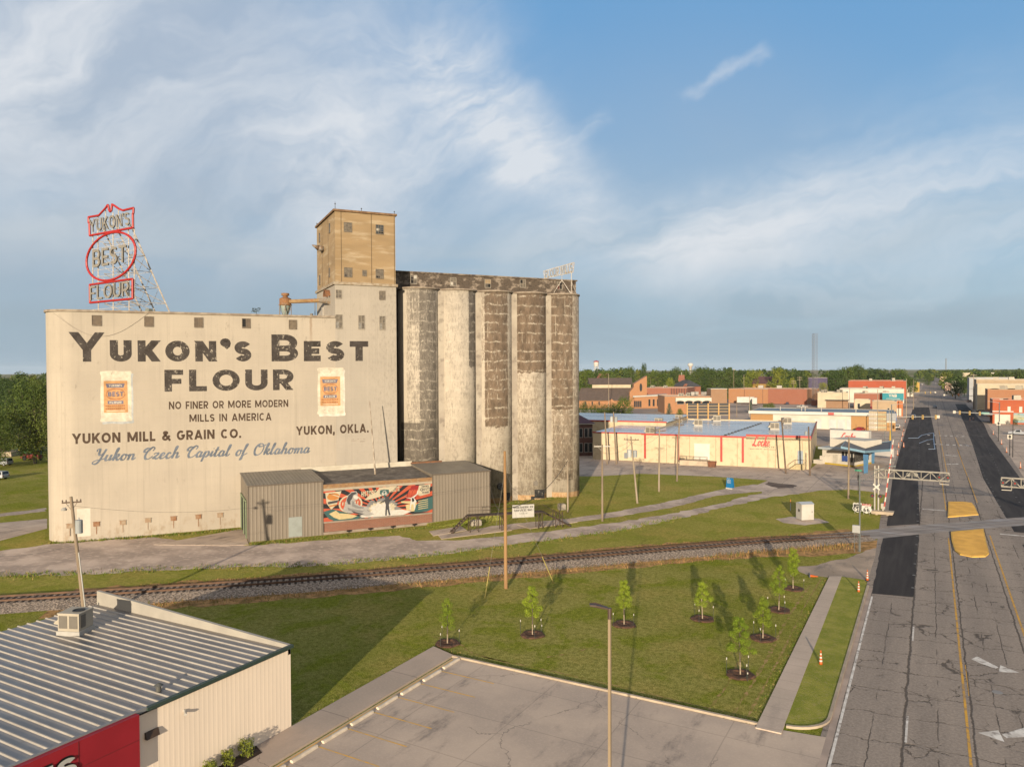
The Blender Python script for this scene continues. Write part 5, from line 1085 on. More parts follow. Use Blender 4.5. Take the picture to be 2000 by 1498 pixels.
# young street trees in the lawn
YT = [(874, 1257, 1172, 'rather thin young tree left of all the others, by the corner of the parking lot'), (1040, 1240, 1146, 'young tree with a loose side branch, right of the tall orange pole'), (1219, 1220, 1133, 'slim young tree just behind the parking lot lamp post'), (1372, 1209, 1137, 'round young tree alone in the middle of the pale worn lawn'),
      (1521, 1192, 1106, 'young tree behind two others, standing nearest the sidewalk end but one'), (1549, 1150, 1072, 'farthest young tree, beside the bare concrete apron'), (1490, 1247, 1170, 'dense young tree directly behind the nearest one by the sidewalk'), (1446, 1318, 1206, 'nearest and brightest young tree, close to the kerb of the lot')]
MULCH = pm('mulch', (.16, .075, .04), (.07, .038, .024), 4., .95, .9, c3=(.26, .14, .08), f3=.6, s3=9); STK = flatm('stake_dark', (.05, .055, .04)); CAPW = flatm('stake_cap', (.72, .66, .56))
for k, (px, py, pt, lab) in enumerate(YT):
    p = G(px, py); H = zat(px, pt, p)+.1; rng = random.Random(k+11)
    t = thing('young_tree', lab, 'tree', p, 0, 'young trees staked in the lawn'); tk = MB(); bow = Vector((rng.uniform(-.12, .12), rng.uniform(-.12, .12), H*.55))
    tk.tube((0, 0, 0), (bow.x*.3, bow.y*.3, H*.22), .055, .048, 7, 1); tk.tube((bow.x*.3, bow.y*.3, H*.22), bow, .048, .032, 6, 0); tk.tube(bow, (bow.x*.6, bow.y*.7, H*.93), .03, .01, 5, 0)
    cl = []
    n_ = 15+(k % 3)*3
    for i in range(n_):
        f = i/(n_-1); z = H*(.40+.56*f); w_ = (.78 if k in (7, 1, 3) else .62)*(1-.62*abs(f-.3)/.7)*(1.15 if k == 7 else 1); th = i*2.4+k
        c_ = (w_*rng.uniform(.35, 1)*math.cos(th), w_*rng.uniform(.35, 1)*math.sin(th), z); cl.append((*c_, rng.uniform(.28, .42)*(1-.35*f))); tk.tube((0, 0, max(H*.3, z-.45)), c_, .014, .006, 4, 0)
    if k == 1: cl += [(-.95, .3, H*.62, .22), (-.75, .2, H*.58, .2)]
    if k == 7: cl += [(-.85, .1, H*.42, .30), (.9, .2, H*.43, .28), (-.6, -.2, H*.5, .3)]
    tk.build('trunk', [BARK if k != 3 else WHB, WHB], t)
    cr = MB(); leaves(cr, rng, cl, 260 if k != 0 else 170, .08); cr.build('crown', LEAF_S, t)
    mu = MB(); prof = [(1.02, 0.01), (.92, .10), (.62, .13), (.45, .05), (.01, .05)]; mu.lathe(prof, (0, 0, 0), 28, cap=False)
    mu.v = [(x*(1+.08*math.sin(5*math.atan2(y, x)+k)), y*(1+.07*math.cos(4*math.atan2(y, x)+k)), z+rng.uniform(0, .03)) for x, y, z in mu.v]
    o = mu.build('mulch_ring', MULCH); o.location = p; tag(o, 'ring of red-brown mulch in the lawn round a young tree', 'mulch bed', 'mulch rings under the young trees')
    for j in range(4 if k in (1, 7) else 3):
        a = 2.1*j+k*.7+.5; s_ = MB(); r1_ = .95+.1*(j % 2); s_.tube((0, 0, 0), (0, 0, 1.0 if j < 3 else .5), .020, .020, 5, 0); s_.tube((0, 0, 1.0 if j < 3 else .5), (0, 0, 1.16 if j < 3 else .62), .04, .04, 5, 1)
        o = s_.build('tree_stake', [STK, CAPW]); o.location = p+Vector((r1_*math.cos(a), r1_*math.sin(a), 0)); tag(o, 'thin dark stake with a white cap beside a young tree', 'stake', 'stakes round the young trees')

# dead edges and wheel ruts in the lawn
DEAD = pm('dead_grass', (.30, .195, .085), (.15, .13, .025), 1.6, .95, .6, c3=(.10, .13, .015), f3=.8, s3=3., world=True, bscale=12, bdist=.05)
def rut(pts, w0, seed):
    P = resample(pts, .45); r_ = random.Random(seed); mb = MB(); vs = []
    for i, p in enumerate(P):
        d = (P[min(i+1, len(P)-1)]-P[max(0, i-1)]).normalized(); n = Vector((-d.y, d.x)); k = w0*r_.uniform(.25, 1.) if r_.random() > .25 else .01; o_ = n*r_.uniform(-.05, .05); vs += [(*(p+o_+n*k), .0045), (*(p+o_-n*k), .0045)]
    mb.add(vs, [(2*j, 2*j+1, 2*j+3, 2*j+2) for j in range(len(P)-1)]); return mb
for k, (pts, w0) in enumerate((([(-10.0, 47.5), (-9.95, 60), (-10.1, 72), (-9.9, 84)], .12), ([(-10.9, 47.6), (-10.75, 58), (-10.9, 70), (-10.6, 80)], .2), ([(-12.4, 47.7), (-12.3, 52), (-12.5, 57)], .16), ([(-31.5, 48.2), (-22, 48.3), (-12.5, 47.9)], .10), ([(-36, 50), (-33, 49.6), (-31, 48.5), (-27, 48.1)], .16), ([(-25.5, 50.5), (-24, 52.5), (-23, 55)], .14))):
    struct('wheel_rut', rut(pts, w0, k), DEAD, label='brown worn rut in the near lawn')
# dry weeds and long grass along the ballast
rng = random.Random(21); wd_ = MB()
for i in range(30, xroad-9):
    d, n = along(i); q = tr[i]
    for side, lo, hi, num in ((1, 3.0, 6.1, 34), (-1, 2.2, 3.5, 14)):
        for _ in range(num):
            o_ = rng.triangular(lo, hi, lo+.7); p = q+n*o_*side+d*rng.uniform(-.35, .35); h_ = rng.uniform(.10, .34)*(1.7 if (i > xroad-40 and side > 0) else 1); a = rng.uniform(0, 6.3); w2 = rng.uniform(.015, .04)
            wd_.add([(p.x-w2*math.cos(a), p.y-w2*math.sin(a), 0), (p.x+w2*math.cos(a), p.y+w2*math.sin(a), 0), (p.x+rng.uniform(-.16, .16), p.y+rng.uniform(-.16, .16), h_)], [(0, 1, 2)], 0 if rng.random() < (.78 if side > 0 else .6) else 1)
tag(wd_.build('dry_weeds', [pm('straw', (.30, .175, .07), (.15, .09, .036), .6, .9, world=True), pm('weed_green', (.09, .115, .02), (.06, .08, .015), 1, .9, world=True)]), 'straw-coloured dry weeds along both sides of the railway ballast', 'weeds', None, 'stuff')
rng = random.Random(5); gt = MB()
def tufts(poly, num, h0, h1, spread=.5):
    P = [Vector((p[0], p[1])) for p in poly]
    for _ in range(num):
        k = rng.randrange(len(P)-1); c_ = P[k].lerp(P[k+1], rng.random())+Vector((rng.gauss(0, spread), rng.gauss(0, spread)))
        for _ in range(5):
            a = rng.uniform(0, 6.3); w2 = rng.uniform(.02, .06); p = c_+Vector((rng.gauss(0, .18), rng.gauss(0, .18)))
            gt.add([(p.x-w2*math.cos(a), p.y-w2*math.sin(a), 0), (p.x+w2*math.cos(a), p.y+w2*math.sin(a), 0), (p.x+rng.uniform(-.1, .1), p.y+rng.uniform(-.1, .1), rng.uniform(h0, h1))], [(0, 1, 2)], 0 if rng.random() < .7 else 1)
tufts(PX((0, 1125), (150, 1121), (400, 1109), (640, 1103), (840, 1084), (1040, 1061), (1200, 1038), (1330, 1010)), 900, .08, .3, .6)
tufts(PX((90, 1062), (300, 1048), (470, 1034)), 240, .1, .35, .3); tufts(PX((486, 1064), (630, 1051), (845, 1030), (960, 1018)), 420, .08, .25, .35); tufts(PX((980, 985), (1035, 978), (1105, 971), (1135, 965)), 150, .08, .3, .3)
tufts([(-31.9, 47.4), (-20, 47.4), (-9.3, 47.4)], 260, .04, .1, .12); tufts([(-34.3, 33.2), (-34.35, 47.9), (-31.8, 47.6)], 160, .04, .12, .1); tufts([(-9.4, 48), (-9.4, 84)], 260, .03, .09, .1)
tag(gt.build('grass_tufts', [pm('tuft_green', (.10, .135, .02), (.07, .10, .015), 1, .9, world=True), pm('tuft_dry', (.24, .19, .06), (.2, .14, .05), 1, .9, world=True)]), 'longer tufts of grass along kerbs, walls and the gravel edge', 'grass', None, 'stuff')

# ================================================================== metal store building in the corner
st = thing('store_building', 'pale metal building with a ribbed grey roof and a red front panel', 'store', (-34.25, 32.85, 0), 0)
SX, SY, SH = -19.6, -26., 5.18
STW = ribbed('store_wall', (1.28, 1.06, .82), (1.18, .98, .765), .30, 1, .6, 0, .0035); STW2 = ribbed('store_wall_x', (1.28, 1.06, .82), (1.18, .98, .765), .30, 0, .6, 0, .012)
def rz(x): return 4.98+(.2 if False else .0)+x*.012
mb = MB(); mb.box(-.2, SY, -.2, 0, 0, SH-.1); mb.build('wall', STW, st); mb = MB(); mb.box(SX, -.2, -.2, -.2, -.0, 4.7); mb.build('wall', STW2, st)
def metal_roof():
    m, t, b = newmat('galvalume_roof'); co = t.obj(); x, y, z = t.xyz(co)
    col = t.mix(t.step(t.noise(t.map(co, .5, 2., 1), .5, 6), .3, .7), (.30, .265, .235), (.215, .19, .17))
    pan = t.n.new('ShaderNodeTexWhiteNoise'); pan.noise_dimensions = '2D'; t.put(pan.inputs['Vector'], t.comb(t.m('FLOOR', t.m('DIVIDE', y, .61)), t.m('FLOOR', t.m('DIVIDE', t.m('ADD', x, t.m('MULTIPLY', t.m('FLOOR', t.m('DIVIDE', y, .61)), 1.3)), 7.)), 0.))
    col = t.mix(t.m('MULTIPLY', pan.outputs[0], .28), col, (.17, .165, .165))
    col = t.mix(t.m('MULTIPLY', t.step(t.noise(co, 1.3, 6, .7), .54, .7), .35), col, (.14, .125, .115))
    t.put(b.inputs['Base Color'], col); b.inputs['Metallic'].default_value = .55; b.inputs['Roughness'].default_value = .42; return m
GALV = metal_roof()
mb = MB(); mb.hexa([(SX, SY, rz(SX)-.1), (0, SY, rz(0)-.1), (0, -.2, rz(0)-.1), (SX, -.2, rz(SX)-.1)], [(SX, SY, rz(SX)), (0, SY, rz(0)), (0, -.2, rz(0)), (SX, -.2, rz(SX))])
rf = mb.build('roof', GALV, st)
mb = MB()
for k in range(42):
    y = -.75-.61*k; a, b_, h_ = .075, .03, .06
    mb.add([(SX-.1, y-a, rz(SX)), (SX-.1, y-b_, rz(SX)+h_), (SX-.1, y+b_, rz(SX)+h_), (SX-.1, y+a, rz(SX)), (-.02, y-a, rz(0)), (-.02, y-b_, rz(0)+h_), (-.02, y+b_, rz(0)+h_), (-.02, y+a, rz(0))], [(0, 4, 5, 1), (1, 5, 6, 2), (2, 6, 7, 3), (0, 1, 2, 3), (7, 6, 5, 4)])
mb.build('roof_ribs', pm('rib_metal', (.60, .54, .46), (.48, .43, .37), 1, .5, metal=.2), rf)
mb = MB(); mb.box(-.02, -9.7, SH-.16, .22, .06, SH+.02); mb.box(-.02, SY, SH-.16, .12, -9.7, SH+.05, 1); mb.build('gutter', [flatm('gutter_green', (.05, .085, .065), .5), flatm('coping_grey', (.30, .31, .32), .5)], st)
mb = MB(); mb.hexa([(SX, -.2, 4.6), (0, -.2, 4.6), (0, .0, 4.6), (SX, 0, 4.6)], [(SX, -.2, 5.75), (-.0, -.2, SH+.03), (0, .02, SH+.03), (SX, .02, 5.75)]); mb.build('parapet', pm('parapet_metal', (.52, .475, .40), (.45, .41, .35), .6, .6), st)
rp = MB(); rp.box(.0, SY, 2.4, .42, -10.3, SH-.03); rpo = rp.build('front_panel', pm('red_panel', (.40, .018, .03), (.36, .015, .026), .5, .5), st)
mb = MB(); 
for y in (-13.3, -16.9, -20.4): mb.box(.42, y-.02, 2.4, .432, y+.02, SH-.04)
mb.box(.42, SY, 3.9, .430, -10.3, 3.93); mb.build('panel_joint', flatm('red_joint', (.20, .012, .016)), rpo)
W_ = text_width('PARTS', .24, .12)
for mi_, (dx0, sc2, mt) in enumerate(((.44, 1.0, flatm('letter_black', (.012, .012, .012), .4)), (.52, .86, flatm('letter_white', (.62, .60, .55), .5)))):
    mb = MB(); hgt = 1.0
    letters(mb, 'PARTS', .24 if mi_ else .30, .12, lambda x, y, l: (dx0+.001*l, -18.9+5.45*(x/W_), 3.72+hgt*(y-.5)*sc2+.5), 1.)
    mb.build('sign_letters', mt, rpo)
mb = MB(); y, z = -9.4, 3.75; mb.hexa([(0, y-.36, z-.18), (.2, y-.36, z-.18), (.2, y+.36, z-.18), (0, y+.36, z-.18)], [(0, y-.36, z+.16), (.09, y-.36, z+.16), (.09, y+.36, z+.16), (0, y+.36, z+.16)]); mb.build('wall_light', flatm('lamp_brown', (.085, .05, .03), .5), st)
mb = MB(); y, z = -7.5, 4.12; mb.tube((0, y, z), (.1, y, z), .06); mb.tube((.1, y, z-.06), (.28, y-.12, z-.1), .07, .075, 10); mb.build('camera_housing', flatm('camera_white', (.6, .56, .5)), st)
mb = MB(); mb.tube((-18.6, -2.6, rz(-18)), (-18.6, -2.6, rz(-18)+.6), .06); mb.build('vent_pipe', flatm('pipe_pale', (.6, .55, .46)), rf)
mb = MB(); mb.tube((-1.5, -7.9, rz(0)), (-1.5, -7.9, rz(0)+.35), .14, .14, 12); mb.lathe([(.24, .33), (.05, .45)], (-1.5, -7.9, rz(0)), 12); mb.build('roof_vent', flatm('vent_dark', (.12, .115, .10)), rf)
# rooftop air conditioner
def ac_unit(name, label, loc, rz_, s=(1.7, 1.5, 1.25), curb=.28, group=None, pale=(.56, .49, .38)):
    t = thing(name, label, 'air conditioner', loc, rz_, group); a, b_, h_ = s
    body_m = pm('ac_body', pale, tuple(q*.88 for q in pale), .8, .6); g_ = flatm('ac_grille', (.20, .175, .14)); dk = flatm('ac_fan', (.03, .03, .03))
    MB().box(-a*.55, -b_*.55, 0, a*.55, b_*.55, curb).build('kerb_frame', flatm('ac_kerb', (.55, .52, .47)), t)
    MB().box(-a/2, -b_/2, curb, a/2, b_/2, curb+h_).box(-a/2-.03, -b_/2-.03, curb+h_-.06, a/2+.03, b_/2+.03, curb+h_+.02).build('casing', body_m, t)
    mb = MB()
    for q in range(2):
        x0 = -a/2+.08+q*(a/2-.02); mb.box(x0, -b_/2-.02, curb+.18, x0+a/2-.16, -b_/2, curb+h_-.15)
    mb.box(a/2, -b_/2+.12, curb+.18, a/2+.02, -.05, curb+h_-.15); mb.build('grille', g_, t)
    MB().lathe([(b_*.28, curb+h_+.02), (b_*.28, curb+h_+.07), (b_*.24, curb+h_+.07), (b_*.22, curb+h_+.03), (.01, curb+h_+.03)], (a*.16, 0, 0), 20, cap=False).build('fan', dk, t)
    MB().hexa([(-a/2-.5, -b_*.3, curb+.35), (-a/2, -b_*.3, curb+.25), (-a/2, b_*.3, curb+.25), (-a/2-.5, b_*.3, curb+.35)], [(-a/2-.52, -b_*.3, curb+.42), (-a/2, -b_*.3, curb+h_*.7), (-a/2, b_*.3, curb+h_*.7), (-a/2-.52, b_*.3, curb+.42)]).build('hood', body_m, t); return t
ac_unit('air_conditioner', 'cream rooftop air conditioner on the near grey metal roof', (-34.25-14.9, 32.85-4.5, rz(-15)), rad(22), (1.5, 1.35, 1.15), .3)
# planting bed with shrubs
struct('planting_bed', MB().prism([(-34.24, 22), (-33.3, 22), (-33.3, 29.7), (-34.24, 30.1)], 0, .155), pm('bed_mulch', (.075, .045, .03), (.04, .026, .018), 4, .95, .8), label='dark mulch bed along the metal wall')
for k, (y_, lab, R_s, H_s) in enumerate(((28.95, 'round clipped shrub at the end of the bed by the metal wall', .46, 1.05), (27.7, 'upright clipped shrub in the middle of the visible bed', .36, 1.05), (26.5, 'shrub cut off by the bottom edge of the photo', .4, .95))):
    t = thing('shrub', lab, 'shrub', (-33.75, y_, .15), 0, 'shrubs in the bed by the metal wall'); rg = random.Random(k); cl = [(R_s*.55*math.cos(i*2.4), R_s*.55*math.sin(i*2.4), .25+(H_s-.4)*i/13, R_s*.55) for i in range(14)]
    m2 = MB(); leaves(m2, rg, cl, 60, .10); m2.build('foliage', leaf_mat('leaf_shrub%d' % k, (.15, .17, .02), (.10, .13, .015), (.22, .20, .04)), t); MB().tube((0, 0, -.1), (0, 0, .5), .03).build('stem', BARK, t)
# wheel stops
for k in range(8):
    t = MB(); y0 = 46.85-2.49*k
    prof = [(-.13, .02), (-.11, .14), (-.07, .18), (.07, .18), (.11, .14), (.13, .02)]; n6 = len(prof)
    t.add([(x, 0, z) for x, z in prof]+[(x, 2.0, z) for x, z in prof], [(i, i+1, n6+i+1, n6+i) for i in range(n6-1)]+[tuple(range(n6)), tuple(range(2*n6-1, n6-1, -1))])
    o = t.build('wheel_stop', pm('stop_concrete', (.98, .82, .63), (.78, .66, .51), 2.5, .85, .2)); o.location = (-31.15+random.uniform(-.04, .04), y0-2.05, .0); o.rotation_euler = (0, 0, random.uniform(-.015, .015))
    tag(o, 'pale concrete wheel stop at the head of a parking bay', 'wheel stop', 'concrete wheel stops in the parking lot')
# parking-lot lamp
b0 = Vector((-11.48, 28.4, 0)); t = thing('lamp_post', 'tan square parking-lot lamp post with one flat lamp head', 'lamp post', b0)
BRZ = pm('post_tan', (.40, .30, .19), (.36, .27, .17), .5, .5); BRN = flatm('lamp_head_brown', (.10, .06, .04), .5)
MB().tube((0, 0, .6), (.02, 0, 11.75), .085, .075, 4).build('pole', BRZ, t); MB().lathe([(.28, 0), (.28, .62), (.2, .7)], n=16).build('base', KERBC, t); MB().tube((0.02, 0, 11.75), (.02, 0, 12.2), .09, .09, 8).build('pole_cap', BRN, t)
mb = MB(); ld = Vector((-math.cos(YAW), -math.sin(YAW), 0)); mb.plate([Vector((0, 0, 12.15))+ld*.05+Vector((-ld.y, ld.x, 0))*.12, Vector((0, 0, 12.3))+ld*.55+Vector((-ld.y, ld.x, 0))*.2, Vector((0, 0, 12.3))+ld*.8+Vector((-ld.y, ld.x, 0))*.12, Vector((0, 0, 12.3))+ld*.8-Vector((-ld.y, ld.x, 0))*.12, Vector((0, 0, 12.3))+ld*.55-Vector((-ld.y, ld.x, 0))*.2, Vector((0, 0, 12.15))+ld*.05-Vector((-ld.y, ld.x, 0))*.12], (0, 0, 1), .07); mb.build('lamp_head', BRN, t)

# ================================================================== cones, cabinets, small things by the street
def cone(label, p, group='orange traffic channelizer cones'):
    t = thing('traffic_cone', label, 'traffic cone', p, random.uniform(0, 1), group); OR = flatm('cone_orange', (.70, .14, .015), .5); WH = flatm('cone_white', (.75, .70, .62), .5)
    MB().box(-.2, -.2, 0, .2, .2, .06).build('base', flatm('cone_base', (.025, .025, .025)), t)
    MB().lathe([(.13, .06), (.115, .30)], n=14).lathe([(.104, .42), (.094, .55)], n=14).lathe([(.084, .67), (.074, .80)], n=14).lathe([(.067, .92), (.05, 1.06), (.055, 1.10), (.02, 1.14)], n=14).build('body', OR, t, True)
    MB().lathe([(.118, .30), (.104, .42)], n=14, cap=False).lathe([(.096, .55), (.084, .67)], n=14, cap=False).lathe([(.076, .80), (.067, .92)], n=14, cap=False).build('band', WH, t, True); return t
CONE = cone('tall orange cone nearest the viewer, standing on the grass verge beside the sidewalk', G(1603, 1299))
copy_tree(CONE, G(1677, 1157), .3, 'tall orange cone at the far end of the verge by the sidewalk end'); copy_tree(CONE, G(1694, 1134), .8, 'tall orange cone at the street edge on the concrete apron')
t = thing('fallen_cone', 'orange cone fallen over on the bare apron', 'traffic cone', G(1592, 1127, .02), .4)
MB().tube((-.55, 0, .14), (.3, .05, .06), .15, .04, 12).build('body', flatm('cone_orange', (.70, .14, .015)), t); MB().box(-.62, -.22, 0, -.55, .22, .42).build('base', flatm('debris_blue', (.10, .13, .17)), t)
# equipment cabinet
p = (G(1553, 1017)+G(1591, 1012))/2; t = thing('equipment_cabinet', 'white metal railway equipment cabinet on a gravel pad', 'cabinet', G(1572, 1015), rad(38)); CW = pm('cabinet_white', (.66, .62, .56), (.58, .54, .48), .8, .6)
MB().box(-.95, -.78, .12, .95, .78, 2.4).build('body', CW, t)
MB().add([(-1.02, -.86, 2.4), (1.02, -.86, 2.4), (1.02, .86, 2.4), (-1.02, .86, 2.4), (-1.02, 0, 2.66), (1.02, 0, 2.66)], [(0, 1, 5, 4), (2, 3, 4, 5), (0, 4, 3), (1, 2, 5), (3, 2, 1, 0)]).build('roof', pm('cabinet_roof', (.50, .54, .58), (.46, .5, .54), 1, .5), t)
mb = MB(); mb.box(-.99, -.30, 1.25, -.95, .1, 1.62); mb.build('vent', flatm('vent_dark', (.10, .10, .10)), t); MB().box(-.2, -.80, .25, .75, -.78, 2.25).build('door', CW, t); MB().box(.62, -.83, 1.15, .68, -.79, 1.4).build('handle', flatm('handle_dark', (.1, .1, .1)), t)
struct('gravel_pad', MB().sheet(rough(xy([G(1515, 1014), G(1545, 1009), G(1600, 1013), G(1620, 1020), G(1572, 1026), G(1530, 1021)]), .6, .1, 2), .02), GRAVEL, label='gravel pad under the white cabinet')
p = G(1544, 997); tag(MB().tube((0, 0, 0), (0, 0, 1.2), .05, .05, 8, 0).tube((0, 0, 1.2), (0, 0, 1.75), .055, .055, 8, 1).build('marker_post', [flatm('post_blue_white', (.55, .58, .62)), flatm('post_orange', (.6, .2, .04))]), 'thin white marker post with an orange top behind the cabinet', 'marker post').location = p
# blue a-frame sign
p = G(1426, 955); t = thing('sandwich_board', 'blue sandwich board with white writing on the grass before the alley', 'sign board', p, rad(-22)); BL = flatm('board_blue', (.01, .20, .47), .5)
MB().hexa([(-.68, -.32, .25), (.68, -.32, .25), (.68, -.27, .25), (-.68, -.27, .25)], [(-.68, -.05, 2.05), (.68, -.05, 2.05), (.68, 0, 2.05), (-.68, 0, 2.05)]).hexa([(-.68, .27, .25), (.68, .27, .25), (.68, .32, .25), (-.68, .32, .25)], [(-.68, .02, 2.05), (.68, .02, 2.05), (.68, .06, 2.05), (-.68, .06, 2.05)]).build('panels', BL, t)
mb = MB(); 
def brd(x, z, l): return (x, -.325+(z-.25)*.15-.006-.001*l, z)
for s_, z, h_, x1 in (('NOW', 1.84, .12, .0), ('DRIVE', 1.52, .14, .25), ('SAFE', 1.30, .14, .2), ('TODAY', 1.08, .14, .3)):
    W_ = text_width(s_, .24, .15); letters(mb, s_, .24, .15, lambda x, y, l: brd(-.56+(x1+.56)*x/W_, z+h_*y, l))
mb.build('lettering', flatm('board_text', (.7, .68, .63)), t)
MB().hexa([(-.7, -.38, 0), (.7, -.38, 0), (.7, -.33, 0), (-.7, -.33, 0)], [(-.7, -.335, .25), (.7, -.335, .25), (.7, -.28, .25), (-.7, -.28, .25)]).build('feet', flatm('board_white', (.66, .62, .55)), t)
# concrete blocks
for px, py, lab, rz_, s_ in ((930, 1026, 'pale concrete block at the corner of the right brown shed', .6, (1.5, .7, .72)), (1097, 995, 'pale concrete block in the grass before the last silo', .9, (1.1, .9, .85))):
    mb = MB(); mb.cbox((0, 0, s_[2]/2), s_[0], s_[1], s_[2]); mb.cbox((0, 0, s_[2]+.04), s_[0]*.82, s_[1]*.78, .08); tag(mb.build('concrete_block', pm('block_concrete', (.46, .40, .32), (.36, .31, .25), 2, .9, .3)), lab, 'concrete block').location = G(px, py)
    bpy.context.scene.objects[-1] if False else None
for o in [o for o in COL.objects if o.name.startswith('concrete_block')]: o.rotation_euler = (0, 0, .75)
# loading trestle with the white service sign
pA = G(935, 1042); tz = thing('loading_trestle', 'rusty steel walkway frame with stairs and rails carrying a white sign', 'walkway', G(1000, 1034), rad(90-46)); OLD = pm('trestle_steel', (.10, .06, .042), (.055, .04, .03), 2, .8)
mb = MB(); L0, L1, zt = -6.2, 7.2, 2.2
for x in (-6., -4.8, -1.6, -1., 3.6, 4.2, 6.1, 7.1):
    for y in (-.6, .6): mb.tube((x, y, 0), (x, y, zt), .06, .06, 5)
mb.box(L0, -.7, zt, 4.4, .7, zt+.12)
for x0, x1 in ((-6, -4.8), (-1.6, -1.), (3.6, 4.2), (6.1, 7.1)): mb.tube((x0, -.6, .1), (x1, -.6, zt), .035, .035, 4); mb.tube((x1, -.6, .1), (x0, -.6, zt), .035, .035, 4)
mb.build('frame', OLD, tz)
mb = MB()
for x in (-5.9, -3.6, -1.2, 1.2, 3.8): mb.tube((x, .65, zt), (x, .65, zt+1.05), .03, .03, 4)
mb.tube((-6, .65, zt+1.05), (4.2, .65, zt+1.05), .03, .03, 4); mb.tube((-6, .65, zt+.55), (4.2, .65, zt+.55), .025, .025, 4); mb.build('railing', OLD, tz)
mb = MB(); mb.tube((4.4, -.5, zt+.05), (8.4, -.5, .05), .11, .11, 6); mb.tube((4.4, .5, zt+.05), (8.4, .5, .05), .11, .11, 6)
for k in range(9): f = k/9; mb.box(4.4+4*f, -.5, zt-.1-2.15*f, 4.4+4*f+.25, .5, zt-.05-2.15*f)
for y in (-.5, .5): mb.tube((4.4, y, zt+1.05), (8.2, y, 1.05), .03, .03, 4)
mb.build('stairs', OLD, tz)
mb = MB(); mb.tube((-6.2, -.5, zt+.05), (-8.6, -.5, 0), .1, .1, 6)
for k in range(7): f = k/7; mb.box(-6.2-2.4*f-.25, -.5, zt-.1-2.1*f, -6.2-2.4*f, .5, zt-.05-2.1*f)
mb.tube((-6.2, .5, zt+.05), (-8.6, .5, 0), .1, .1, 6); mb.build('stairs', OLD, tz)
sg = thing('service_sign', 'white service sign with small dark capitals fixed to the rusty walkway', 'sign', tz.location+Vector((math.cos(rad(44))*1.4-math.sin(rad(44))*-.78, math.sin(rad(44))*1.4+math.cos(rad(44))*-.78, 1.75)), rad(44))
MB().box(-1.55, -.03, 0, 1.55, .03, 1.75).build('panel', pm('sign_white', (.62, .59, .53), (.56, .53, .48), 1, .6), sg)
mb = [MB()]
for s_, z, h_, x0, x1, t_ in (('NORTHERN RR', 1.28, .27, -1.42, 1.42, .20), ('SERVICE, INC', .85, .27, -1.3, 1.3, .20), ('YUKON, OK', .48, .13, -.6, .6, .16)):
    W_ = text_width(s_, t_, .14); mb.append(MB()); letters(mb, s_, t_, .14, lambda x, y, l: (x0+(x1-x0)*x/W_, -.034-.001*l, z+h_*y))
for q in mb:
    if q.v: q.build('lettering', flatm('sign_text', (.045, .04, .035)), sg)

# ================================================================== railway crossing signals
ALU = pm('aluminium_paint', (.52, .475, .40), (.44, .40, .34), 2, .5, metal=.2); BLKP = flatm('signal_black', (.015, .014, .013), .5); REDL = flatm('red_lens', (.45, .02, .012), .2)
def flasher(mb, x, y, z, s=1.):
    mb.tube((x, y, z), (x, y-.06, z), .30*s, .30*s, 16, 0); mb.tube((x, y-.06, z), (x, y-.11, z), .105*s, .105*s, 12, 1); mb.tube((x, y, z), (x, y+.2, z), .12*s, .10*s, 10, 0); mb.box(x-.13*s, y-.3, z+.1*s, x+.13*s, y-.06, z+.125*s, 0)
def cantilever(label, p, sgn, L, far=True):
    t = thing('crossing_signal', label, 'crossing signal', p)
    mb = MB()
    for x in (-.25*sgn, .25*sgn): mb.tube((x, 0, 0), (x, 0, 7.3), .14, .12, 10)
    mb.tube((-.25, 0, 5.5), (.25, 0, 5.5), .07, .07, 6); mb.tube((-.25, 0, 6.8), (.25, 0, 6.8), .07, .07, 6); mb.build('mast', ALU, t)
    mb = MB(); z0, z1 = 5.55, 6.75; x1 = L*sgn
    for y in (-.32, .32):
        mb.tube((-.3*sgn, y, z0), (x1, y, z0), .075, .075, 6); mb.tube((-.3*sgn, y, z1), (x1, y, z1), .075, .075, 6); mb.tube((x1, y, z0), (x1, y, z1), .07, .07, 6)
        n_ = int(L/1.1)
        for k in range(n_):
            xa, xb = x1*k/n_, x1*(k+1)/n_; mb.tube((xa, y, z0), (xa, y, z1), .04, .04, 5); mb.tube((xa, y, z0 if k % 2 else z1), (xb, y, z1 if k % 2 else z0), .04, .04, 5)
    for k in range(8): xa = x1*k/7; mb.tube((xa, -.32, z0), (xa, .32, z0), .04, .04, 5)
    mb.build('truss', ALU, t)
    for x_ in ((L*.87*sgn, L*.985*sgn, L*.45*sgn, L*.55*sgn) if sgn > 0 else (L*.985*sgn, L*.85*sgn)):
        m3 = MB(); flasher(m3, x_, -.45 if abs(x_) > L*.7 else .5, 6.15, 1.05); m3.build('flashing_light', [BLKP, REDL] if abs(x_) > L*.7 else [flatm('lamp_back', (.36, .34, .29)), flatm('lamp_back2', (.42, .39, .33))], t)
    m3 = MB(); m3.box(x1-1.15*sgn if sgn > 0 else x1, -.5, 5.1, x1 if sgn > 0 else x1+1.15, -.4, 5.2); m3.tube((x1-1.15*sgn, -.45, 5.15), (x1-1.15*sgn, -.45, 6.8), .05, .05, 5); m3.build('light_bracket', ALU, t)
    m3 = MB()
    for x_ in (-.55*sgn, .55*sgn): flasher(m3, x_, -.25, 2.75, 1.)
    m3.build('flashing_light', [BLKP, REDL], t)
    m3 = MB()
    for a in (45, -45): m3.plate([Vector((0, -.3, 4.1))+Matrix.Rotation(rad(a), 3, 'Y') @ Vector((sx*.62, 0, sz*.11)) for sx, sz in ((-1, -1), (1, -1), (1, 1), (-1, 1))], (0, -1, 0), .02+.01*(a > 0))
    m3.build('crossbuck', flatm('crossbuck_white', (.70, .66, .58)), t); return t
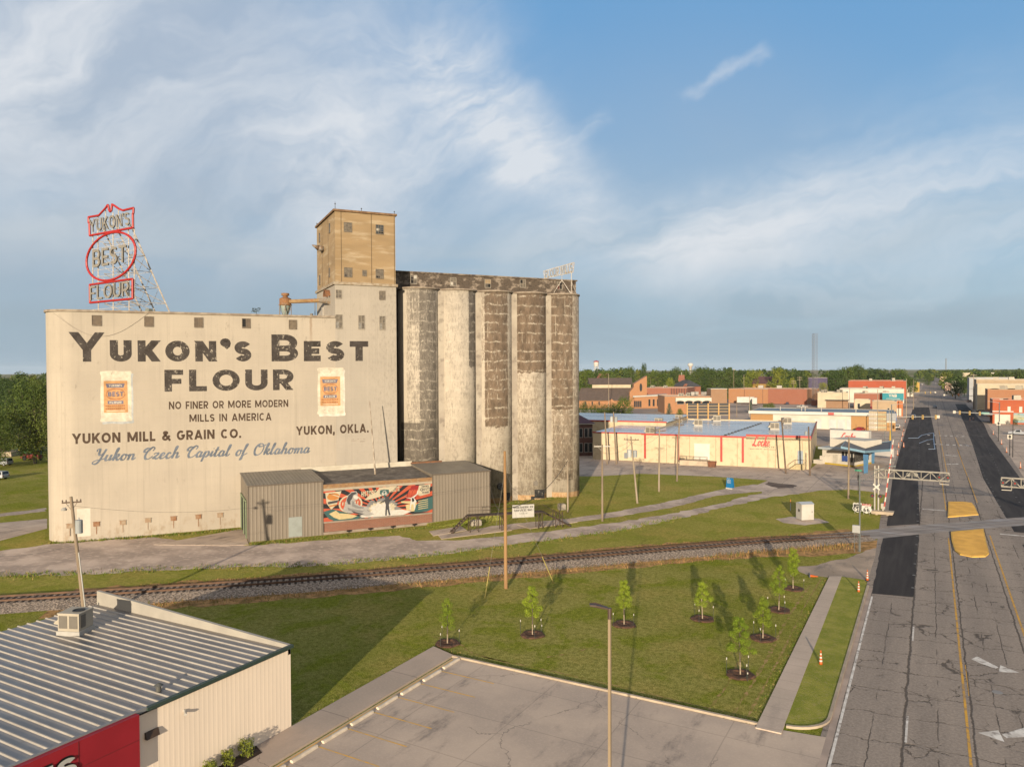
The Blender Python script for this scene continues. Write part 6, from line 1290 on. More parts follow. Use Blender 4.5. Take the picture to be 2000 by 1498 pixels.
CP = Vector((-7.1, 124.3, 0)); cs = cantilever('aluminium crossing signal whose truss arm reaches over the left lanes', CP, 1, 9.4)
cantilever('aluminium crossing signal reaching in from the right edge of the photo', Vector((18.7, 122.4, 0)), -1, 10.2)
ga = thing('crossing_gate', 'raised red and white striped crossing gate arm with its motor and block', 'crossing gate', CP+Vector((.9, -.2, 0)))
MB().box(-.28, -.3, .9, .28, .3, 1.7).box(-.1, -.1, 0, .1, .1, .9).build('motor', ALU, ga)
gd = Vector((.115, 0, 1)).normalized()
for nm, col, ph in (('arm_red', (.55, .045, .02), 0), ('arm_white', (.74, .68, .58), 1)):
    mb = MB()
    for k in range(14):
        if k % 2 == ph: a = Vector((.2, -.4, 1.3))+gd*(k*.72); mb.plate([a-Vector((.085-.002*k, 0, 0)), a+Vector((.085-.002*k, 0, 0)), a+gd*.72+Vector((.085-.002*k, 0, 0)), a+gd*.72-Vector((.085-.002*k, 0, 0))], (0, -1, 0), .06)
    mb.build(nm, flatm(nm, col, .5), ga)
mb = MB(); mb.hexa([(-1.5, -.9, .15), (1.3, -.9, .15), (1.3, .5, .15), (-1.5, .5, .15)], [(-1.7, -1., .6), (1.5, -1., .6), (1.5, .6, .6), (-1.7, .6, .6)]); mb.box(-1., -.7, 0, -.7, .3, .15); mb.box(.5, -.7, 0, .8, .3, .15); mb.build('counterweight_base', KERBC, ga)
# painted shield signs, lamp, meter box
def shield(label, p, top, kind_):
    t = thing('route_sign', label, 'road sign', p, rad(-4)); W2 = flatm('shield_white', (.74, .71, .64), .5); K2 = flatm('shield_black', (.03, .03, .03), .5)
    o_ = [(-.62, .45), (-.72, .75), (-.60, 1.05), (-.66, 1.4), (-.5, 1.62), (-.2, 1.52), (0, 1.62), (.2, 1.52), (.5, 1.62), (.66, 1.4), (.60, 1.05), (.72, .75), (.62, .45), (.3, .28), (0, .12), (-.3, .28)]
    MB().plate([(x, 0, z+.05) for x, z in o_], (0, -1, 0), .04).build('panel', W2 if not kind_ else W2, t)
    mb = MB()
    if kind_: mb.add([(-.6, -.046, 1.33), (.6, -.046, 1.33), (.62, -.046, 1.62), (-.62, -.046, 1.62)], [(0, 1, 2, 3)], 0)
    else: mb.add([(x*.86, -.046, .16+z*.86) for x, z in o_], [tuple(range(len(o_)))], 1)
    mb.build('band', [flatm('band_red', (.40, .03, .02)), K2], t)
    mb = MB(); W_ = text_width('66', .22, .16); letters(mb, '66', .22, .16, lambda x, y, l: (-.42+.84*x/W_, -.05-.001*l, .42+.55*y)); 
    W3 = text_width('US', .22, .16); letters(mb, 'US', .22, .16, lambda x, y, l: (-.22+.44*x/W3, -.05-.001*l, 1.06+.17*y)); mb.build('lettering', K2 if kind_ else W2, t)
    W4 = text_width('ROUTE' if not kind_ else 'YUKON', .2, .14); mb = MB(); letters(mb, top, .2, .14, lambda x, y, l: (-.48+.96*x/W4, -.053-.001*l, 1.38+.17*y)); mb.build('lettering', W2, t)
    mb = MB(); mb.tube((-.4, .05, 0), (-.4, .05, 1.3), .03, .03, 5); mb.tube((.4, .05, 0), (.4, .05, 1.3), .03, .03, 5); mb.build('legs', ALU, t)
shield('black shield-shaped route sign with white figures, left of the street lamp', G(1675, 1003), 'ROUTE', 0); shield('white shield-shaped route sign with a red top band, by the crossing signal', G(1692.5, 1005), 'YUKON', 1)
p = Vector((-7.35, 97.6, 0)); t = thing('street_lamp', 'grey steel street lamp beside the rail crossing, its arm over the street', 'street lamp', p); GS = pm('galv_steel', (.22, .235, .23), (.17, .18, .18), 2, .5, metal=.4)
MB().tube((0, 0, 0), (-.05, .0, 9.4), .11, .08, 8).build('pole', GS, t); mb = MB(); mb.tube((0, 0, 9.2), (3.0, 1.2, 10.3), .045, .04, 6); mb.tube((0, 0, 8.4), (2.9, 1.15, 10.1), .04, .04, 6); mb.tube((1.4, .55, 9.3), (1.5, .6, 9.8), .03, .03, 5); mb.build('arm', GS, t); mb = MB(); mb.cbox((3.3, 1.3, 10.32), .8, .3, .14, .38); mb.build('lamp_head', GS, t)
p = Vector((-7.7, 97.2, 0)); t = thing('meter_box', 'small pale meter box on two thin posts left of the street lamp', 'meter box', p); MB().box(-.42, -.2, 2.35, .42, .2, 3.25).build('box', flatm('meter_grey', (.45, .45, .43)), t); MB().tube((-.2, 0, 0), (-.2, 0, 2.35), .03).tube((.2, 0, 0), (.2, 0, 2.35), .03).build('posts', GS, t)
p = G(1676, 965); t = thing('street_name_sign', 'small green street name sign on a thin dark post', 'street sign', p); MB().tube((0, 0, 0), (0, 0, 4.0), .05, .05, 6).build('post', BLKP, t); mb = MB(); mb.box(-.55, -.02, 4., .55, .02, 4.3); mb.build('plate', flatm('sign_green', (.05, .32, .20)), t); MB().box(-.12, -.1, 2.4, .12, .1, 3.3).build('signal_box', BLKP, t)

# ================================================================== utility poles and wires
POLE = pm('pole_grey', (.36, .275, .19), (.24, .18, .13), 1.6, .9, .2, stretch=(1, 1, .25)); POLEO = pm('pole_orange', (.46, .27, .12), (.36, .20, .085), 1.4, .85, .2, stretch=(1, 1, .2)); POLEP = pm('pole_pale', (.46, .37, .27), (.34, .27, .19), 1.5, .9, .2, stretch=(1, 1, .25)); POLED = pm('pole_dark', (.21, .145, .10), (.15, .105, .075), 1.5, .9, stretch=(1, 1, .25))
XF = pm('transformer_grey', (.40, .42, .42), (.34, .36, .36), 1, .5); XFW = flatm('transformer_white', (.58, .60, .58)); CERA = flatm('insulator', (.20, .15, .12), .3)
POLES = {}
def pole(key, label, base, top, m, r=.15, arms=(), xf=(), mh_=0., extra=None):
    t = thing('utility_pole', label, 'utility pole', base); b = Vector(base); tp = Vector(top)-b
    MB().tube((0, 0, -.1), tp, r*1.15, r*.8, 10).build('shaft', m, t)
    for f, w_, az, white in arms:
        c_ = tp*f; d = Vector((math.cos(az), math.sin(az), 0)); mb = MB(); mb.plate([c_+d*w_+Vector((0, 0, -.06)), c_+d*w_+Vector((0, 0, .06)), c_-d*w_+Vector((0, 0, .06)), c_-d*w_+Vector((0, 0, -.06))], Vector((-d.y, d.x, 0)), .1)
        mb.tube(c_+d*w_*.6, c_-Vector((0, 0, .7)), .02, .02, 4); mb.tube(c_-d*w_*.6, c_-Vector((0, 0, .7)), .02, .02, 4); a_ = mb.build('crossarm', flatm('arm_white', (.60, .55, .46)) if white else POLED, t)
        mb = MB()
        for q in (-.92, -.55, .55, .92): mb.lathe([(.03, .06), (.06, .14), (.06, .2), (.03, .26)], c_+d*w_*q, 8)
        mb.build('insulator', CERA, a_)
    for f, dx_, dy_, h_, rr_, mt in xf:
        c_ = tp*f+Vector((dx_, dy_, 0)); mb = MB(); mb.lathe([(rr_, -h_/2), (rr_, h_/2-.05), (rr_*.92, h_/2), (.02, h_/2+.03)], c_, 14); mb.tube(c_+Vector((0, 0, h_/2)), c_+Vector((0, 0, h_/2+.22)), .05, .04, 6); mb.tube(c_, tp*f, .05, .05, 5); mb.build('transformer', mt, t, False)
    POLES[key] = (t, b+tp); return t
# leaning pole at left
lp_b = G(167, 1215); lp_t = at_depth(138.5, 970, math.hypot(lp_b.x, lp_b.y)+.2)
t = pole('left', 'leaning grey utility pole with a transformer behind the metal store', lp_b, lp_t, POLE, .16, [(.955, .75, .9, False)], [(.765, .42, .16, 1.15, .30, XF)])
tp = Vector(lp_t)-Vector(lp_b)
MB().tube(tp*.0+Vector((.22, .0, 0)), tp*.56+Vector((.2, 0, 0)), .06, .06, 6).build('riser_pipe', flatm('riser_white', (.58, .56, .52)), t)
mb = MB(); mb.lathe([(.22, -.12), (.25, .0), (.12, .12)], tp*.9+Vector((-.75, -.3, 0)), 10); mb.tube(tp*.95, tp*.9+Vector((-.75, -.3, .1)), .03, .03, 4); mb.build('lamp', flatm('lamp_pale', (.5, .47, .42)), t)
ob = G(988, 1149); ot = Vector(ob)+Vector((-.05, 0, zat(988, 881, ob)))
t = pole('orange', 'tall bare orange utility pole standing beside the rails', ob, ot, POLEO, .165)
for kk, (px, py, hh_) in enumerate(((947, 1168, .86), (1081, 1138, .86), (1012, 1030, .98))):
    g_ = G(px, py)-Vector(ob); mb = MB(); q = (ot-Vector(ob))*hh_; mb.tube(q, g_, .012, .012, 4, 0)
    if kk < 2: mb.tube(g_, g_.lerp(q, .24), .045, .045, 6, 1)
    mb.build('guy_wire', [flatm('wire_grey', (.30, .27, .23)), flatm('guy_guard_yellow', (.50, .40, .10))], t)
def pp(key, label, px, py, pyt, m, r=.14, lean=0., **k):
    b = G(px, py); h_ = zat(px, pyt, b); return pole(key, label, b, b+Vector((lean, 0, h_)), m, r, **k)
A1 = rad(4)
pp('p1', 'short pale pole with an orange tip in front of the last silo', 1109, 1000, 895, POLEP, .13)
pp('p2', 'thin grey pole with a white crossarm at the left end of the yellow warehouse', 1176.5, 1018, 868, POLE, .14, arms=[(.975, 1.2, A1+.5, True)])
pp('p3', 'pale pole carrying a white and a grey transformer before the warehouse', 1245, 983, 853, POLEP, .15, -1.1, arms=[(.95, 1.25, A1, False)], xf=[(.745, -.45, -.25, 1.2, .36, XFW), (.745, .5, -.2, 1.1, .34, XF)])
pp('p4', 'pale pole left of the middle of the yellow warehouse', 1287, 960, 838, POLEP, .15, .1, arms=[(.97, 1.1, A1, False)])
pp('p5', 'tall pole with two dark crossarms, left of the white dock door', 1322, 940, 813, POLE, .15, .55, arms=[(.955, 1.3, A1, False), (.87, .95, A1, False)])
pp('p6', 'weathered pole standing close to the left wall of the warehouse', 1186, 907, 805, POLE, .18, -.6)
pp('p7', 'weathered pole with transformers close to the left wall of the warehouse', 1204, 907, 805, POLE, .18, -.7, xf=[(.86, -.5, -.2, 1.2, .36, XFW), (.86, .55, -.1, 1.2, .36, XF)])
pp('p8', 'leaning dark pole between the script sign and the grey door', 1535, 925, 816, POLED, .16, -.9, arms=[(.94, .9, A1+.9, False)])
pp('p9', 'dark pole with a small grey box at the right corner of the warehouse', 1582, 929, 833, POLED, .16, -.3, xf=[(.86, -.5, -.1, .8, .28, XF)])
pp('p10', 'plain brown pole on the grass before the drive-in canopy', 1657, 974, 855, POLE, .15, .05)
WIREM = flatm('wire_dark', (.06, .055, .05), .6)
def wire(label, pts, sag=.6, r=.016):
    mb = MB(); 
    for a, b_ in zip(pts, pts[1:]):
        a, b_ = Vector(a), Vector(b_); P = [a.lerp(b_, i/14)-Vector((0, 0, 4*sag*(i/14)*(1-i/14))) for i in range(15)]; mb.path(P, r, 4)
    return tag(mb.build('power_line', WIREM), label, 'wire')
def pt(k, f=.97): t, tp_ = POLES[k]; b = Vector(t.location); return b+(tp_-b)*f
wire('dark cable sagging from the brown shed past the orange pole to the pale pole', [WU(ud, AV, 5.2), pt('orange', .58), pt('p1', .96)], 1.5, .035)
wire('power line running along the poles before the warehouse', [pt('p2', .97), pt('p3', .95), pt('p4', .97), pt('p5', .95)], .6, .014)
wire('power line from the tall pole to the corner pole of the warehouse', [pt('p5', .95), pt('p8', .95), pt('p9', .95)], .8, .014)
wire('second power line a little lower along the poles before the warehouse', [pt('p2', .9), pt('p3', .9), pt('p4', .9), pt('p5', .87)], .8, .014)
wire('power lines leaving the tall two-arm pole towards the town', [pt('p5', .97), pt('p7', .97), pt('p6', .97)], .7, .014)
wire('power line from the corner pole of the warehouse to the plain brown pole', [pt('p9', .95), pt('p10', .97)], .6, .014)
wire('long power line from the plain brown pole towards the right over the street', [pt('p10', .97), Vector((21, 175, 11))], .8, .014)
wire('pale wires sagging from the leaning left pole along the mill', [pt('left', .93), WU(ua-2, AV+9, 6.), WU(ud+3, AV+2, 5.5)], .5, .012)
wire('pale cable crossing the gravel from the left edge to the leaning pole', [G(-60, 1120)+Vector((0, 0, 2)), pt('left', .62)], .5, .016)

# ================================================================== yellow supply warehouse
YW = pm('yellow_wall', (.76, .62, .41), (.70, .565, .37), .35, .85, .08, c3=(.45, .34, .20), f3=.45, s3=.9); YWR = ribbed('yellow_ribbed', (.66, .51, .30), (.60, .46, .27), .9, 1, .7, 0, .05)
REDT = flatm('red_trim', (.52, .035, .02), .5)
def roofsheet():
    m, t, b = newmat('wet_roof'); co = t.obj(); x, y, z = t.xyz(co)
    n = t.noise(t.map(co, .35, 1, 1), .18, 5)
    col = t.mix(t.step(n, .35, .65), (.37, .375, .39), (.28, .29, .31)); col = t.mix(t.m('MULTIPLY', t.step(t.noise(co, .5, 6, .7), .55, .72), .4), col, (.12, .13, .15))
    s_ = t.m('ABSOLUTE', t.m('SUBTRACT', t.m('FRACT', t.m('DIVIDE', y, 7.5)), .5)); col = t.mix(t.m('MULTIPLY', t.step(s_, .488, .496), .5), col, (.08, .085, .10))
    t.put(b.inputs['Base Color'], col); t.put(b.inputs['Roughness'], t.step(n, .35, .65, .10, .28)); b.inputs['Specular IOR Level'].default_value = .6; return m
WETR = roofsheet()
wA, wB, wC = G(1157, 897), G(1254, 902), G(1583, 917); wh_az = math.atan2(wC.y-wB.y, wC.x-wB.x); WH = 6.67
wh = thing('warehouse', 'long pale yellow warehouse with red trim and a blue-grey flat roof', 'warehouse', wB, wh_az)
WW = (wC-wB).length; DW = 58.
def WL(px, py): q = onplane(px, py, wB, (-math.sin(wh_az), math.cos(wh_az), 0)); d = q-wB; return d.x*math.cos(wh_az)+d.y*math.sin(wh_az), q.z
MB().box(0, 0, -.1, WW, .3, WH).box(0, .3, -.1, .3, DW, WH).box(0, DW-.3, -.1, WW, DW, WH).build('wall', YW, wh)
mb = MB(); mb.box(WW-.3, .3, -.1, WW, DW-.3, WH-.15); mb.build('side_wall', YWR, wh)
MB().box(.3, .3, WH-.6, WW-.3, DW-.3, WH-.22).build('roof', WETR, wh)
mb = MB(); mb.box(-12.4, .9, -.1, 0, 26., WH-.1); mb.build('left_wing', YW, wh); mb = MB(); mb.box(-12.2, 1.1, WH-.1, .3, 25.8, WH-.02); mb.build('roof', WETR, wh)
mb = MB(); mb.box(-46, 27., -.1, 0., DW, WH+.9); mb.build('rear_wing', YW, wh); mb = MB(); mb.box(-46, 27.1, WH+.9, .5, DW+2, WH+1.0); mb.build('roof', WETR, wh)
mb = MB(); x1_, _ = WL(1457, 855); mb.box(-.1, -.12, WH-.25, x1_, 0, WH+.12); mb.box(x1_, -.18, WH+.15, WW+.1, 0, WH+.62); mb.box(-12.5, .78, WH-.2, -.1, .9, WH+.08); mb.box(-46.1, 26.85, WH+.75, .2, 27., WH+1.1); mb.box(WW, -.1, WH-.3, WW+.12, DW, WH+.05); mb.build('red_trim', REDT, wh)
mb = MB(); mb.box(x1_, .0, WH-.5, WW, .3, WH+.6); mb.build('raised_front', YW, wh)
for px in (1260, 1325, 1409, 1451): x_, _ = WL(px, 880); MB().box(x_-.22, -.22, .9, x_+.22, 0, WH-.2).build('red_downpipe', REDT, wh)
for px in (1302, 1347, 1398, 1440, 1500, 1515, 1567): x_, _ = WL(px, 880); MB().box(x_-.05, -.05, 0, x_+.05, 0, WH-.3).build('wall_joint', flatm('joint_tan', (.42, .33, .20)), wh)
x_, z_ = WL(1371, 884); MB().box(x_-1.75, -.08, 1.15, x_+1.75, 0, 4.7).box(x_-1.85, -.1, 4.7, x_+1.85, 0, 4.85).build('dock_door', pm('door_white', (.80, .74, .64), (.74, .68, .58), .5, .6), wh)
mb = MB(); mb.box(x_-4.6, -2.6, 0, x_+1.7, 0, 1.1); mb.build('loading_dock', KERBC, wh)
mb = MB()
for q in (-4.5, -3., -1.5, 0., 1.6): mb.tube((x_+q, -2.5, 1.1), (x_+q, -2.5, 2.1), .04, .04, 5)
mb.tube((x_-4.5, -2.5, 2.1), (x_+1.6, -2.5, 2.1), .04, .04, 5); mb.tube((x_-4.5, -2.5, 1.6), (x_+1.6, -2.5, 1.6), .03, .03, 5); mb.build('dock_rail', flatm('rail_dark', (.10, .08, .06)), wh)
x_, z_ = WL(1563, 893); MB().box(x_-.55, -.06, 1.2, x_+.55, 0, 4.0).build('side_door', flatm('door_bluegrey', (.33, .38, .42)), wh)
mb = MB(); mb.box(x_-.9, -1.4, 0, x_+.8, 0, 1.15); 
for k in range(5): mb.box(x_-.9-.3*(k+1), -1.3, 0, x_-.9-.3*k, -.1, 1.15-.22*(k+1))
mb.build('steps', pm('steps_yellow', (.62, .50, .28)), wh)
mb = MB(); mb.tube((x_-.9, -1.35, 1.15), (x_-.9, -1.35, 2.2), .035, .035, 5); mb.tube((x_+.8, -1.35, 1.15), (x_+.8, -1.35, 2.2), .035, .035, 5); mb.tube((x_-.9, -1.35, 2.2), (x_+.8, -1.35, 2.2), .035, .035, 5); mb.tube((x_-.9, -1.35, 2.2), (x_-2.4, -1.3, 1.0), .035, .035, 5); mb.tube((x_-2.4, -1.3, 1.0), (x_-2.4, -1.3, 0), .035, .035, 5); mb.build('stair_rail', flatm('rail_dark', (.10, .08, .06)), wh)
mb = [MB()]; xl_, zl_ = WL(1469, 873); xr_, zr_ = WL(1503, 871); W0 = script_width('Locke'); script(mb, 'Locke', .15, lambda x, y, l: (xl_+(xr_-xl_)*x/W0, -.012-.0015*l, zl_+y*2.1+.3), .3)
mb[0].build('script_lettering', flatm('script_red', (.62, .09, .075)), wh)
mb = MB(); W0 = text_width('SUPPLY CO.', .22, .2); letters(mb, 'SUPPLY CO.', .22, .2, lambda x, y, l: (xl_+2.2+2.6*x/W0, -.012-.001*l, zl_-.02+.28*y)); 
W0 = text_width('ELECTRICAL WHOLESALE', .2, .2); letters(mb, 'ELECTRICAL WHOLESALE', .2, .2, lambda x, y, l: (xl_-.4+5.4*x/W0, -.012-.001*l, zl_-.5+.18*y)); mb.build('lettering', flatm('text_black', (.05, .04, .035)), wh)
mb = MB(); x_, z_ = WL(1221, 891); mb.box(x_-.4, .55, .6, x_+.4, .9, 1.9); mb.box(x_+.2, .75, 1.9, x_+.3, .9, WH-.3); mb.build('meter_cabinet', flatm('meter_blue', (.26, .28, .30)), wh)
for k, (px, py, dd) in enumerate(((1271, 848, 'nearest the left front edge of the blue roof'), (1287, 829, 'just behind the one nearest the left edge of the blue roof'), (1326, 822, 'at the far edge of the blue roof behind the two-crossarm pole'), (1364, 832, 'on the blue roof before the tall orange-framed sign'), (1400, 823, 'at the far edge of the blue roof, right of the orange-framed sign'), (1512, 839, 'on the blue roof nearest the red script lettering'), (1537, 828, 'right of all the others on the blue roof'))):
    p = G(px, py, WH-.2); ac_unit('air_conditioner', 'pale air conditioner '+dd, p, wh_az+.05*k, (2.1, 1.7, 1.5), .25, 'air conditioners on the blue warehouse roof', (.62, .54, .40))
mb = MB(); pa, pb = G(1410, 852, WH-.18), G(1486, 827, WH-.18)
mb.tube(pa, pb, .07, .07, 5)
for k in range(14): q = pa.lerp(pb, k/13); mb.cbox((q.x, q.y, q.z+.06), .5, .35, .26, .4)
tag(mb.build('roof_pipe', flatm('pipe_black', (.04, .045, .05))), 'dark pipe on blocks running across the blue warehouse roof', 'pipe')
for px, py, lab in ((1391, 912, 'brown rusty bin right of the dock platform'), (1331, 905, 'dark bin left of the dock platform')):
    p = G(px, py); t = MB(); t.hexa([(-.7, -.5, 0), (.7, -.5, 0), (.7, .5, 0), (-.7, .5, 0)], [(-.85, -.6, 1.2), (.85, -.6, 1.2), (.85, .6, 1.2), (-.85, .6, 1.2)]).box(-.9, -.65, 1.2, .9, .65, 1.28); tag(t.build('rubbish_bin', pm('bin_rust', (.26, .10, .05), (.17, .075, .04), 1.5, .8) if px > 1350 else flatm('bin_dark', (.07, .055, .045))), lab, 'bin').location = p

# ================================================================== town buildings
def bmat(n, c, **k): return pm(n, c, tuple(q*.86 for q in c), k.pop('scale', .3), .88, .05, **k)
B_OR = brickmat('orange_brick', (.50, .23, .10), (.44, .20, .085), (.40, .24, .14)); B_RD = brickmat('red_brick', (.40, .135, .075), (.34, .115, .065), (.34, .19, .13)); B_DK = brickmat('maroon_brick', (.17, .065, .045), (.14, .055, .04), (.2, .13, .1)); B_BR = brickmat('brown_brick', (.40, .22, .12), (.34, .19, .10), (.34, .24, .16))
CREAM = bmat('cream_wall', (.68, .57, .40)); WHITEW = bmat('white_wall', (.78, .71, .60)); TANB = bmat('tan_wall', (.52, .38, .24)); GREYW = bmat('grey_wall', (.42, .42, .42)); ROOFB = pm('shingle_brown', (.17, .12, .095), (.13, .095, .075), .8, .9); ROOFD = pm('shingle_dark', (.085, .085, .09), (.065, .065, .07), .8, .9); ROOFL = bmat('roof_pale', (.62, .58, .52)); ROOFG = pm('roof_blue_grey', (.27, .31, .33), (.2, .23, .25), .2, .5); ROOFM = flatm('roof_maroon', (.15, .045, .04), .6); WINB = flatm('glass_dark', (.03, .035, .04), .15); COPE = bmat('coping', (.66, .60, .50)); FRW = flatm('frame_white', (.68, .64, .57))
def bld(name, label, pL, pR, d, h, wall, roof=ROOFL, cope=COPE, wins=(), cat='building', group=None, par=.45, z0=-.1, rz_=None):
    """flat-roofed block on the ground line pL - pR, d metres deep; wins: (x0, x1, z0, z1) as shares of the front"""
    a = math.atan2(pR.y-pL.y, pR.x-pL.x); W_ = (pR-pL).length; t = thing(name, label, cat, (pL.x, pL.y, 0), a, group)
    MB().box(0, 0, z0, W_, d, h-par).box(0, 0, h-par, W_, .3, h).box(0, d-.3, h-par, W_, d, h).box(0, .3, h-par, .3, d-.3, h).box(W_-.3, .3, h-par, W_, d-.3, h).build('wall', wall, t)
    MB().box(.3, .3, h-par, W_-.3, d-.3, h-par+.05).build('roof', roof, t)
    if cope:
        c_ = MB(); e = .06; c_.box(-e, -e, h, W_+e, .36, h+.12); c_.box(-e, d-.36, h, W_+e, d+e, h+.12); c_.box(-e, .36, h, .36, d-.36, h+.12); c_.box(W_-.36, .36, h, W_+e, d-.36, h+.12); c_.build('coping', cope, t)
    for w0 in wins:
        x0, x1, za, zb = w0[:4]; m_ = w0[4] if len(w0) > 4 else WINB
        f = MB(); X0, X1, Z0, Z1 = x0*W_, x1*W_, za*h, zb*h
        f.box(X0-.08, -.06, Z0-.08, X0, 0, Z1+.08); f.box(X1, -.06, Z0-.08, X1+.08, 0, Z1+.08); f.box(X0, -.06, Z1, X1, 0, Z1+.08); f.box(X0, -.08, Z0-.08, X1, 0, Z0); fo = f.build('window', FRW, t)
        MB().box(X0, -.025, Z0, X1, -.005, Z1).build('pane', m_, fo)
    return t, W_
def gable(name, label, p, az, w_, d, hw, hr, wall, roof, cat='house', wins=True, group=None, hip=False):
    t = thing(name, label, cat, (p.x, p.y, 0), az, group); MB().box(-w_/2, 0, -.1, w_/2, d, hw).build('wall', wall, t); e = .5
    r_ = MB(); k = w_*.32 if hip else -.0
    r_.add([(-w_/2-e, -e, hw), (w_/2+e, -e, hw), (w_/2+e, d+e, hw), (-w_/2-e, d+e, hw), (-w_/2-e+k, d/2, hr), (w_/2+e-k, d/2, hr)], [(0, 1, 5, 4), (2, 3, 4, 5), (0, 4, 3), (1, 2, 5), (3, 2, 1, 0)]); r_.build('roof', roof, t)
    if wins:
        for x in (-.3, .3): MB().box(w_*x-.5, -.04, hw*.35, w_*x+.5, 0, hw*.8).build('window', WINB, t)
    return t
# maroon brick block peeping out behind the last silo
pR_ = G(1157.5, 890); pL_ = pR_+Vector((-16*math.cos(rad(38)), -16*math.sin(rad(38)), 0)); 
t, W_ = bld('brick_building', 'dark maroon brick building with two rows of windows behind the last silo', pL_, pR_, 14, 8.2, B_DK, ROOFM, None, [(x, x+.05, z, z+.27) for x in (.70, .785, .87, .94) for z in (.12, .58)], par=.1)
mb = MB(); mb.add([(-.6, -.6, 8.3), (W_+.6, -.6, 8.3), (W_+.6, 14.6, 8.3), (-.6, 14.6, 8.3), (4, 7, 11.2), (W_-4, 7, 11.2)], [(0, 1, 5, 4), (2, 3, 4, 5), (0, 4, 3), (1, 2, 5), (3, 2, 1, 0)]); mb.build('hip_roof', ROOFM, t); mb = MB(); mb.box(-.5, -.5, 8.05, W_+.5, 0, 8.3); mb.build('eaves', FRW, t)
# church
ca, cb = G(1128, 797), G(1235, 797); caz = math.atan2(cb.y-ca.y, cb.x-ca.x); cw = (cb-ca).length; ch = thing('church', 'orange brick church with broad brown roofs and a tall slanted brick end wall', 'church', ca, caz)
sc2 = depth(ca)/CF
def cz(py): return CAM_H-(py-722)*sc2
MB().box(0, 0, -.1, cw, 22, cz(782)).build('wall', B_OR, ch)
mb = MB(); mb.add([(-1, -.8, cz(782)), (cw, -.8, cz(782)), (cw, 12, cz(759.5)), (2, 12, cz(759.5)), (-1, -.8, cz(782)-.4), (cw, -.8, cz(782)-.4), (cw, 12, cz(759.5)-.4), (2, 12, cz(759.5)-.4)], [(0, 1, 2, 3), (0, 4, 5, 1), (1, 5, 6, 2), (3, 7, 4, 0), (2, 6, 7, 3)]); mb.build('lower_roof', ROOFB, ch)
MB().box(8.5, 12, cz(775), cw, 26, cz(752.5)).build('clerestory', CREAM, ch)
mb = MB(); mb.add([(7, 11., cz(752.5)), (cw+1, 11., cz(752.5)), (cw+1, 20, cz(740)), (6, 20, cz(740)), (6, 30, cz(752.5)), (cw+1, 30, cz(752.5))], [(0, 1, 2, 3), (3, 2, 5, 4), (0, 3, 4), (1, 5, 2)]); mb.build('upper_roof', ROOFB, ch)
def chp(pts, y0, y1, nm, mat): 
    vs = [((x-1128)*sc2, cz(y)) for x, y in pts]; n_ = len(vs); m3 = MB(); m3.add([(x, y0, z) for x, z in vs]+[(x, y1, z) for x, z in vs], [tuple(range(n_)), tuple(range(2*n_-1, n_-1, -1))]+[(i, i+n_, (i+1) % n_+n_, (i+1) % n_) for i in range(n_)]); return m3.build(nm, mat, ch)
chp([(1228, 797), (1228, 767), (1236, 757), (1236, 751), (1247, 744), (1261, 735.5), (1261, 797)], -3., 10, 'end_wall', B_OR); chp([(1249.5+2.6*math.cos(rad(a)), 757.5-8*math.sin(rad(a))) for a in range(0, 360, 24)], -3.05, -2.9, 'oval_window', WINB)
chp([(1236, 797), (1236, 776), (1298, 773), (1298, 797)], -6., 4., 'porch_wall', B_OR); chp([(1234, 776), (1234, 773.5), (1299, 770.5), (1299, 773)], -6.6, 4.5, 'porch_roof', ROOFL)
for k in range(4): chp([(1236+3.6*k, 795), (1236+3.6*k, 783), (1239+3.6*k, 783), (1239+3.6*k, 795)], -6.06, -5.98, 'door', WINB)
for k in range(4): chp([(1263+8*k, 793), (1263+8*k, 780), (1266.5+8*k, 780), (1266.5+8*k, 793)], -6.06, -5.98, 'window', WINB)
for k in range(3): chp([(1142+13.3*k, 792), (1142+13.3*k, 785), (1144.6+13.3*k, 785), (1144.6+13.3*k, 792)], -.06, .02, 'window', WINB)
chp([(1183, 792), (1183, 787), (1194, 780), (1203, 787), (1203, 792)], -1.6, .0, 'porch_gable', B_OR)
def FB(name, label, xL, xR, d, ytop, wall, dep, dz=0., **k):
    """block facing the viewer squarely to the street at a given distance, for fronts whose foot is hidden"""
    a, b = at_depth(xL, 740, dep), at_depth(xR, 740, dep+dz); h = zat((xL+xR)/2, ytop, (a+b)/2); a.z = b.z = 0; return bld(name, label, a, b, d, h, wall, **k)
t, W_ = FB('brick_hall', 'long red brick hall with pilasters behind the church', 1260, 1342, 26, 757.5, B_RD, 500, -6)
mb = MB(); 
for k in range(7): x = W_*(.62+.06*k); mb.box(x, -.3, 0, x+.9, 0, 9.2)
mb.build('pilaster', B_DK, t)
gable('hip_house', 'house with a dark hip roof and white dormer behind the brick hall', at_depth(1327, 755, 540), rad(-35), 17, 12, 9.5, 14, B_RD, ROOFD, hip=True); gable('red_gable_house', 'small red gabled house right of the dark hip roof', at_depth(1352, 760, 535), rad(60), 6, 7, 8, 11.5, B_RD, B_RD)
t = gable('bell_gable', 'thin red brick bell gable with a small white cross', at_depth(1330.5, 745, 590), rad(-15), 4, 1.2, 12.5, 17.2, B_RD, B_RD, 'bell tower', False); mb = MB(); mb.tube((0, .6, 17), (0, .6, 19.2), .15); mb.tube((-.6, .6, 18.4), (.6, .6, 18.4), .15); mb.build('cross', FRW, t)
gable('far_house', 'small far house with a dull red roof among the trees', at_depth(1173, 735, 640), rad(-20), 8, 7, 14, 18.3, CREAM, pm('roof_red_dull', (.30, .10, .075)), 'house')
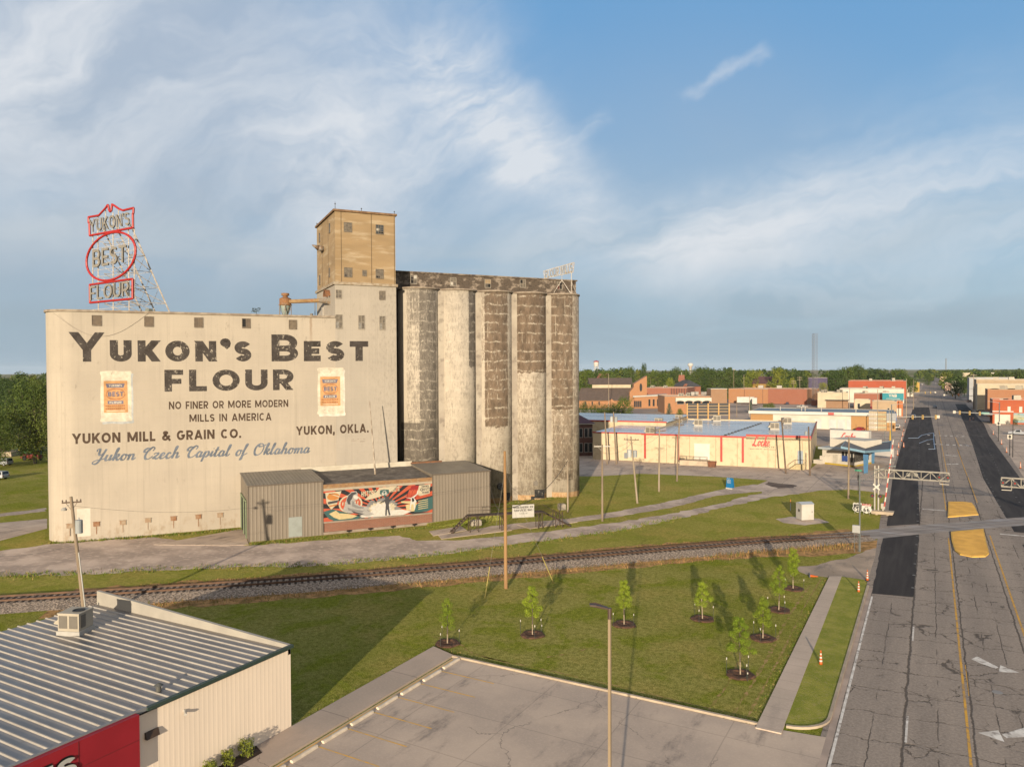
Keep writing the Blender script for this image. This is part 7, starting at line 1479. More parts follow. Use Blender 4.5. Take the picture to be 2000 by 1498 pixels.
gable('far_house', 'far house with a brown roof and yellow wall behind the long orange building', at_depth(1490, 752, 610), rad(-25), 19, 9, 10, 15.6, bmat('ochre_wall', (.55, .33, .10)), pm('roof_plum', (.14, .07, .07)), 'house')
# orange brick hall with arched canopy
t, W_ = FB('brick_office', 'orange brick office with a white scalloped canopy and a taller brick block', 1298, 1420, 22, 774, B_OR, 372, 6, wins=[(.20+.135*k, .31+.135*k, .55, .76) for k in range(4)])
d_ = 372; k_ = d_/CF
mb = MB(); x0, x1 = W_*.17, W_*.74; n_ = 4; zb = zat(1350, 785, at_depth(1350, 785, d_)); zt_ = zat(1350, 777, at_depth(1350, 777, d_)); vs = [(x0, zt_), (x1, zt_)]
for q in range(n_-1, -1, -1):
    for a in range(0, 181, 30): vs.append((x0+(x1-x0)*(q+.5+.5*math.cos(rad(a)))/n_, zb-.0+.75*math.sin(rad(a))-.2))
n2 = len(vs); mb.add([(x, -1.6, z) for x, z in vs]+[(x, -.05, z) for x, z in vs], [tuple(range(n2)), tuple(range(2*n2-1, n2-1, -1))]+[(i, i+n2, (i+1) % n2+n2, (i+1) % n2) for i in range(n2)]); mb.build('canopy', WHITEW, t)
h2 = zat(1402, 760.5, at_depth(1402, 760, d_)); MB().box(W_*.735, -1.2, 0, W_*.99, 8, h2).build('tower_block', B_BR, t); MB().box(W_*.73, -1.3, h2, W_*.995, 8.1, h2+.25).build('coping', COPE, t)
mb = MB()
for k in range(5): mb.cbox((W_*(.5+.09*k), 8+k % 2*4, 9.6), 1.6, 1.6, 1.6, k*.3)
mb.build('roof_units', flatm('unit_pale', (.5, .46, .40)), t)
# tall sign of dark louvred panels in an orange frame
sd_ = 262; a, b = at_depth(1342, 800, sd_), at_depth(1424, 800, sd_+3); a.z = b.z = 0; az_ = math.atan2(b.y-a.y, b.x-a.x); W_ = (b-a).length; ls = thing('louvred_sign', 'tall orange steel frame holding rows of black louvred panels', 'sign frame', a, az_); z1 = zat(1380, 788, at_depth(1380, 788, sd_)); z0 = zat(1380, 812, at_depth(1380, 812, sd_)); OF = flatm('frame_orange', (.62, .34, .09), .5)
mb = MB()
for k in range(5): x = W_*k/4; mb.box(x-.22, -.2, 0, x+.22, .25, z1)
mb.build('posts', OF, ls)
for k in range(4):
    for j, (fa, fb) in enumerate(((.0, .18), (.24, .42), (.48, .64), (.72, .92))): MB().box(W_*k/4+.24, 0, z1-(z1-z0)*fb, W_*(k+1)/4-.24, .15, z1-(z1-z0)*fa).build('louvre_panel', flatm('panel_black', (.025, .023, .024), .4), ls)
mb = MB()
for f in (.21, .45, .68, .96): mb.box(0, -.1, z1-(z1-z0)*(f+.02), W_, -.02, z1-(z1-z0)*(f-.02))
mb.build('rails', bmat('rail_cream', (.55, .42, .24)), ls)
# long orange store block and lot things
t, W_ = FB('long_store', 'long low brick store, orange on its left half and red on its right', 1423, 1576, 30, 760, B_OR, 498, -14, wins=[(.70, .725, .05, .42, GREYW), (.77, .80, .05, .45, WHITEW)])
MB().box(W_*.52, -.12, 0, W_+.05, 0, 9.2).build('red_facing', B_RD, t); mb = MB()
for f in (.37, .61): mb.cbox((W_*f, 9, 10.3), 3, 2.4, 1.7, .2)
mb.build('roof_units', flatm('unit_pale', (.5, .46, .40)), t)
for k in range(2): MB().box(W_*(.21+.24*k), -.1, 0, W_*(.21+.24*k)+.2, 0, 9).build('joint', B_DK, t)
# lattice mast
mp = G(1590.5, 792); mt_ = thing('radio_mast', 'tall grey lattice radio mast rising from the middle of town', 'mast', mp); zT = zat(1591, 652, mp); mb = MB(); zs = np.linspace(0, zT, 27); rr0 = 1.55
cr_ = [Vector((rr0*math.cos(a), rr0*math.sin(a), 0)) for a in (.5, .5+2.094, .5+4.189)]
for c_ in cr_: mb.tube(c_, c_+Vector((0, 0, zT)), .12, .10, 5)
for i in range(26):
    for j in range(3):
        a, b = cr_[j], cr_[(j+1) % 3]; mb.tube(a+Vector((0, 0, zs[i])), b+Vector((0, 0, zs[i+1])), .04, .04, 4); mb.tube(a+Vector((0, 0, zs[i+1])), b+Vector((0, 0, zs[i+1])), .06, .06, 4)
        if i < 9: mb.tube(b+Vector((0, 0, zs[i])), a+Vector((0, 0, zs[i+1])), .055, .055, 4)
mb.build('lattice', pm('mast_grey', (.26, .24, .23), (.18, .165, .16)), mt_)
MB().cbox((1., -1.5, 1.6), 4.5, 3.2, 3.2).build('hut', B_RD, mt_)
# shop row between the mast and the street
t, W_ = FB('shop_row', 'cream and brown shop with a dark awning beside the lattice mast', 1597, 1657, 20, 767, CREAM, 446, 0, wins=[(.36, .44, .08, .4), (.62, .7, .12, .42), (.8, .92, .12, .42)])
MB().box(W_*.28, -.08, 0, W_, 0, 4.2).build('brick_base', B_BR, t); MB().box(W_*.26, -2., 4.2, W_*1.02, -.08, 4.6).build('awning', flatm('awning_dark', (.06, .05, .05)), t)
t, W_ = FB('red_store', 'large plain red brick store rising above the shop roofs', 1657, 1770, 40, 744, pm('red_paint_wall', (.47, .11, .055), (.42, .10, .05), .15, .9, .05), 600, 0, roof=ROOFD)
t, W_ = FB('white_roof_shop', 'low shop with a broad white roof below the red brick store', 1640, 1766, 26, 759.5, WHITEW, 520, 0, par=.2); FB('white_roof_shop', 'nearer low shop with a white roof and pale red front', 1668, 1764, 14, 769, B_RD, 450, 0, roof=WHITEW, cope=WHITEW, par=.2)
t, W_ = FB('tan_shop', 'small pale shed with a blue-grey door in the dark lot', 1669, 1700, 10, 781, CREAM, 385, 0, wins=[(.2, .35, .45, .75)]); FB('tan_shop', 'small shop with a brown hipped roof behind the teal sign post', 1704, 1752, 12, 784, TANB, 362, 0, roof=ROOFB, wins=[(.62, .7, .2, .6)]); 
t, W_ = FB('orange_front_shop', 'small orange-fronted shop with a teal-framed door under the teal sign', 1746, 1764, 12, 784, bmat('shop_orange', (.58, .20, .08)), 372, 0, wins=[(.3, .8, .1, .55, WHITEW)])
p = at_depth(1612, 790, 395); p.z = 0; bx = thing('vending_stall', 'small blue and red vending stall before the brown brick shop', 'stall', p, -.4); MB().box(-1.8, -1, 0, 1.8, 1, 2.2).build('body', bmat('stall_red', (.5, .14, .06)), bx); MB().box(-1.2, -1.05, .6, 1.2, -1, 1.6).build('panel', flatm('stall_blue', (.25, .42, .6)), bx)
# strip building behind the warehouse
pL_, pR_ = G(1466, 834), G(1749, 842); t, W_ = bld('strip_mall', 'long white and orange strip building with a blue-grey roof behind the warehouse', pL_, pR_, 24, 6.2, WHITEW, ROOFG, None, par=.15)
d2 = G(1749, 842); zf = 6.2
MB().box(-.6, -1.2, zf-1.05, W_*.83, -.0, zf+.0).build('fascia', pm('fascia_white', (.74, .72, .66), (.68, .66, .61), .3), t)
MB().box(0, -.10, 0, W_*.165, -.02, zf-1.05).build('brick_panel', brickmat('ochre_brick', (.52, .28, .10), (.47, .25, .09), (.45, .28, .13)), t); MB().box(W_*.71, -.10, 0, W_*.85, -.02, zf-1.05).build('brick_panel', MATS['ochre_brick'], t)
MB().box(W_*.845, -.8, zf-2.6, W_+.1, -.02, zf).build('grey_band', GREYW, t); MB().box(W_*.85, -.15, 2.9, W_, -.02, zf-2.6).build('white_band', WHITEW, t); MB().box(W_*.85, -.12, 0, W_, -.02, 2.9).build('brick_panel', MATS['ochre_brick'], t); MB().box(W_+.1, -.8, zf-2.6, W_+.3, 14, zf).build('blue_end', flatm('blue_end', (.06, .17, .42)), t)
mb = MB(); mb.box(W_*.555, -1.28, zf-1.0, W_*.595, -1.2, zf-.1); mb.build('red_sign', REDT, t); MB().box(W_*.6, -1.27, zf-.95, W_*.65, -1.2, zf-.2).build('white_sign', WHITEW, t)
for f in (.27, .36, .46, .56, .62, .68): MB().box(W_*f, -.06, .1, W_*f+2.4, -.02, 3.6).build('garage_door', pm('garage_white', (.70, .68, .64), (.6, .59, .57), .6), t)
mb = MB()
for f, y in ((.2, 8), (.36, 6), (.385, 6), (.50, 6), (.74, 4)): mb.tube((W_*f, y, zf-.1), (W_*f, y, zf+1.3), .16, .16, 6)
mb.build('roof_vent', flatm('vent_pale', (.6, .56, .5)), t)
# tenant directory pylon
def pylon(name, label, p, w_, zb, zt_, rows, posts=(-.4, .4), colr=CREAM, az_=rad(-4)):
    t = thing(name, label, 'sign', p, az_); MB().tube((w_*posts[0], 0, 0), (w_*posts[0], 0, zt_), .09).tube((w_*posts[1], 0, 0), (w_*posts[1], 0, zt_), .09).build('posts', GS, t); MB().box(-w_/2, -.15, zb, w_/2, .15, zt_).build('cabinet', flatm('cabinet_dark', (.16, .15, .13)), t)
    for k in range(rows):
        for j in (0, 1):
            z0_, z1_ = zb+(zt_-zb)*(k+.06)/rows, zb+(zt_-zb)*(k+.94)/rows; x0_ = -w_/2+.08+j*w_/2; mm = [CREAM, bmat('sign_pale_yellow', (.66, .58, .36)), WHITEW, bmat('sign_pale_orange', (.62, .42, .22))][(k*2+j*3) % 4]
            pn = MB().box(x0_, -.18, z0_, x0_+w_/2-.14, -.15, z1_).build('panel', mm, t); l_ = MB(); 
            for q in range(3+(k+j) % 3): l_.box(x0_+.2+q*.42, -.19, z0_+(z1_-z0_)*.35, x0_+.2+q*.42+.3, -.18, z0_+(z1_-z0_)*.65)
            l_.build('lettering', flatm('faint_text', (.30, .2, .14)), pn)
    return t
pb = G(1714, 866); pylon('directory_sign', 'tall two-column tenant sign with cream panels before the strip building', pb, 4.7, zat(1714, 841, pb), zat(1714, 803, pb), 9)
# teal bank sign
pb = G(1744, 799); ts = thing('teal_sign', 'large teal street sign with three white letters above the shops', 'sign', pb, rad(-6)); TEAL = flatm('teal', (.02, .30, .36), .5); s_ = depth(pb)/CF; zt_, zb = zat(1744, 768, pb), zat(1744, 781, pb)
MB().box(-18.5*s_, -.3, zb, 18.5*s_, .3, zt_).build('panel', TEAL, ts); MB().box(-18.6*s_, -.35, zt_, 18.6*s_, .35, zt_+.5).build('cap', WHITEW, ts); MB().box(-1*s_, -.3, 0, 2.2*s_, .3, zb).build('post', TEAL, ts); MB().box(-15*s_, -.3, zb-3.8*s_, 15*s_, .3, zb-.7*s_).build('reader_board', flatm('reader', (.42, .52, .48)), ts)
mb = MB(); W0 = text_width('YNB', .22, .12); letters(mb, 'YNB', .22, .12, lambda x, y, l: (-7.5*s_+14.5*s_*x/W0, -.31-.004*l, zb+5.2*s_+6*s_*y)); mb.box(-12*s_, -.32, zb+2*s_, 12*s_, -.3, zb+2.7*s_); mb.build('lettering', WHITEW, ts)
# drive-in with the butterfly canopy
dA, dB, dC = G(1606, 905), G(1668, 912), G(1702, 905); da = math.atan2(dB.y-dA.y, dB.x-dA.x); di = thing('drive_in', 'small white drive-in with a grey butterfly canopy and pale blue legs', 'restaurant', dA, da); wD = (dB-dA).length; zD = zat(1640, 886, dA)
def DL(p): q = Vector(p)-dA; return Vector((q.x*math.cos(da)+q.y*math.sin(da), -q.x*math.sin(da)+q.y*math.cos(da), q.z))
c3_ = DL(dC); MB().prism([(0, 0), (wD, 0), (c3_.x, c3_.y), (c3_.x-3, 9), (0, 9)], 0, 3.4).build('wall', WHITEW, di); MB().prism([(-.6, -.8), (wD+.2, -.8), (c3_.x+.6, c3_.y-.4), (c3_.x-2.5, 9.5), (-.6, 9.5)], 3.4, 3.85).build('roof', bmat('pale_blue_roof', (.50, .55, .58)), di); MB().box(.5, 2.2, 3.85, 9, 9, 5.7).build('roof_box', WHITEW, di)
MB().prism([(.4, -.25), (wD, -.25), (c3_.x+.2, c3_.y-.3), (c3_.x, c3_.y), (wD, 0), (.4, 0)], -.02, .32).build('yellow_plinth', flatm('plinth_yellow', (.62, .42, .02)), di)
x0_, x1_ = wD*.62, wD*.985; mb = MB(); mb.box(x0_, -.06, 1.0, x1_, 0, 3.2); 
n_d = Vector((c3_.x-wD, c3_.y, 0)); mb.hexa([(wD, -.04, 1.), (c3_.x*.85+wD*.15, c3_.y*.85-.06, 1.), (c3_.x*.85+wD*.15, c3_.y*.85, 1.), (wD, 0, 1.)], [(wD, -.04, 3.2), (c3_.x*.85+wD*.15, c3_.y*.85-.06, 3.2), (c3_.x*.85+wD*.15, c3_.y*.85, 3.2), (wD, 0, 3.2)]); gw = mb.build('shop_window', WINB, di)
mb = MB(); 
for f in (0, .28, .52, .76, 1): x = x0_+(x1_-x0_)*f; mb.box(x-.06, -.12, .9, x+.06, -.06, 3.3)
mb.box(x0_, -.12, .85, x1_, -.06, 1.); mb.build('mullion', FRW, gw); MB().box(x0_+.12, -.14, 1.1, x0_+1.5, -.065, 2.3).build('poster', flatm('poster_blue', (.03, .08, .30)), gw); MB().box(wD*.35, -.05, .2, wD*.5, 0, 2.4).build('door', pm('door_cream', (.66, .6, .5)), di)
mb = MB(); mb.box(-1.2, -1.6, 0, .6, .3, .9); mb.box(-.4, -.4, 0, .8, .0, 1.8); mb.build('planter_wall', WHITEW, di)
def CN(px, py, z): return DL(G(px, py, z))
zc0, zc1 = 4.1, 5.4
lo = [CN(1642.6, 872, zc1), CN(1689, 881, zc0), CN(1739, 877.5, zc1-.2), CN(1741, 861.5, zc1-.2), CN(1693.5, 868, zc0), CN(1653, 859.5, zc1)]
mb = MB()
for q in ((0, 1, 4, 5), (1, 2, 3, 4)): P = [lo[i] for i in q]; mb.add(P+[p+Vector((0, 0, -.35)) for p in P], [(0, 1, 2, 3), (7, 6, 5, 4)])
mb.build('canopy', pm('canopy_grey', (.19, .185, .19), (.15, .145, .15), .5, .8), di)
mb = MB()
for a, b in ((0, 1), (1, 2), (2, 3), (3, 4), (4, 5), (5, 0)): P = [lo[a], lo[b]]; mb.plate([P[0]+Vector((0, 0, .06)), P[1]+Vector((0, 0, .06)), P[1]-Vector((0, 0, .42)), P[0]-Vector((0, 0, .42))], Vector((0, 0, 1)).cross(P[1]-P[0]), .08)
mb.build('canopy_edge', flatm('edge_blue', (.28, .46, .58)), di)
BLU = flatm('leg_blue', (.10, .26, .46))
for pxa, pya, pxb, pyb in ((1691, 925, 1692, 884), (1704, 905, 1702, 882)):
    a = DL(G(pxa, pya)); b = Vector((a.x, a.y, 4.0)); MB().hexa([(a.x-.35, a.y-.15, 0), (a.x+.35, a.y-.15, 0), (a.x+.35, a.y+.15, 0), (a.x-.35, a.y+.15, 0)], [(b.x-.5, b.y-.15, 4.), (b.x+.5, b.y-.15, 4.), (b.x+.5, b.y+.15, 4.), (b.x-.5, b.y+.15, 4.)]).build('leg', BLU, di)
q = DL(G(1722, 895)); MB().box(q.x-3, q.y, .6, q.x+3, q.y+.1, 2.6).build('banner', bmat('banner_white', (.66, .62, .58)), di)
p = G(1738.5, 860); t = thing('marker_pole', 'thin pale pole with a yellow foot standing at the kerb', 'pole', p); MB().tube((0, 0, 0), (0, 0, 3.), .25, .12).build('foot', flatm('foot_yellow', (.65, .42, .03)), t); MB().tube((0, 0, 3.), (-.3, 0, 9.), .09, .05).build('shaft', flatm('shaft_pale', (.6, .5, .36)), t)
# box trailer with red script in the yard
p = G(1656, 868); tl = thing('box_trailer', 'white box trailer with red script lettering parked behind the drive-in', 'trailer', p, rad(-12)); MB().box(-5, 0, 1., 5.6, 2.5, 4.).build('body', bmat('trailer_white', (.74, .70, .64)), tl)
mb = MB(); W0 = script_width('Locke'); script(mb, 'Locke', .16, lambda x, y, l: (-2.2+4.2*x/W0, -.012-.002*l, 1.7+1.5*y)); mb.build('script_lettering', flatm('script_red', (.62, .09, .075)), tl)
mb = MB(); 
for x in (-3.6, -2.5, 4.): mb.tube((x, .02, .5), (x, .3, .5), .5, .5, 14); mb.tube((x, 2.2, .5), (x, 2.48, .5), .5, .5, 14)
mb.build('wheels', BLKP, tl)

# ---- right-hand side of the street
def R2B(name, label, X0, X1, Y0, Y1, h, wall, **k): return bld(name, label, Vector((X0, Y0, 0)), Vector((X1, Y0, 0)), Y1-Y0, h, wall, **k)
def xg(px, Y):     # x of a ground direction at street distance Y
    r = ray(px, 760); return float(r[0]/r[1]*Y)
def hz(px, py, Y): r = ray(px, py); return float(CAM_H+r[2]/r[1]*Y)
Y_ = 345; x0_ = xg(1939, Y_); t, W_ = R2B('red_mural_shop', 'bright red brick corner shop with a landscape mural on its side', x0_, x0_+34, Y_, Y_+16, hz(1960, 781, Y_), pm('red_orange_wall', (.52, .13, .055), (.47, .115, .05), .3, .9, .05), wins=[(.145, .17, .5, .72, WHITEW), (.255, .28, .5, .72, WHITEW), (.40, .43, .5, .72, WHITEW)])
MB().box(W_*.20, -.06, .6, W_*.75, 0, 4.3).build('mural', pm('mural_landscape', (.55, .50, .30), (.28, .42, .48), .22, .8, stretch=(1, 1, 3), c3=(.16, .24, .07), f3=.9, s3=.5), t); MB().box(-.05, -.12, 4.6, W_*.2, 0, 5.).build('cornice', FRW, t); MB().box(W_*.02, -.08, 0, W_*.17, 0, 3.6).build('shopfront', WHITEW, t)
MB().box(-3., -.5, 3.4, 0, 16, 3.9).build('awning', bmat('awning_grey', (.36, .37, .38)), t)
Y_ = 392; x0_ = xg(1929, Y_); R2B('brown_brick_shop', 'orange-brown brick block above the red mural shop', x0_, x0_+18, Y_, Y_+18, hz(1955, 761, Y_), brickmat('rust_brick', (.47, .20, .09), (.42, .175, .08), (.4, .25, .15)), cope=CREAM)
x1_ = x0_+18.1; R2B('cream_shop', 'cream rendered block right of the orange-brown brick block', x1_, x1_+24, Y_, Y_+18, hz(1990, 760.5, Y_), CREAM, wins=[(.05, .32, .1, .5, bmat('cream_panel', (.6, .55, .46)))])
Y_ = 452; x0_ = xg(1907, Y_); R2B('tan_theatre', 'tall tan block with pale roof seen end-on beside the street', x0_, x0_+62, Y_+.0, Y_+26, hz(1960, 742, Y_), TANB, cope=WHITEW, wins=[(.62, .64, .68, .8), (.70, .72, .68, .8)]); 
Y_ = 430; x0_ = xg(1909, Y_); R2B('cream_shop', 'pale cream two-storey front before the tall tan block', x0_, x0_+24, Y_, Y_+16, hz(1930, 751, Y_), CREAM)
Y_ = 560; x0_ = xg(1893, Y_); R2B('grey_roof_hall', 'hall with a blue-grey roof beyond the dark street tree', x0_, x0_+24, Y_, Y_+30, hz(1890, 738, Y_), bmat('pale_grey_wall', (.5, .5, .5)), roof=ROOFG)
FILL = [('low white roadside shop far down the right of the street', 1858, 1874, 745, WHITEW, 900), ('far pinkish shop on the right of the street', 1846, 1858, 748, bmat('pink_wall', (.6, .4, .32)), 820), ('far tan roadside block on the right of the street', 1836, 1850, 736, TANB, 1300), ('far white block on the left of the street', 1772, 1784, 757, WHITEW, 640), ('far ochre shop on the left of the street', 1782, 1796, 747, bmat('ochre_shop', (.62, .40, .10)), 760), ('far cream store on the plain right of the street', 1880, 1900, 728.5, CREAM, 1500), ('far white warehouse on the right edge of the plain', 1935, 1950, 728, WHITEW, 1500)]
for lab, a, b, yt, m_, dd in FILL:
    FB('far_shop', lab, a, b, dd*.03, yt, m_, dd, 0)
t, W_ = FB('fuel_station', 'small yellow and orange fuel canopy far down on the left of the street', 1786, 1796, 10, 746, bmat('canopy_yellow', (.60, .38, .08)), 800, 0)
# gable-roofed purple block and church hall behind the mast
FB('town_block', 'dark purple-walled block behind the lattice mast', 1579, 1616, 20, 738, bmat('purple_wall', (.11, .09, .16)), 640, 0, roof=ROOFD)
# town poles and lamps
for k, (px, py, pyt, lab) in enumerate(((1433, 783, 722, 'tall lamp pole with a white head above the long orange store'), (1453, 783, 732, 'pale bare pole above the long orange store'), (1550, 786, 742, 'grey town pole with two short crossarms'), (1562, 787, 735, 'taller town pole with two crossarms left of the mast'), (1578, 788, 734, 'dark town pole just left of the mast'), (1659, 800, 758, 'thin pole at the dark lot edge'), (1439, 815, 780, 'pale pole in the lot behind the warehouse'), (1464, 815, 770, 'pole before the conifer in the lot'), (1271, 775, 737, 'short white pole behind the brick hall'), (1189, 800, 730, 'pale pole on the ridge of the church roof'), (1205, 815, 792, 'thin pale post behind the warehouse roof'), (1770, 818, 740, 'pale street pole on the left kerb far down the street'), (1784, 800, 742, 'grey street pole farther down the left kerb'), (1901, 800, 730, 'wooden pole with a crossarm by the tall tan block'), (1953, 825, 780, 'white lamp pole before the red mural shop'), (1714, 842, 760, 'thin lamp pole behind the tenant sign'))):
    b = G(px, py); h_ = zat(px, pyt, b); t = thing('town_pole', lab, 'pole', b, 0, 'poles about the town'); MB().tube((0, 0, 0), (0, 0, h_), .18, .12, 6).build('shaft', POLEP if k % 2 else POLE, t)
    if k in (2, 3, 13): MB().box(-1.6, -.08, h_-.9, 1.6, .08, h_-.65).box(-1.6, -.08, h_-2.3, 1.6, .08, h_-2.05).build('crossarm', POLEP, t)
    if k in (0, 14, 15): MB().cbox((.4, 0, h_), 1.2, .5, .3).build('lamp_head', WHITEW, t)
# traffic signals on mast arms
YS = flatm('signal_yellow', (.66, .38, .03), .5)
def signal(label, X, Y, sgn, L, heads, z=6.6, green=False):
    t = thing('traffic_signal', label, 'traffic signal', (X, Y, 0)); MB().tube((0, 0, 0), (0, 0, 10.5), .18, .13, 8).build('pole', GS, t); MB().tube((0, 0, z), (sgn*L, 0, z+.35), .13, .07, 6).tube((0, 0, 10.3), (sgn*3.2, 0, 10.8), .07, .06, 5).build('arm', pm('arm_pale', (.55, .55, .53)), t)
    for f in heads:
        mb = MB(); x = sgn*L*f; zz = z+.35*f; mb.box(x-.24, -.2, zz-.75, x+.24, .12, zz+.55, 0)
        for j in range(3): mb.tube((x, -.2, zz-.5+.42*j), (x, -.26, zz-.5+.42*j), .15, .15, 10, 1)
        mb.build('signal_head', [YS, BLKP], t)
    if green: MB().box(sgn*L*.3-1.1, -.1, z-.1, sgn*L*.3+1.1, -.03, z+.45).build('street_name', flatm('sign_mint', (.25, .48, .40)), t)
    MB().box(sgn*L*.98-.4, -.1, z-.1, sgn*L*.98+.4, -.05, z+.8).build('lane_sign', WHITEW, t); return t
signal('traffic signal reaching over the left lanes beyond the blue streak', -10.8, 262, 1, 13., (.45, .66, .93)); signal('traffic signal on the right with a mint street name plate', 19.6, 292, -1, 13., (.42, .64, .86), green=True); signal('far traffic signal near the tall tan block', 20., 470, -1, 14., (.5, .7), green=True); signal('far traffic signal on the left before the ochre shop', -11.5, 520, 1, 14., (.6, .8))
# cars
def car(label, p, az_, col, kind_='car', group=None):
    t = thing('parked_car' if kind_ != 'pickup' else 'pickup_truck', label, 'car' if kind_ != 'pickup' else 'pickup', (p.x, p.y, 0), az_, group); m_ = pm('car_paint_%02d%02d%02d' % tuple(int(q*99) for q in col), col, tuple(q*.93 for q in col), 1, .3, spec=.6)
    if kind_ == 'suv': pr = [(-2.35, .45), (-2.4, .95), (-2.3, 1.1), (-2.2, 1.7), (.35, 1.75), (1.15, 1.12), (2.2, 1.0), (2.4, .85), (2.4, .45)]; cab = (-2.12, .9)
    elif kind_ == 'pickup': pr = [(-2.9, .5), (-2.9, 1.15), (-.75, 1.15), (-.65, 1.8), (.75, 1.82), (1.35, 1.2), (2.75, 1.1), (2.85, .5)]; cab = (-.5, 1.0)
    elif kind_ == 'van': pr = [(-2.6, .4), (-2.6, 2.5), (1.2, 2.6), (1.7, 1.6), (2.5, 1.3), (2.6, .4)]; cab = (.5, 1.5)
    else: pr = [(-2.2, .4), (-2.25, .9), (-1.6, 1.02), (-1.0, 1.42), (.4, 1.45), (1.2, .98), (2.1, .85), (2.25, .6), (2.2, .4)]; cab = (-1.2, .9)
    n_ = len(pr); W_ = .9; mb = MB(); top = max(z for _, z in pr)
    def ww(z): return W_*(1-.16*max(0, (z-1.)/(max(top, 1.5)-1.)) if z > 1. and kind_ != 'van' else 1)
    mb.add([(x, -ww(z), z) for x, z in pr]+[(x, ww(z), z) for x, z in pr], [tuple(range(n_)), tuple(range(2*n_-1, n_-1, -1))]+[(i, i+n_, (i+1) % n_+n_, (i+1) % n_) for i in range(n_)]); mb.build('body', m_, t)
    mb = MB(); x0, x1 = cab; z0, z1 = 1.08 if kind_ != 'car' else 1.0, top-.1
    for s in (-1, 1): mb.add([(x0, s*(ww(z0)+.012), z0), (x1, s*(ww(z0)+.012), z0), (x1-.45, s*(ww(z1)+.012), z1), (x0+.15, s*(ww(z1)+.012), z1)], [(0, 1, 2, 3) if s < 0 else (3, 2, 1, 0)])
    bk = pr[2] if kind_ == 'suv' else (x0-.1, z0); mb.add([(x0-.24 if kind_ == 'suv' else x0-.28, -.72, z0+.05), (x0-.24 if kind_ == 'suv' else x0-.28, .72, z0+.05), (x0-.10 if kind_ == 'suv' else x0+.05, .66, z1), (x0-.10 if kind_ == 'suv' else x0+.05, -.66, z1)], [(3, 2, 1, 0)]); mb.build('window', WINB, t)
    for x in (-1.45, 1.45) if kind_ != 'pickup' else (-1.8, 1.8):
        for s in (-1, 1): wb = MB().tube((x, s*.72, .34), (x, s*.93, .34), .34, .34, 14).build('wheel', BLKP, t); MB().tube((x, s*.92, .34), (x, s*.945, .34), .19, .19, 10).build('rim', flatm('rim_grey', (.4, .4, .4), .3), wb)
    mb = MB(); 
    for s in (-1, 1): mb.box(pr[0][0]-.06, s*.75-.13, .75, pr[0][0]+.02, s*.75+.13, .98)
    mb.build('tail_light', REDL, t); return t
car('red car parked before the orange brick of the strip building', G(1681, 842), rad(75), (.42, .02, .03)); car('white pickup crossing the lot near the lattice mast', G(1567, 797), rad(160), (.62, .60, .56), 'pickup'); car('dark SUV on the fresh overlay far down the left lanes', Vector((-6.6, 365, 0)), rad(90), (.10, .13, .16), 'suv'); car('dark car waiting in the middle of the far street', Vector((1.8, 465, 0)), rad(-90), (.05, .05, .055)); car('silver pickup parked at the right edge of the photo', G(1990, 850), rad(170), (.45, .47, .50), 'pickup'); car('white SUV on the lawn left of the mill', G(3, 909), rad(200), (.60, .62, .64), 'suv'); car('white SUV mostly cut off by the left edge of the photo', G(-8, 936), rad(200), (.58, .60, .62), 'suv')
for k, (px, py, c_, kk, lab) in enumerate(((1507, 788, (.66, .63, .58), 'van', 'white van left of two before the long orange store'), (1523, 788, (.66, .63, .58), 'van', 'white van right of two before the long orange store'), (1752, 838, (.6, .58, .55), 'suv', 'white SUV by the kerb at the end of the strip building'), (1925, 800, (.42, .42, .42), 'suv', 'grey SUV in the shade by the right pavement'), (1870, 772, (.5, .12, .06), 'car', 'red-brown car far down the right lanes'), (1858, 768, (.5, .5, .52), 'car', 'silver car far down the right lanes'), (1916, 806, (.05, .05, .06), 'car', 'black car in the shade beside the right pavement'), (1676, 797, (.03, .03, .04), 'suv', 'black SUV in the dark lot'), (1697, 799, (.3, .03, .03), 'car', 'maroon car in the dark lot'), (1651, 796, (.03, .03, .035), 'car', 'black car parked under the dark shop awning'))): car(lab, G(px, py), rad(80+k*7), c_, kk)
p = G(1456, 790); t = thing('semi_trailer', 'white semi trailer parked before the long orange store', 'trailer', p, rad(8)); MB().box(-5, 0, 1.1, 5, 2.5, 4.6).build('body', bmat('trailer_white', (.74, .70, .64)), t); mb = MB(); [mb.tube((x, .05, .5), (x, .3, .5), .5, .5, 12) for x in (-4, -3, 3.6)]; mb.build('wheels', BLKP, t)
p = G(1474, 792); t = thing('box_truck', 'white box truck seen from behind in the lot', 'truck', p, rad(10)); MB().box(-1.4, 0, .9, 1.3, 6, 4.5).build('body', bmat('trailer_white', (.74, .70, .64)), t); MB().box(-1.3, 6.1, .6, 1.2, 8, 3.).build('cab', bmat('cab_white', (.66, .64, .60)), t); mb = MB(); [mb.tube((x, .5, .5), (x+.3, .5, .5), .5, .5, 12) for x in (-1.3, .9)]; mb.build('wheels', BLKP, t)
# channelizer cones down the street
for k, (px, py) in enumerate(((1755, 875), (1765, 874), (1753, 890), (1761, 862), (1765, 842), (1763, 852), (1768, 825))): copy_tree(CONE, G(px, py), .2*k, 'small far orange cone in the row along the left kerb of the street', 'far cones along the left kerb', 1.3)
for k, (px, py) in enumerate(((1894.5, 821), (1900.5, 820), (1956, 868), (1966, 884), (1993, 915), (1940, 849))): copy_tree(CONE, G(px, py), .3*k, 'small far orange cone along the right edge of the fresh overlay', 'far cones along the right overlay', 1.25)
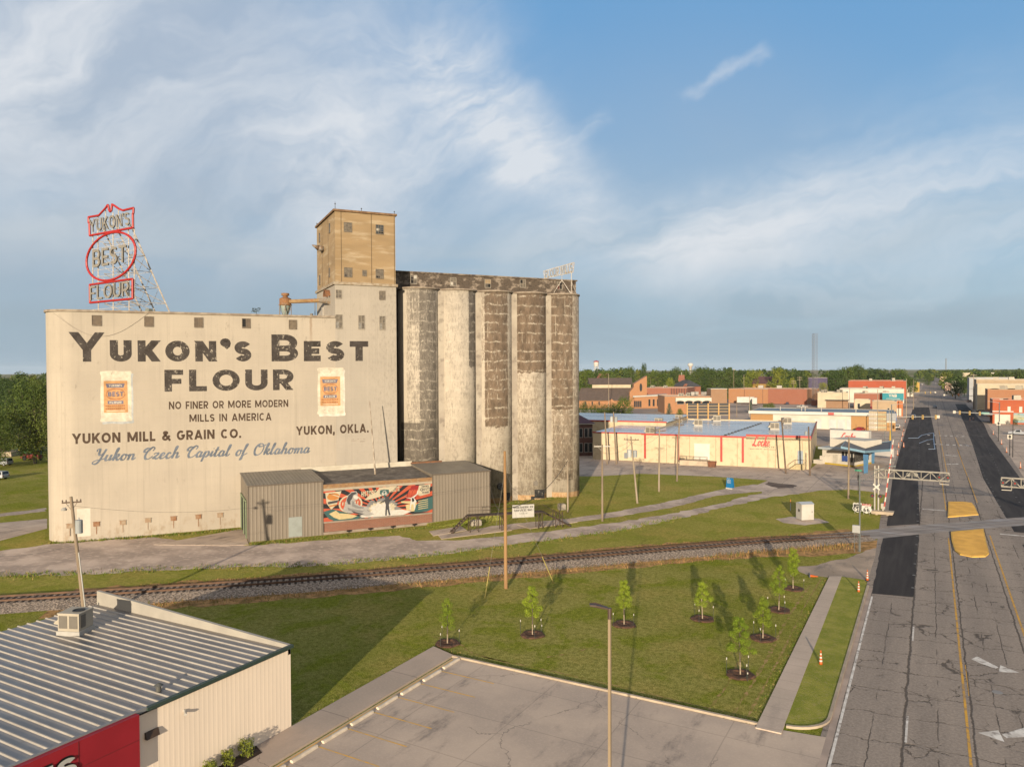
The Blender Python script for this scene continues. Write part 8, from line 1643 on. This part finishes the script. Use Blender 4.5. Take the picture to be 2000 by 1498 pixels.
# right pavement signs
for k, (px, py, pyt, lab) in enumerate(((1950, 862, 823, 'one-way sign post with a small white plate before the red shop'), (1972, 890, 848, 'pair of dark posts with white plates at the right pavement'), (1978, 893, 820, 'thin dark lamp pole at the right pavement'))):
    b = G(px, py); h_ = zat(px, pyt, b); t = thing('sign_post', lab, 'sign post', b, rad(-4)); MB().tube((0, 0, 0), (0, 0, h_), .09, .07, 6).build('post', BLKP, t)
    if k < 2: MB().box(-.5, -.05, h_-1.2, .5, 0, h_-.1).build('plate', WHITEW, t); MB().box(-.26, -.06, h_-.95, .26, -.05, h_-.3).build('figure', BLKP, t)
struct('right_pavement', MB().prism([(15.4, 120), (60, 120), (70, 345), (17.5, 345)], 0, .0185), ALLEYC, label='concrete forecourts right of the street'); struct('town_ground', MB().sheet([(-7.4, 225), (-7.7, 300), (-8.7, 1200), (-40, 1200), (-130, 520), (-60, 225)], .0065), MATS['far_lot'], label='paved ground among the town shops'); struct('right_town_ground', MB().sheet([(18.6, 346), (80, 346), (160, 1200), (18.6, 1200)], .0065), MATS['far_lot'], label='paved ground among the shops on the right')
struct('left_concrete', MB().sheet(xy(PX((-120, 1030), (0, 1021), (92, 1013), (92, 1032), (0, 1056), (-120, 1080))), .013), ALLEYC, label='cracked pale concrete slab left of the mill'); struct('left_lane', MB().sheet(rough(xy(PX((-80, 1012), (0, 1003), (90, 992), (90, 998), (0, 1009), (-80, 1020))), 1, .25), .011), GRAVEL, label='thin gravel lane left of the mill')

# rooftop units about the town
AC0 = next(o for o in COL.objects if o.name.startswith('air_conditioner') and o.get('group'))
for k, (px, py, dd, lab) in enumerate(((1275, 757, 506, 'brick hall'), (1300, 757, 508, 'brick hall'), (1330, 774, 384, 'orange brick office'), (1345, 773, 388, 'orange brick office'), (1610, 766, 452, 'cream and brown shop'), (1640, 766, 456, 'cream and brown shop'), (1690, 759, 528, 'broad white-roofed shop'), (1722, 759, 530, 'broad white-roofed shop'), (1745, 759, 532, 'broad white-roofed shop'), (1700, 743, 612, 'large red brick store'), (1744, 742, 615, 'large red brick store'), (1690, 769, 456, 'nearer white-roofed shop'), (1730, 769, 456, 'nearer white-roofed shop'), (1960, 760, 402, 'orange-brown brick block'), (1990, 760, 404, 'cream rendered block'), (1945, 742, 462, 'tall tan block'), (1975, 742, 466, 'tall tan block'), (1985, 780, 352, 'red mural shop'), (1530, 806, 322, 'strip building'), (1650, 808, 318, 'strip building'))):
    p = at_depth(px, py, dd); p.z = zat(px, py+1.2, p)-.2; copy_tree(AC0, p, .2*k, 'pale rooftop unit on the roof of the '+lab, 'rooftop units about the town', 1.15)
for k, (px, py, c_, kk, lab) in enumerate(((1660, 803, (.4, .4, .42), 'car', 'silver car parked in the dark lot by its lamp pole'), (1712, 801, (.5, .48, .44), 'suv', 'pale SUV parked left of the teal sign post'), (1538, 790, (.06, .08, .12), 'car', 'dark blue car right of the two white vans'), (1893, 786, (.08, .08, .09), 'suv', 'dark SUV parked before the dark street tree'), (1905, 790, (.5, .5, .5), 'car', 'pale car parked in the shade beside the cream front'), (1800, 752, (.6, .58, .55), 'car', 'white car very far down the left lanes'), (1826, 750, (.5, .5, .5), 'suv', 'pale SUV very far down the middle of the street'), (1846, 756, (.55, .1, .06), 'car', 'red car very far down the right lanes'), (1375, 792, (.45, .44, .42), 'car', 'pale car parked on the street before the church porch'))): car(lab, G(px, py), rad(85+k*5), c_, kk)
# ---- far landmarks
def water_tower(label, px, pyt, dd, kind_):
    b = at_depth(px, 730, dd); b.z = 0; z1 = zat(px, pyt, b); s_ = dd/CF; t = thing('water_tower', label, 'water tower', b); WT = bmat('tank_white', (.72, .68, .62)); RT = flatm('tank_red', (.42, .06, .06)); r_ = 5*s_
    if kind_: MB().lathe([(r_*.75, z1-12*s_), (r_, z1-9*s_), (r_, z1-3.2*s_)], n=20, cap=False).build('tank', WT, t, True); MB().lathe([(r_*1.03, z1-3.2*s_), (r_*1.03, z1-1.5*s_), (.1, z1)], n=20).build('tank_roof', RT, t); mb = MB(); [mb.tube((r_*.8*math.cos(a), r_*.8*math.sin(a), 0), (r_*.8*math.cos(a), r_*.8*math.sin(a), z1-11*s_), .5, .5, 6) for a in (0, 1.57, 3.14, 4.71)]; mb.build('legs', WT, t)
    else: MB().lathe([(r_*.5, 0), (r_*.5, z1-7*s_), (r_, z1-5.5*s_), (r_*1.05, z1-3*s_), (r_*.8, z1-.6*s_), (.1, z1)], n=22).build('tank', WT, t, True); MB().lathe([(r_*.58, z1-9*s_), (r_*.58, z1-7.5*s_), (r_*.5, z1-7.4*s_)], n=22).build('collar', bmat('tank_pink', (.6, .42, .36)), t)
water_tower('far white water tower with a red top beside the last silo', 1164.5, 704, 1100, 1); water_tower('far white mushroom water tower above the trees', 1348.5, 709, 1200, 0)
b = at_depth(1847.5, 730, 3000); b.z = 0; tag(MB().tube((0, 0, 0), (0, 0, zat(1847.5, 700, b)), 2., 1.6, 6).build('far_mast', flatm('far_grey', (.25, .27, .29))), 'thin grey mast far away on the horizon', 'mast').location = b
wire('long pale power line over the town roofs, left part', [at_depth(1185, 733, 640), at_depth(1240, 737, 560), at_depth(1272, 737, 540), at_depth(1433, 737, 520)], 1., .05); wire('long pale power line over the town roofs, right part', [at_depth(1433, 738, 520), at_depth(1562, 735, 480), at_depth(1770, 731, 420)], 2., .045)

# ---- left background: farm things
p = G(58, 888); t = thing('garden_implement', 'green and yellow garden implement on the low wall left of the mill', 'implement', p, .3); MB().box(-2., -.8, .5, 2., .8, 1.4).build('tray', flatm('imp_green', (.14, .34, .12)), t); mb = MB(); [mb.tube((x, 0, 1.2), (x+1.2, 0, 3.6), .08) for x in (-1.8, 0, 1.8)]; mb.box(-2.6, -.9, .5, -2., .9, 1.6); mb.build('tines', flatm('imp_yellow', (.60, .46, .06)), t)
p = G(64, 899); t = thing('farm_implement', 'dark red farm implement parked on the lawn left of the mill', 'implement', p, .2); mb = MB(); mb.box(-2.4, -.6, .6, 2.6, .6, 1.5); mb.box(-3.8, -.3, .5, -2.4, .3, .8); mb.box(.5, -.5, 1.5, 1.8, .5, 2.3); mb.build('frame', flatm('imp_red', (.26, .02, .02)), t); mb = MB(); [mb.tube((x, s*.7, .6), (x, s*.9, .6), .6, .6, 14) for x in (-1.8, 1.6) for s in (-1, 1)]; mb.build('wheels', BLKP, t)
p = G(75, 893); t = MB().box(-.6, -.4, 0, .6, .4, 1.4).tube((0, 0, 1.4), (0, 0, 1.9), .3, .2, 10); tag(t.build('blue_barrel', flatm('barrel_blue', (.03, .2, .5))), 'blue drum beside the dark red farm implement', 'drum').location = p
p = G(10, 889); t = MB().hexa([(-1.6, -.6, 0), (1.6, -.6, 0), (1.6, .6, 0), (-1.6, .6, 0)], [(-2.2, -.9, 1.1), (2.2, -.9, 1.1), (2.2, .9, 1.1), (-2.2, .9, 1.1)]); tag(t.build('planter', flatm('planter_pink', (.42, .19, .15))), 'pinkish tapered planter at the left edge of the photo', 'planter').location = p
a, b = G(22, 892), G(92, 880); mb = MB(); d_ = (b-a); mb.plate([a, b, b+Vector((0, 0, 1.2)), a+Vector((0, 0, 1.2))], Vector((-d_.y, d_.x, 0)), 4); tag(mb.build('low_wall', KERBC), 'low pale terrace wall behind the farm implements', 'wall')
pp('p11', 'pole with a small pale transformer at the left edge of the mill', 80, 884, 805, POLE, .2, xf=[(.82, -.7, 0, 1.2, .4, XFW)]); pp('p12', 'short pale pole among the left trees', 12, 860, 778, POLEP, .14)

# ================================================================== trees
TV = {}
def tv(key):
    if key not in TV:
        sd_, H, R_t, base, ncl, nl, sz, shape, leaf = key; mbs = tree_meshes(sd_, H, R_t, base, ncl, nl, sz, shape); a = mbs[0].build('trunk', BARK); b = mbs[1].build('crown', leaf); TV[key] = (a.data, b.data); bpy.data.objects.remove(a); bpy.data.objects.remove(b)
    return TV[key]
KEYS = {'big1': (1, 14, 6.2, 2.2, 46, 62, .62, 'round', LEAF_M), 'big2': (2, 14, 5.6, 2.0, 44, 62, .62, 'oval', LEAF_D), 'big3': (3, 14, 6.8, 1.8, 50, 60, .65, 'round', LEAF_D), 'yel1': (4, 14, 5.4, 1.6, 44, 62, .60, 'oval', LEAF_Y), 'yel2': (5, 14, 6.0, 1.8, 46, 60, .62, 'round', LEAF_Y), 'con': (6, 14, 4.2, .6, 40, 50, .5, 'cone', LEAF_B), 'bush': (7, 14, 8.5, .2, 40, 64, .8, 'round', LEAF_M), 'bushd': (8, 14, 9.5, .2, 42, 64, .8, 'round', LEAF_D), 'left': (9, 14, 6.6, .8, 120, 90, .36, 'oval', LEAF_M), 'left2': (10, 14, 7.2, .8, 110, 80, .40, 'round', LEAF_D)}
def tree(key, label, p, H, az_=None, group='trees about the town', wf=1.):
    tm, cm = tv(KEYS[key]); t = thing('tree', label, 'tree', (p.x, p.y, 0), random.uniform(0, 6) if az_ is None else az_, group); k = H/14; t.scale = (k*wf, k*wf, k)
    a = bpy.data.objects.new('trunk', tm); b = bpy.data.objects.new('crown', cm); COL.objects.link(a); COL.objects.link(b); a.parent = t; b.parent = t; return t
def ptree(key, label, px, dd, pyt, wpx=None, **k):
    b = at_depth(px, 740, dd); H = zat(px, pyt, b); b.z = 0; R_t = KEYS[key][2]*H/14; wf = 1. if wpx is None else (wpx/2*dd/CF)/R_t; return tree(key, label, b, H, wf=wf, **k)
for q in (('bush', 'large round bright bush between the church and the warehouse roof', 1219, 325, 775, 40), ('bushd', 'dark rounded shrub at the left end of the hedge before the church', 1140, 330, 786, 26), ('bushd', 'dark rounded shrub second in the hedge before the church', 1161, 330, 789, 24), ('bushd', 'dark rounded shrub third in the hedge before the church', 1180, 328, 790, 26), ('bushd', 'dark rounded shrub next to the large bright bush', 1198, 326, 788, 26), ('con', 'bluish spruce against the orange brick office', 1307, 345, 787, 18), ('bush', 'small bright shrub against the orange brick office', 1328, 345, 798, 14), ('con', 'dark bluish conifer in the lot behind the warehouse', 1466, 385, 785, 13), ('bush', 'wide grey-green shrub in the lot behind the warehouse', 1503, 380, 787, 34),
          ('big3', 'dark spreading tree right of the dark hip-roofed house', 1392, 560, 722, 56), ('yel1', 'big bright yellow-green tree above the long orange store', 1520, 580, 718, 38), ('yel2', 'bright tree left of the biggest yellow-green tree', 1472, 620, 721, 40), ('yel1', 'small bright tree right of the biggest yellow-green tree', 1548, 575, 737, 16), ('yel2', 'small bright shrub tree beside the purple block', 1608, 600, 746, 18), ('yel2', 'yellowish tree before the dark hip-roofed house', 1310, 530, 737, 18), ('big1', 'rounded tree at the left, beside the last silo', 1146, 560, 721, 40), ('big1', 'broad tree above the left end of the church roof', 1185, 600, 723, 44), ('big2', 'dark tree behind the slanted brick wall of the church', 1232, 620, 716, 30), ('big2', 'tall narrow tree behind the slanted church wall', 1258, 640, 710, 20), ('big1', 'broad tree behind the brick hall', 1285, 600, 726, 46), ('big2', 'dense oval tree left of the far mushroom water tower', 1321, 640, 717, 34), ('big3', 'dark tree right of the far mushroom water tower', 1366, 640, 716, 38), ('big3', 'dark tree left of the long orange store', 1425, 600, 722, 44), ('big2', 'dark tree left of the lattice mast', 1562, 640, 726, 34), ('big3', 'dark tree right of the lattice mast', 1632, 660, 722, 40), ('big1', 'tree standing left above the red brick store', 1654, 700, 716, 34), ('big3', 'tallest dark tree above the red brick store', 1678, 720, 712, 32), ('big2', 'tree over the right half of the red brick store', 1722, 760, 721, 44), ('big1', 'tree at the right end of the red brick store', 1757, 760, 720, 34), ('big2', 'tree at the left kerb before the far ochre shop', 1778, 640, 738, 22),
          ('big3', 'dark tree in the middle of the far street', 1813, 950, 729, 12), ('big3', 'big dark street tree right of the far lanes', 1866, 610, 739, 34), ('big2', 'dark tree at the far right of the street before the tan block', 1884, 660, 742, 18), ('big3', 'dark tree row above the grey-roofed hall', 1868, 1100, 722, 26), ('big1', 'tree above the pale roof of the tan block, left', 1938, 900, 727, 36), ('big3', 'tree above the pale roof of the tan block, middle', 1968, 900, 724, 40), ('big2', 'tree above the pale roof of the tan block, right', 1994, 900, 725, 34), ('bushd', 'small dark shrub before the landscape mural', 1984, 340, 818, 8)):
    ptree(q[0], q[1], q[2], q[3], q[4], q[5])
for key, lab, px, dd, pyt, wpx in (('left', 'big bright leafy tree close to the left edge of the mill', 66, 212, 742, 92), ('left2', 'dark tree behind at the left edge of the photo', 6, 236, 775, 80), ('left', 'lower bright tree at the left edge of the photo', -14, 205, 800, 60), ('left2', 'tall dark tree rising behind the bright left tree', 36, 290, 745, 70), ('left2', 'far dark tree on the left slope', 0, 330, 738, 74)): ptree(key, lab, px, dd, pyt, wpx, group='trees left of the mill')
# far wood: one mass
rng = np.random.default_rng(12)
LEAF_W = leaf_mat('leaf_warm', (.095, .115, .018), (.055, .075, .012), (.14, .15, .028))
def wood(name, label, spec, leaf, nl, lsize):
    V = []; 
    for px, dd, pyt, wpx in spec:
        b = at_depth(px, 740, dd); H = zat(px, pyt, b); R_t = wpx/2*dd/CF; ncl = 16
        ph = rng.uniform(0, 2*np.pi, ncl); zz = rng.uniform(.12, .93, ncl); pr = np.sqrt(np.clip(1-((zz-.45)/.6)**2, .05, 1)); rr_ = R_t*pr*rng.uniform(.3, .9, ncl); cen = np.stack([b.x+rr_*np.cos(ph), b.y+rr_*np.sin(ph), zz*H], 1); rad_ = R_t*rng.uniform(.28, .45, ncl)
        n_ = ncl*nl; ci = np.repeat(np.arange(ncl), nl); d = rng.normal(size=(n_, 3)); d /= np.linalg.norm(d, axis=1)[:, None]; P = cen[ci]+d*(rad_[ci]*rng.uniform(.3, 1, n_)**.4)[:, None]
        nn = d+rng.normal(size=(n_, 3))*.5+np.array([0, 0, .4]); nn /= np.linalg.norm(nn, axis=1)[:, None]; a = np.cross(nn, rng.normal(size=(n_, 3))); a /= np.linalg.norm(a, axis=1)[:, None]; bb = np.cross(nn, a); s_ = (lsize*dd/700*rng.uniform(.6, 1.3, n_))[:, None]
        V.append(np.stack([P-a*s_*.5, P-bb*s_*.36, P+a*s_*.5, P+bb*s_*.36], 1).reshape(-1, 3))
    V = np.concatenate(V); nq = len(V)//4; me = bpy.data.meshes.new(name); me.vertices.add(len(V)); me.vertices.foreach_set('co', V.ravel()); me.loops.add(nq*4); me.loops.foreach_set('vertex_index', np.arange(nq*4)); me.polygons.add(nq); me.polygons.foreach_set('loop_start', np.arange(0, nq*4, 4)); me.update(calc_edges=True); [me.materials.append(q) for q in (leaf, LEAF_M, LEAF_W)]; me.polygons.foreach_set('material_index', np.repeat(rng.choice([0, 0, 0, 1, 1, 2], len(spec)), 16*nl).astype(np.int32))
    o = bpy.data.objects.new(name, me); COL.objects.link(o); tag(o, label, 'wood', None, 'stuff')
TOPX = [1120, 1160, 1200, 1230, 1262, 1300, 1340, 1372, 1400, 1420, 1450, 1470, 1490, 1515, 1540, 1560, 1580, 1605, 1625, 1650, 1680, 1700, 1715, 1750, 1772, 1790]; TOPY = [724, 721, 721, 719, 724, 722, 725, 718, 723, 719, 721, 723, 719, 718, 716, 721, 724, 724, 720, 718, 716, 718, 724, 723, 727, 734]
spec = []
for i in range(150):
    px = rng.uniform(1100, 1785); dd = rng.uniform(680, 1050); spec.append((px, dd, np.interp(px, TOPX, TOPY)+rng.uniform(-2.5, 8), rng.uniform(18, 34)))
wood('distant_wood', 'far green wood closing the view behind the town', spec, LEAF_D, 26, 1.7)
spec = []
for i in range(70):
    px = rng.uniform(1795, 2060); dd = rng.uniform(1300, 2600); spec.append((px, dd, 724.5+rng.uniform(-1.5, 4)-(1.5 if px > 1870 else 0), rng.uniform(8, 22)))
for i in range(40): px = rng.uniform(1840, 2060); dd = rng.uniform(850, 1250); spec.append((px, dd, rng.uniform(727, 736), rng.uniform(10, 22)))
wood('distant_wood', 'far tree lines on the plain to the right of the street', spec, LEAF_D, 24, 1.7)
spec = []
for i in range(46):
    px = rng.uniform(-60, 110); dd = rng.uniform(380, 620); spec.append((px, dd, 728+rng.uniform(-3, 22), rng.uniform(26, 44)))
wood('distant_wood', 'wooded slope behind the trees left of the mill', spec, LEAF_D, 40, 1.5)

# ---- thin morning haze
hz_ = MB().box(-9300, -9300, -1.2, 9300, 9300, 80); hm = bpy.data.materials.new('haze'); hm.use_nodes = True; hn = hm.node_tree; hn.nodes.clear()
ho = hn.nodes.new('ShaderNodeOutputMaterial'); pv = hn.nodes.new('ShaderNodeVolumePrincipled'); pv.inputs['Density'].default_value = .000025; pv.inputs['Color'].default_value = (.80, .88, .96, 1); hn.links.new(pv.outputs[0], ho.inputs['Volume'])
tag(hz_.build('haze', hm), 'thin pale morning haze over the plain', None, None, 'stuff')
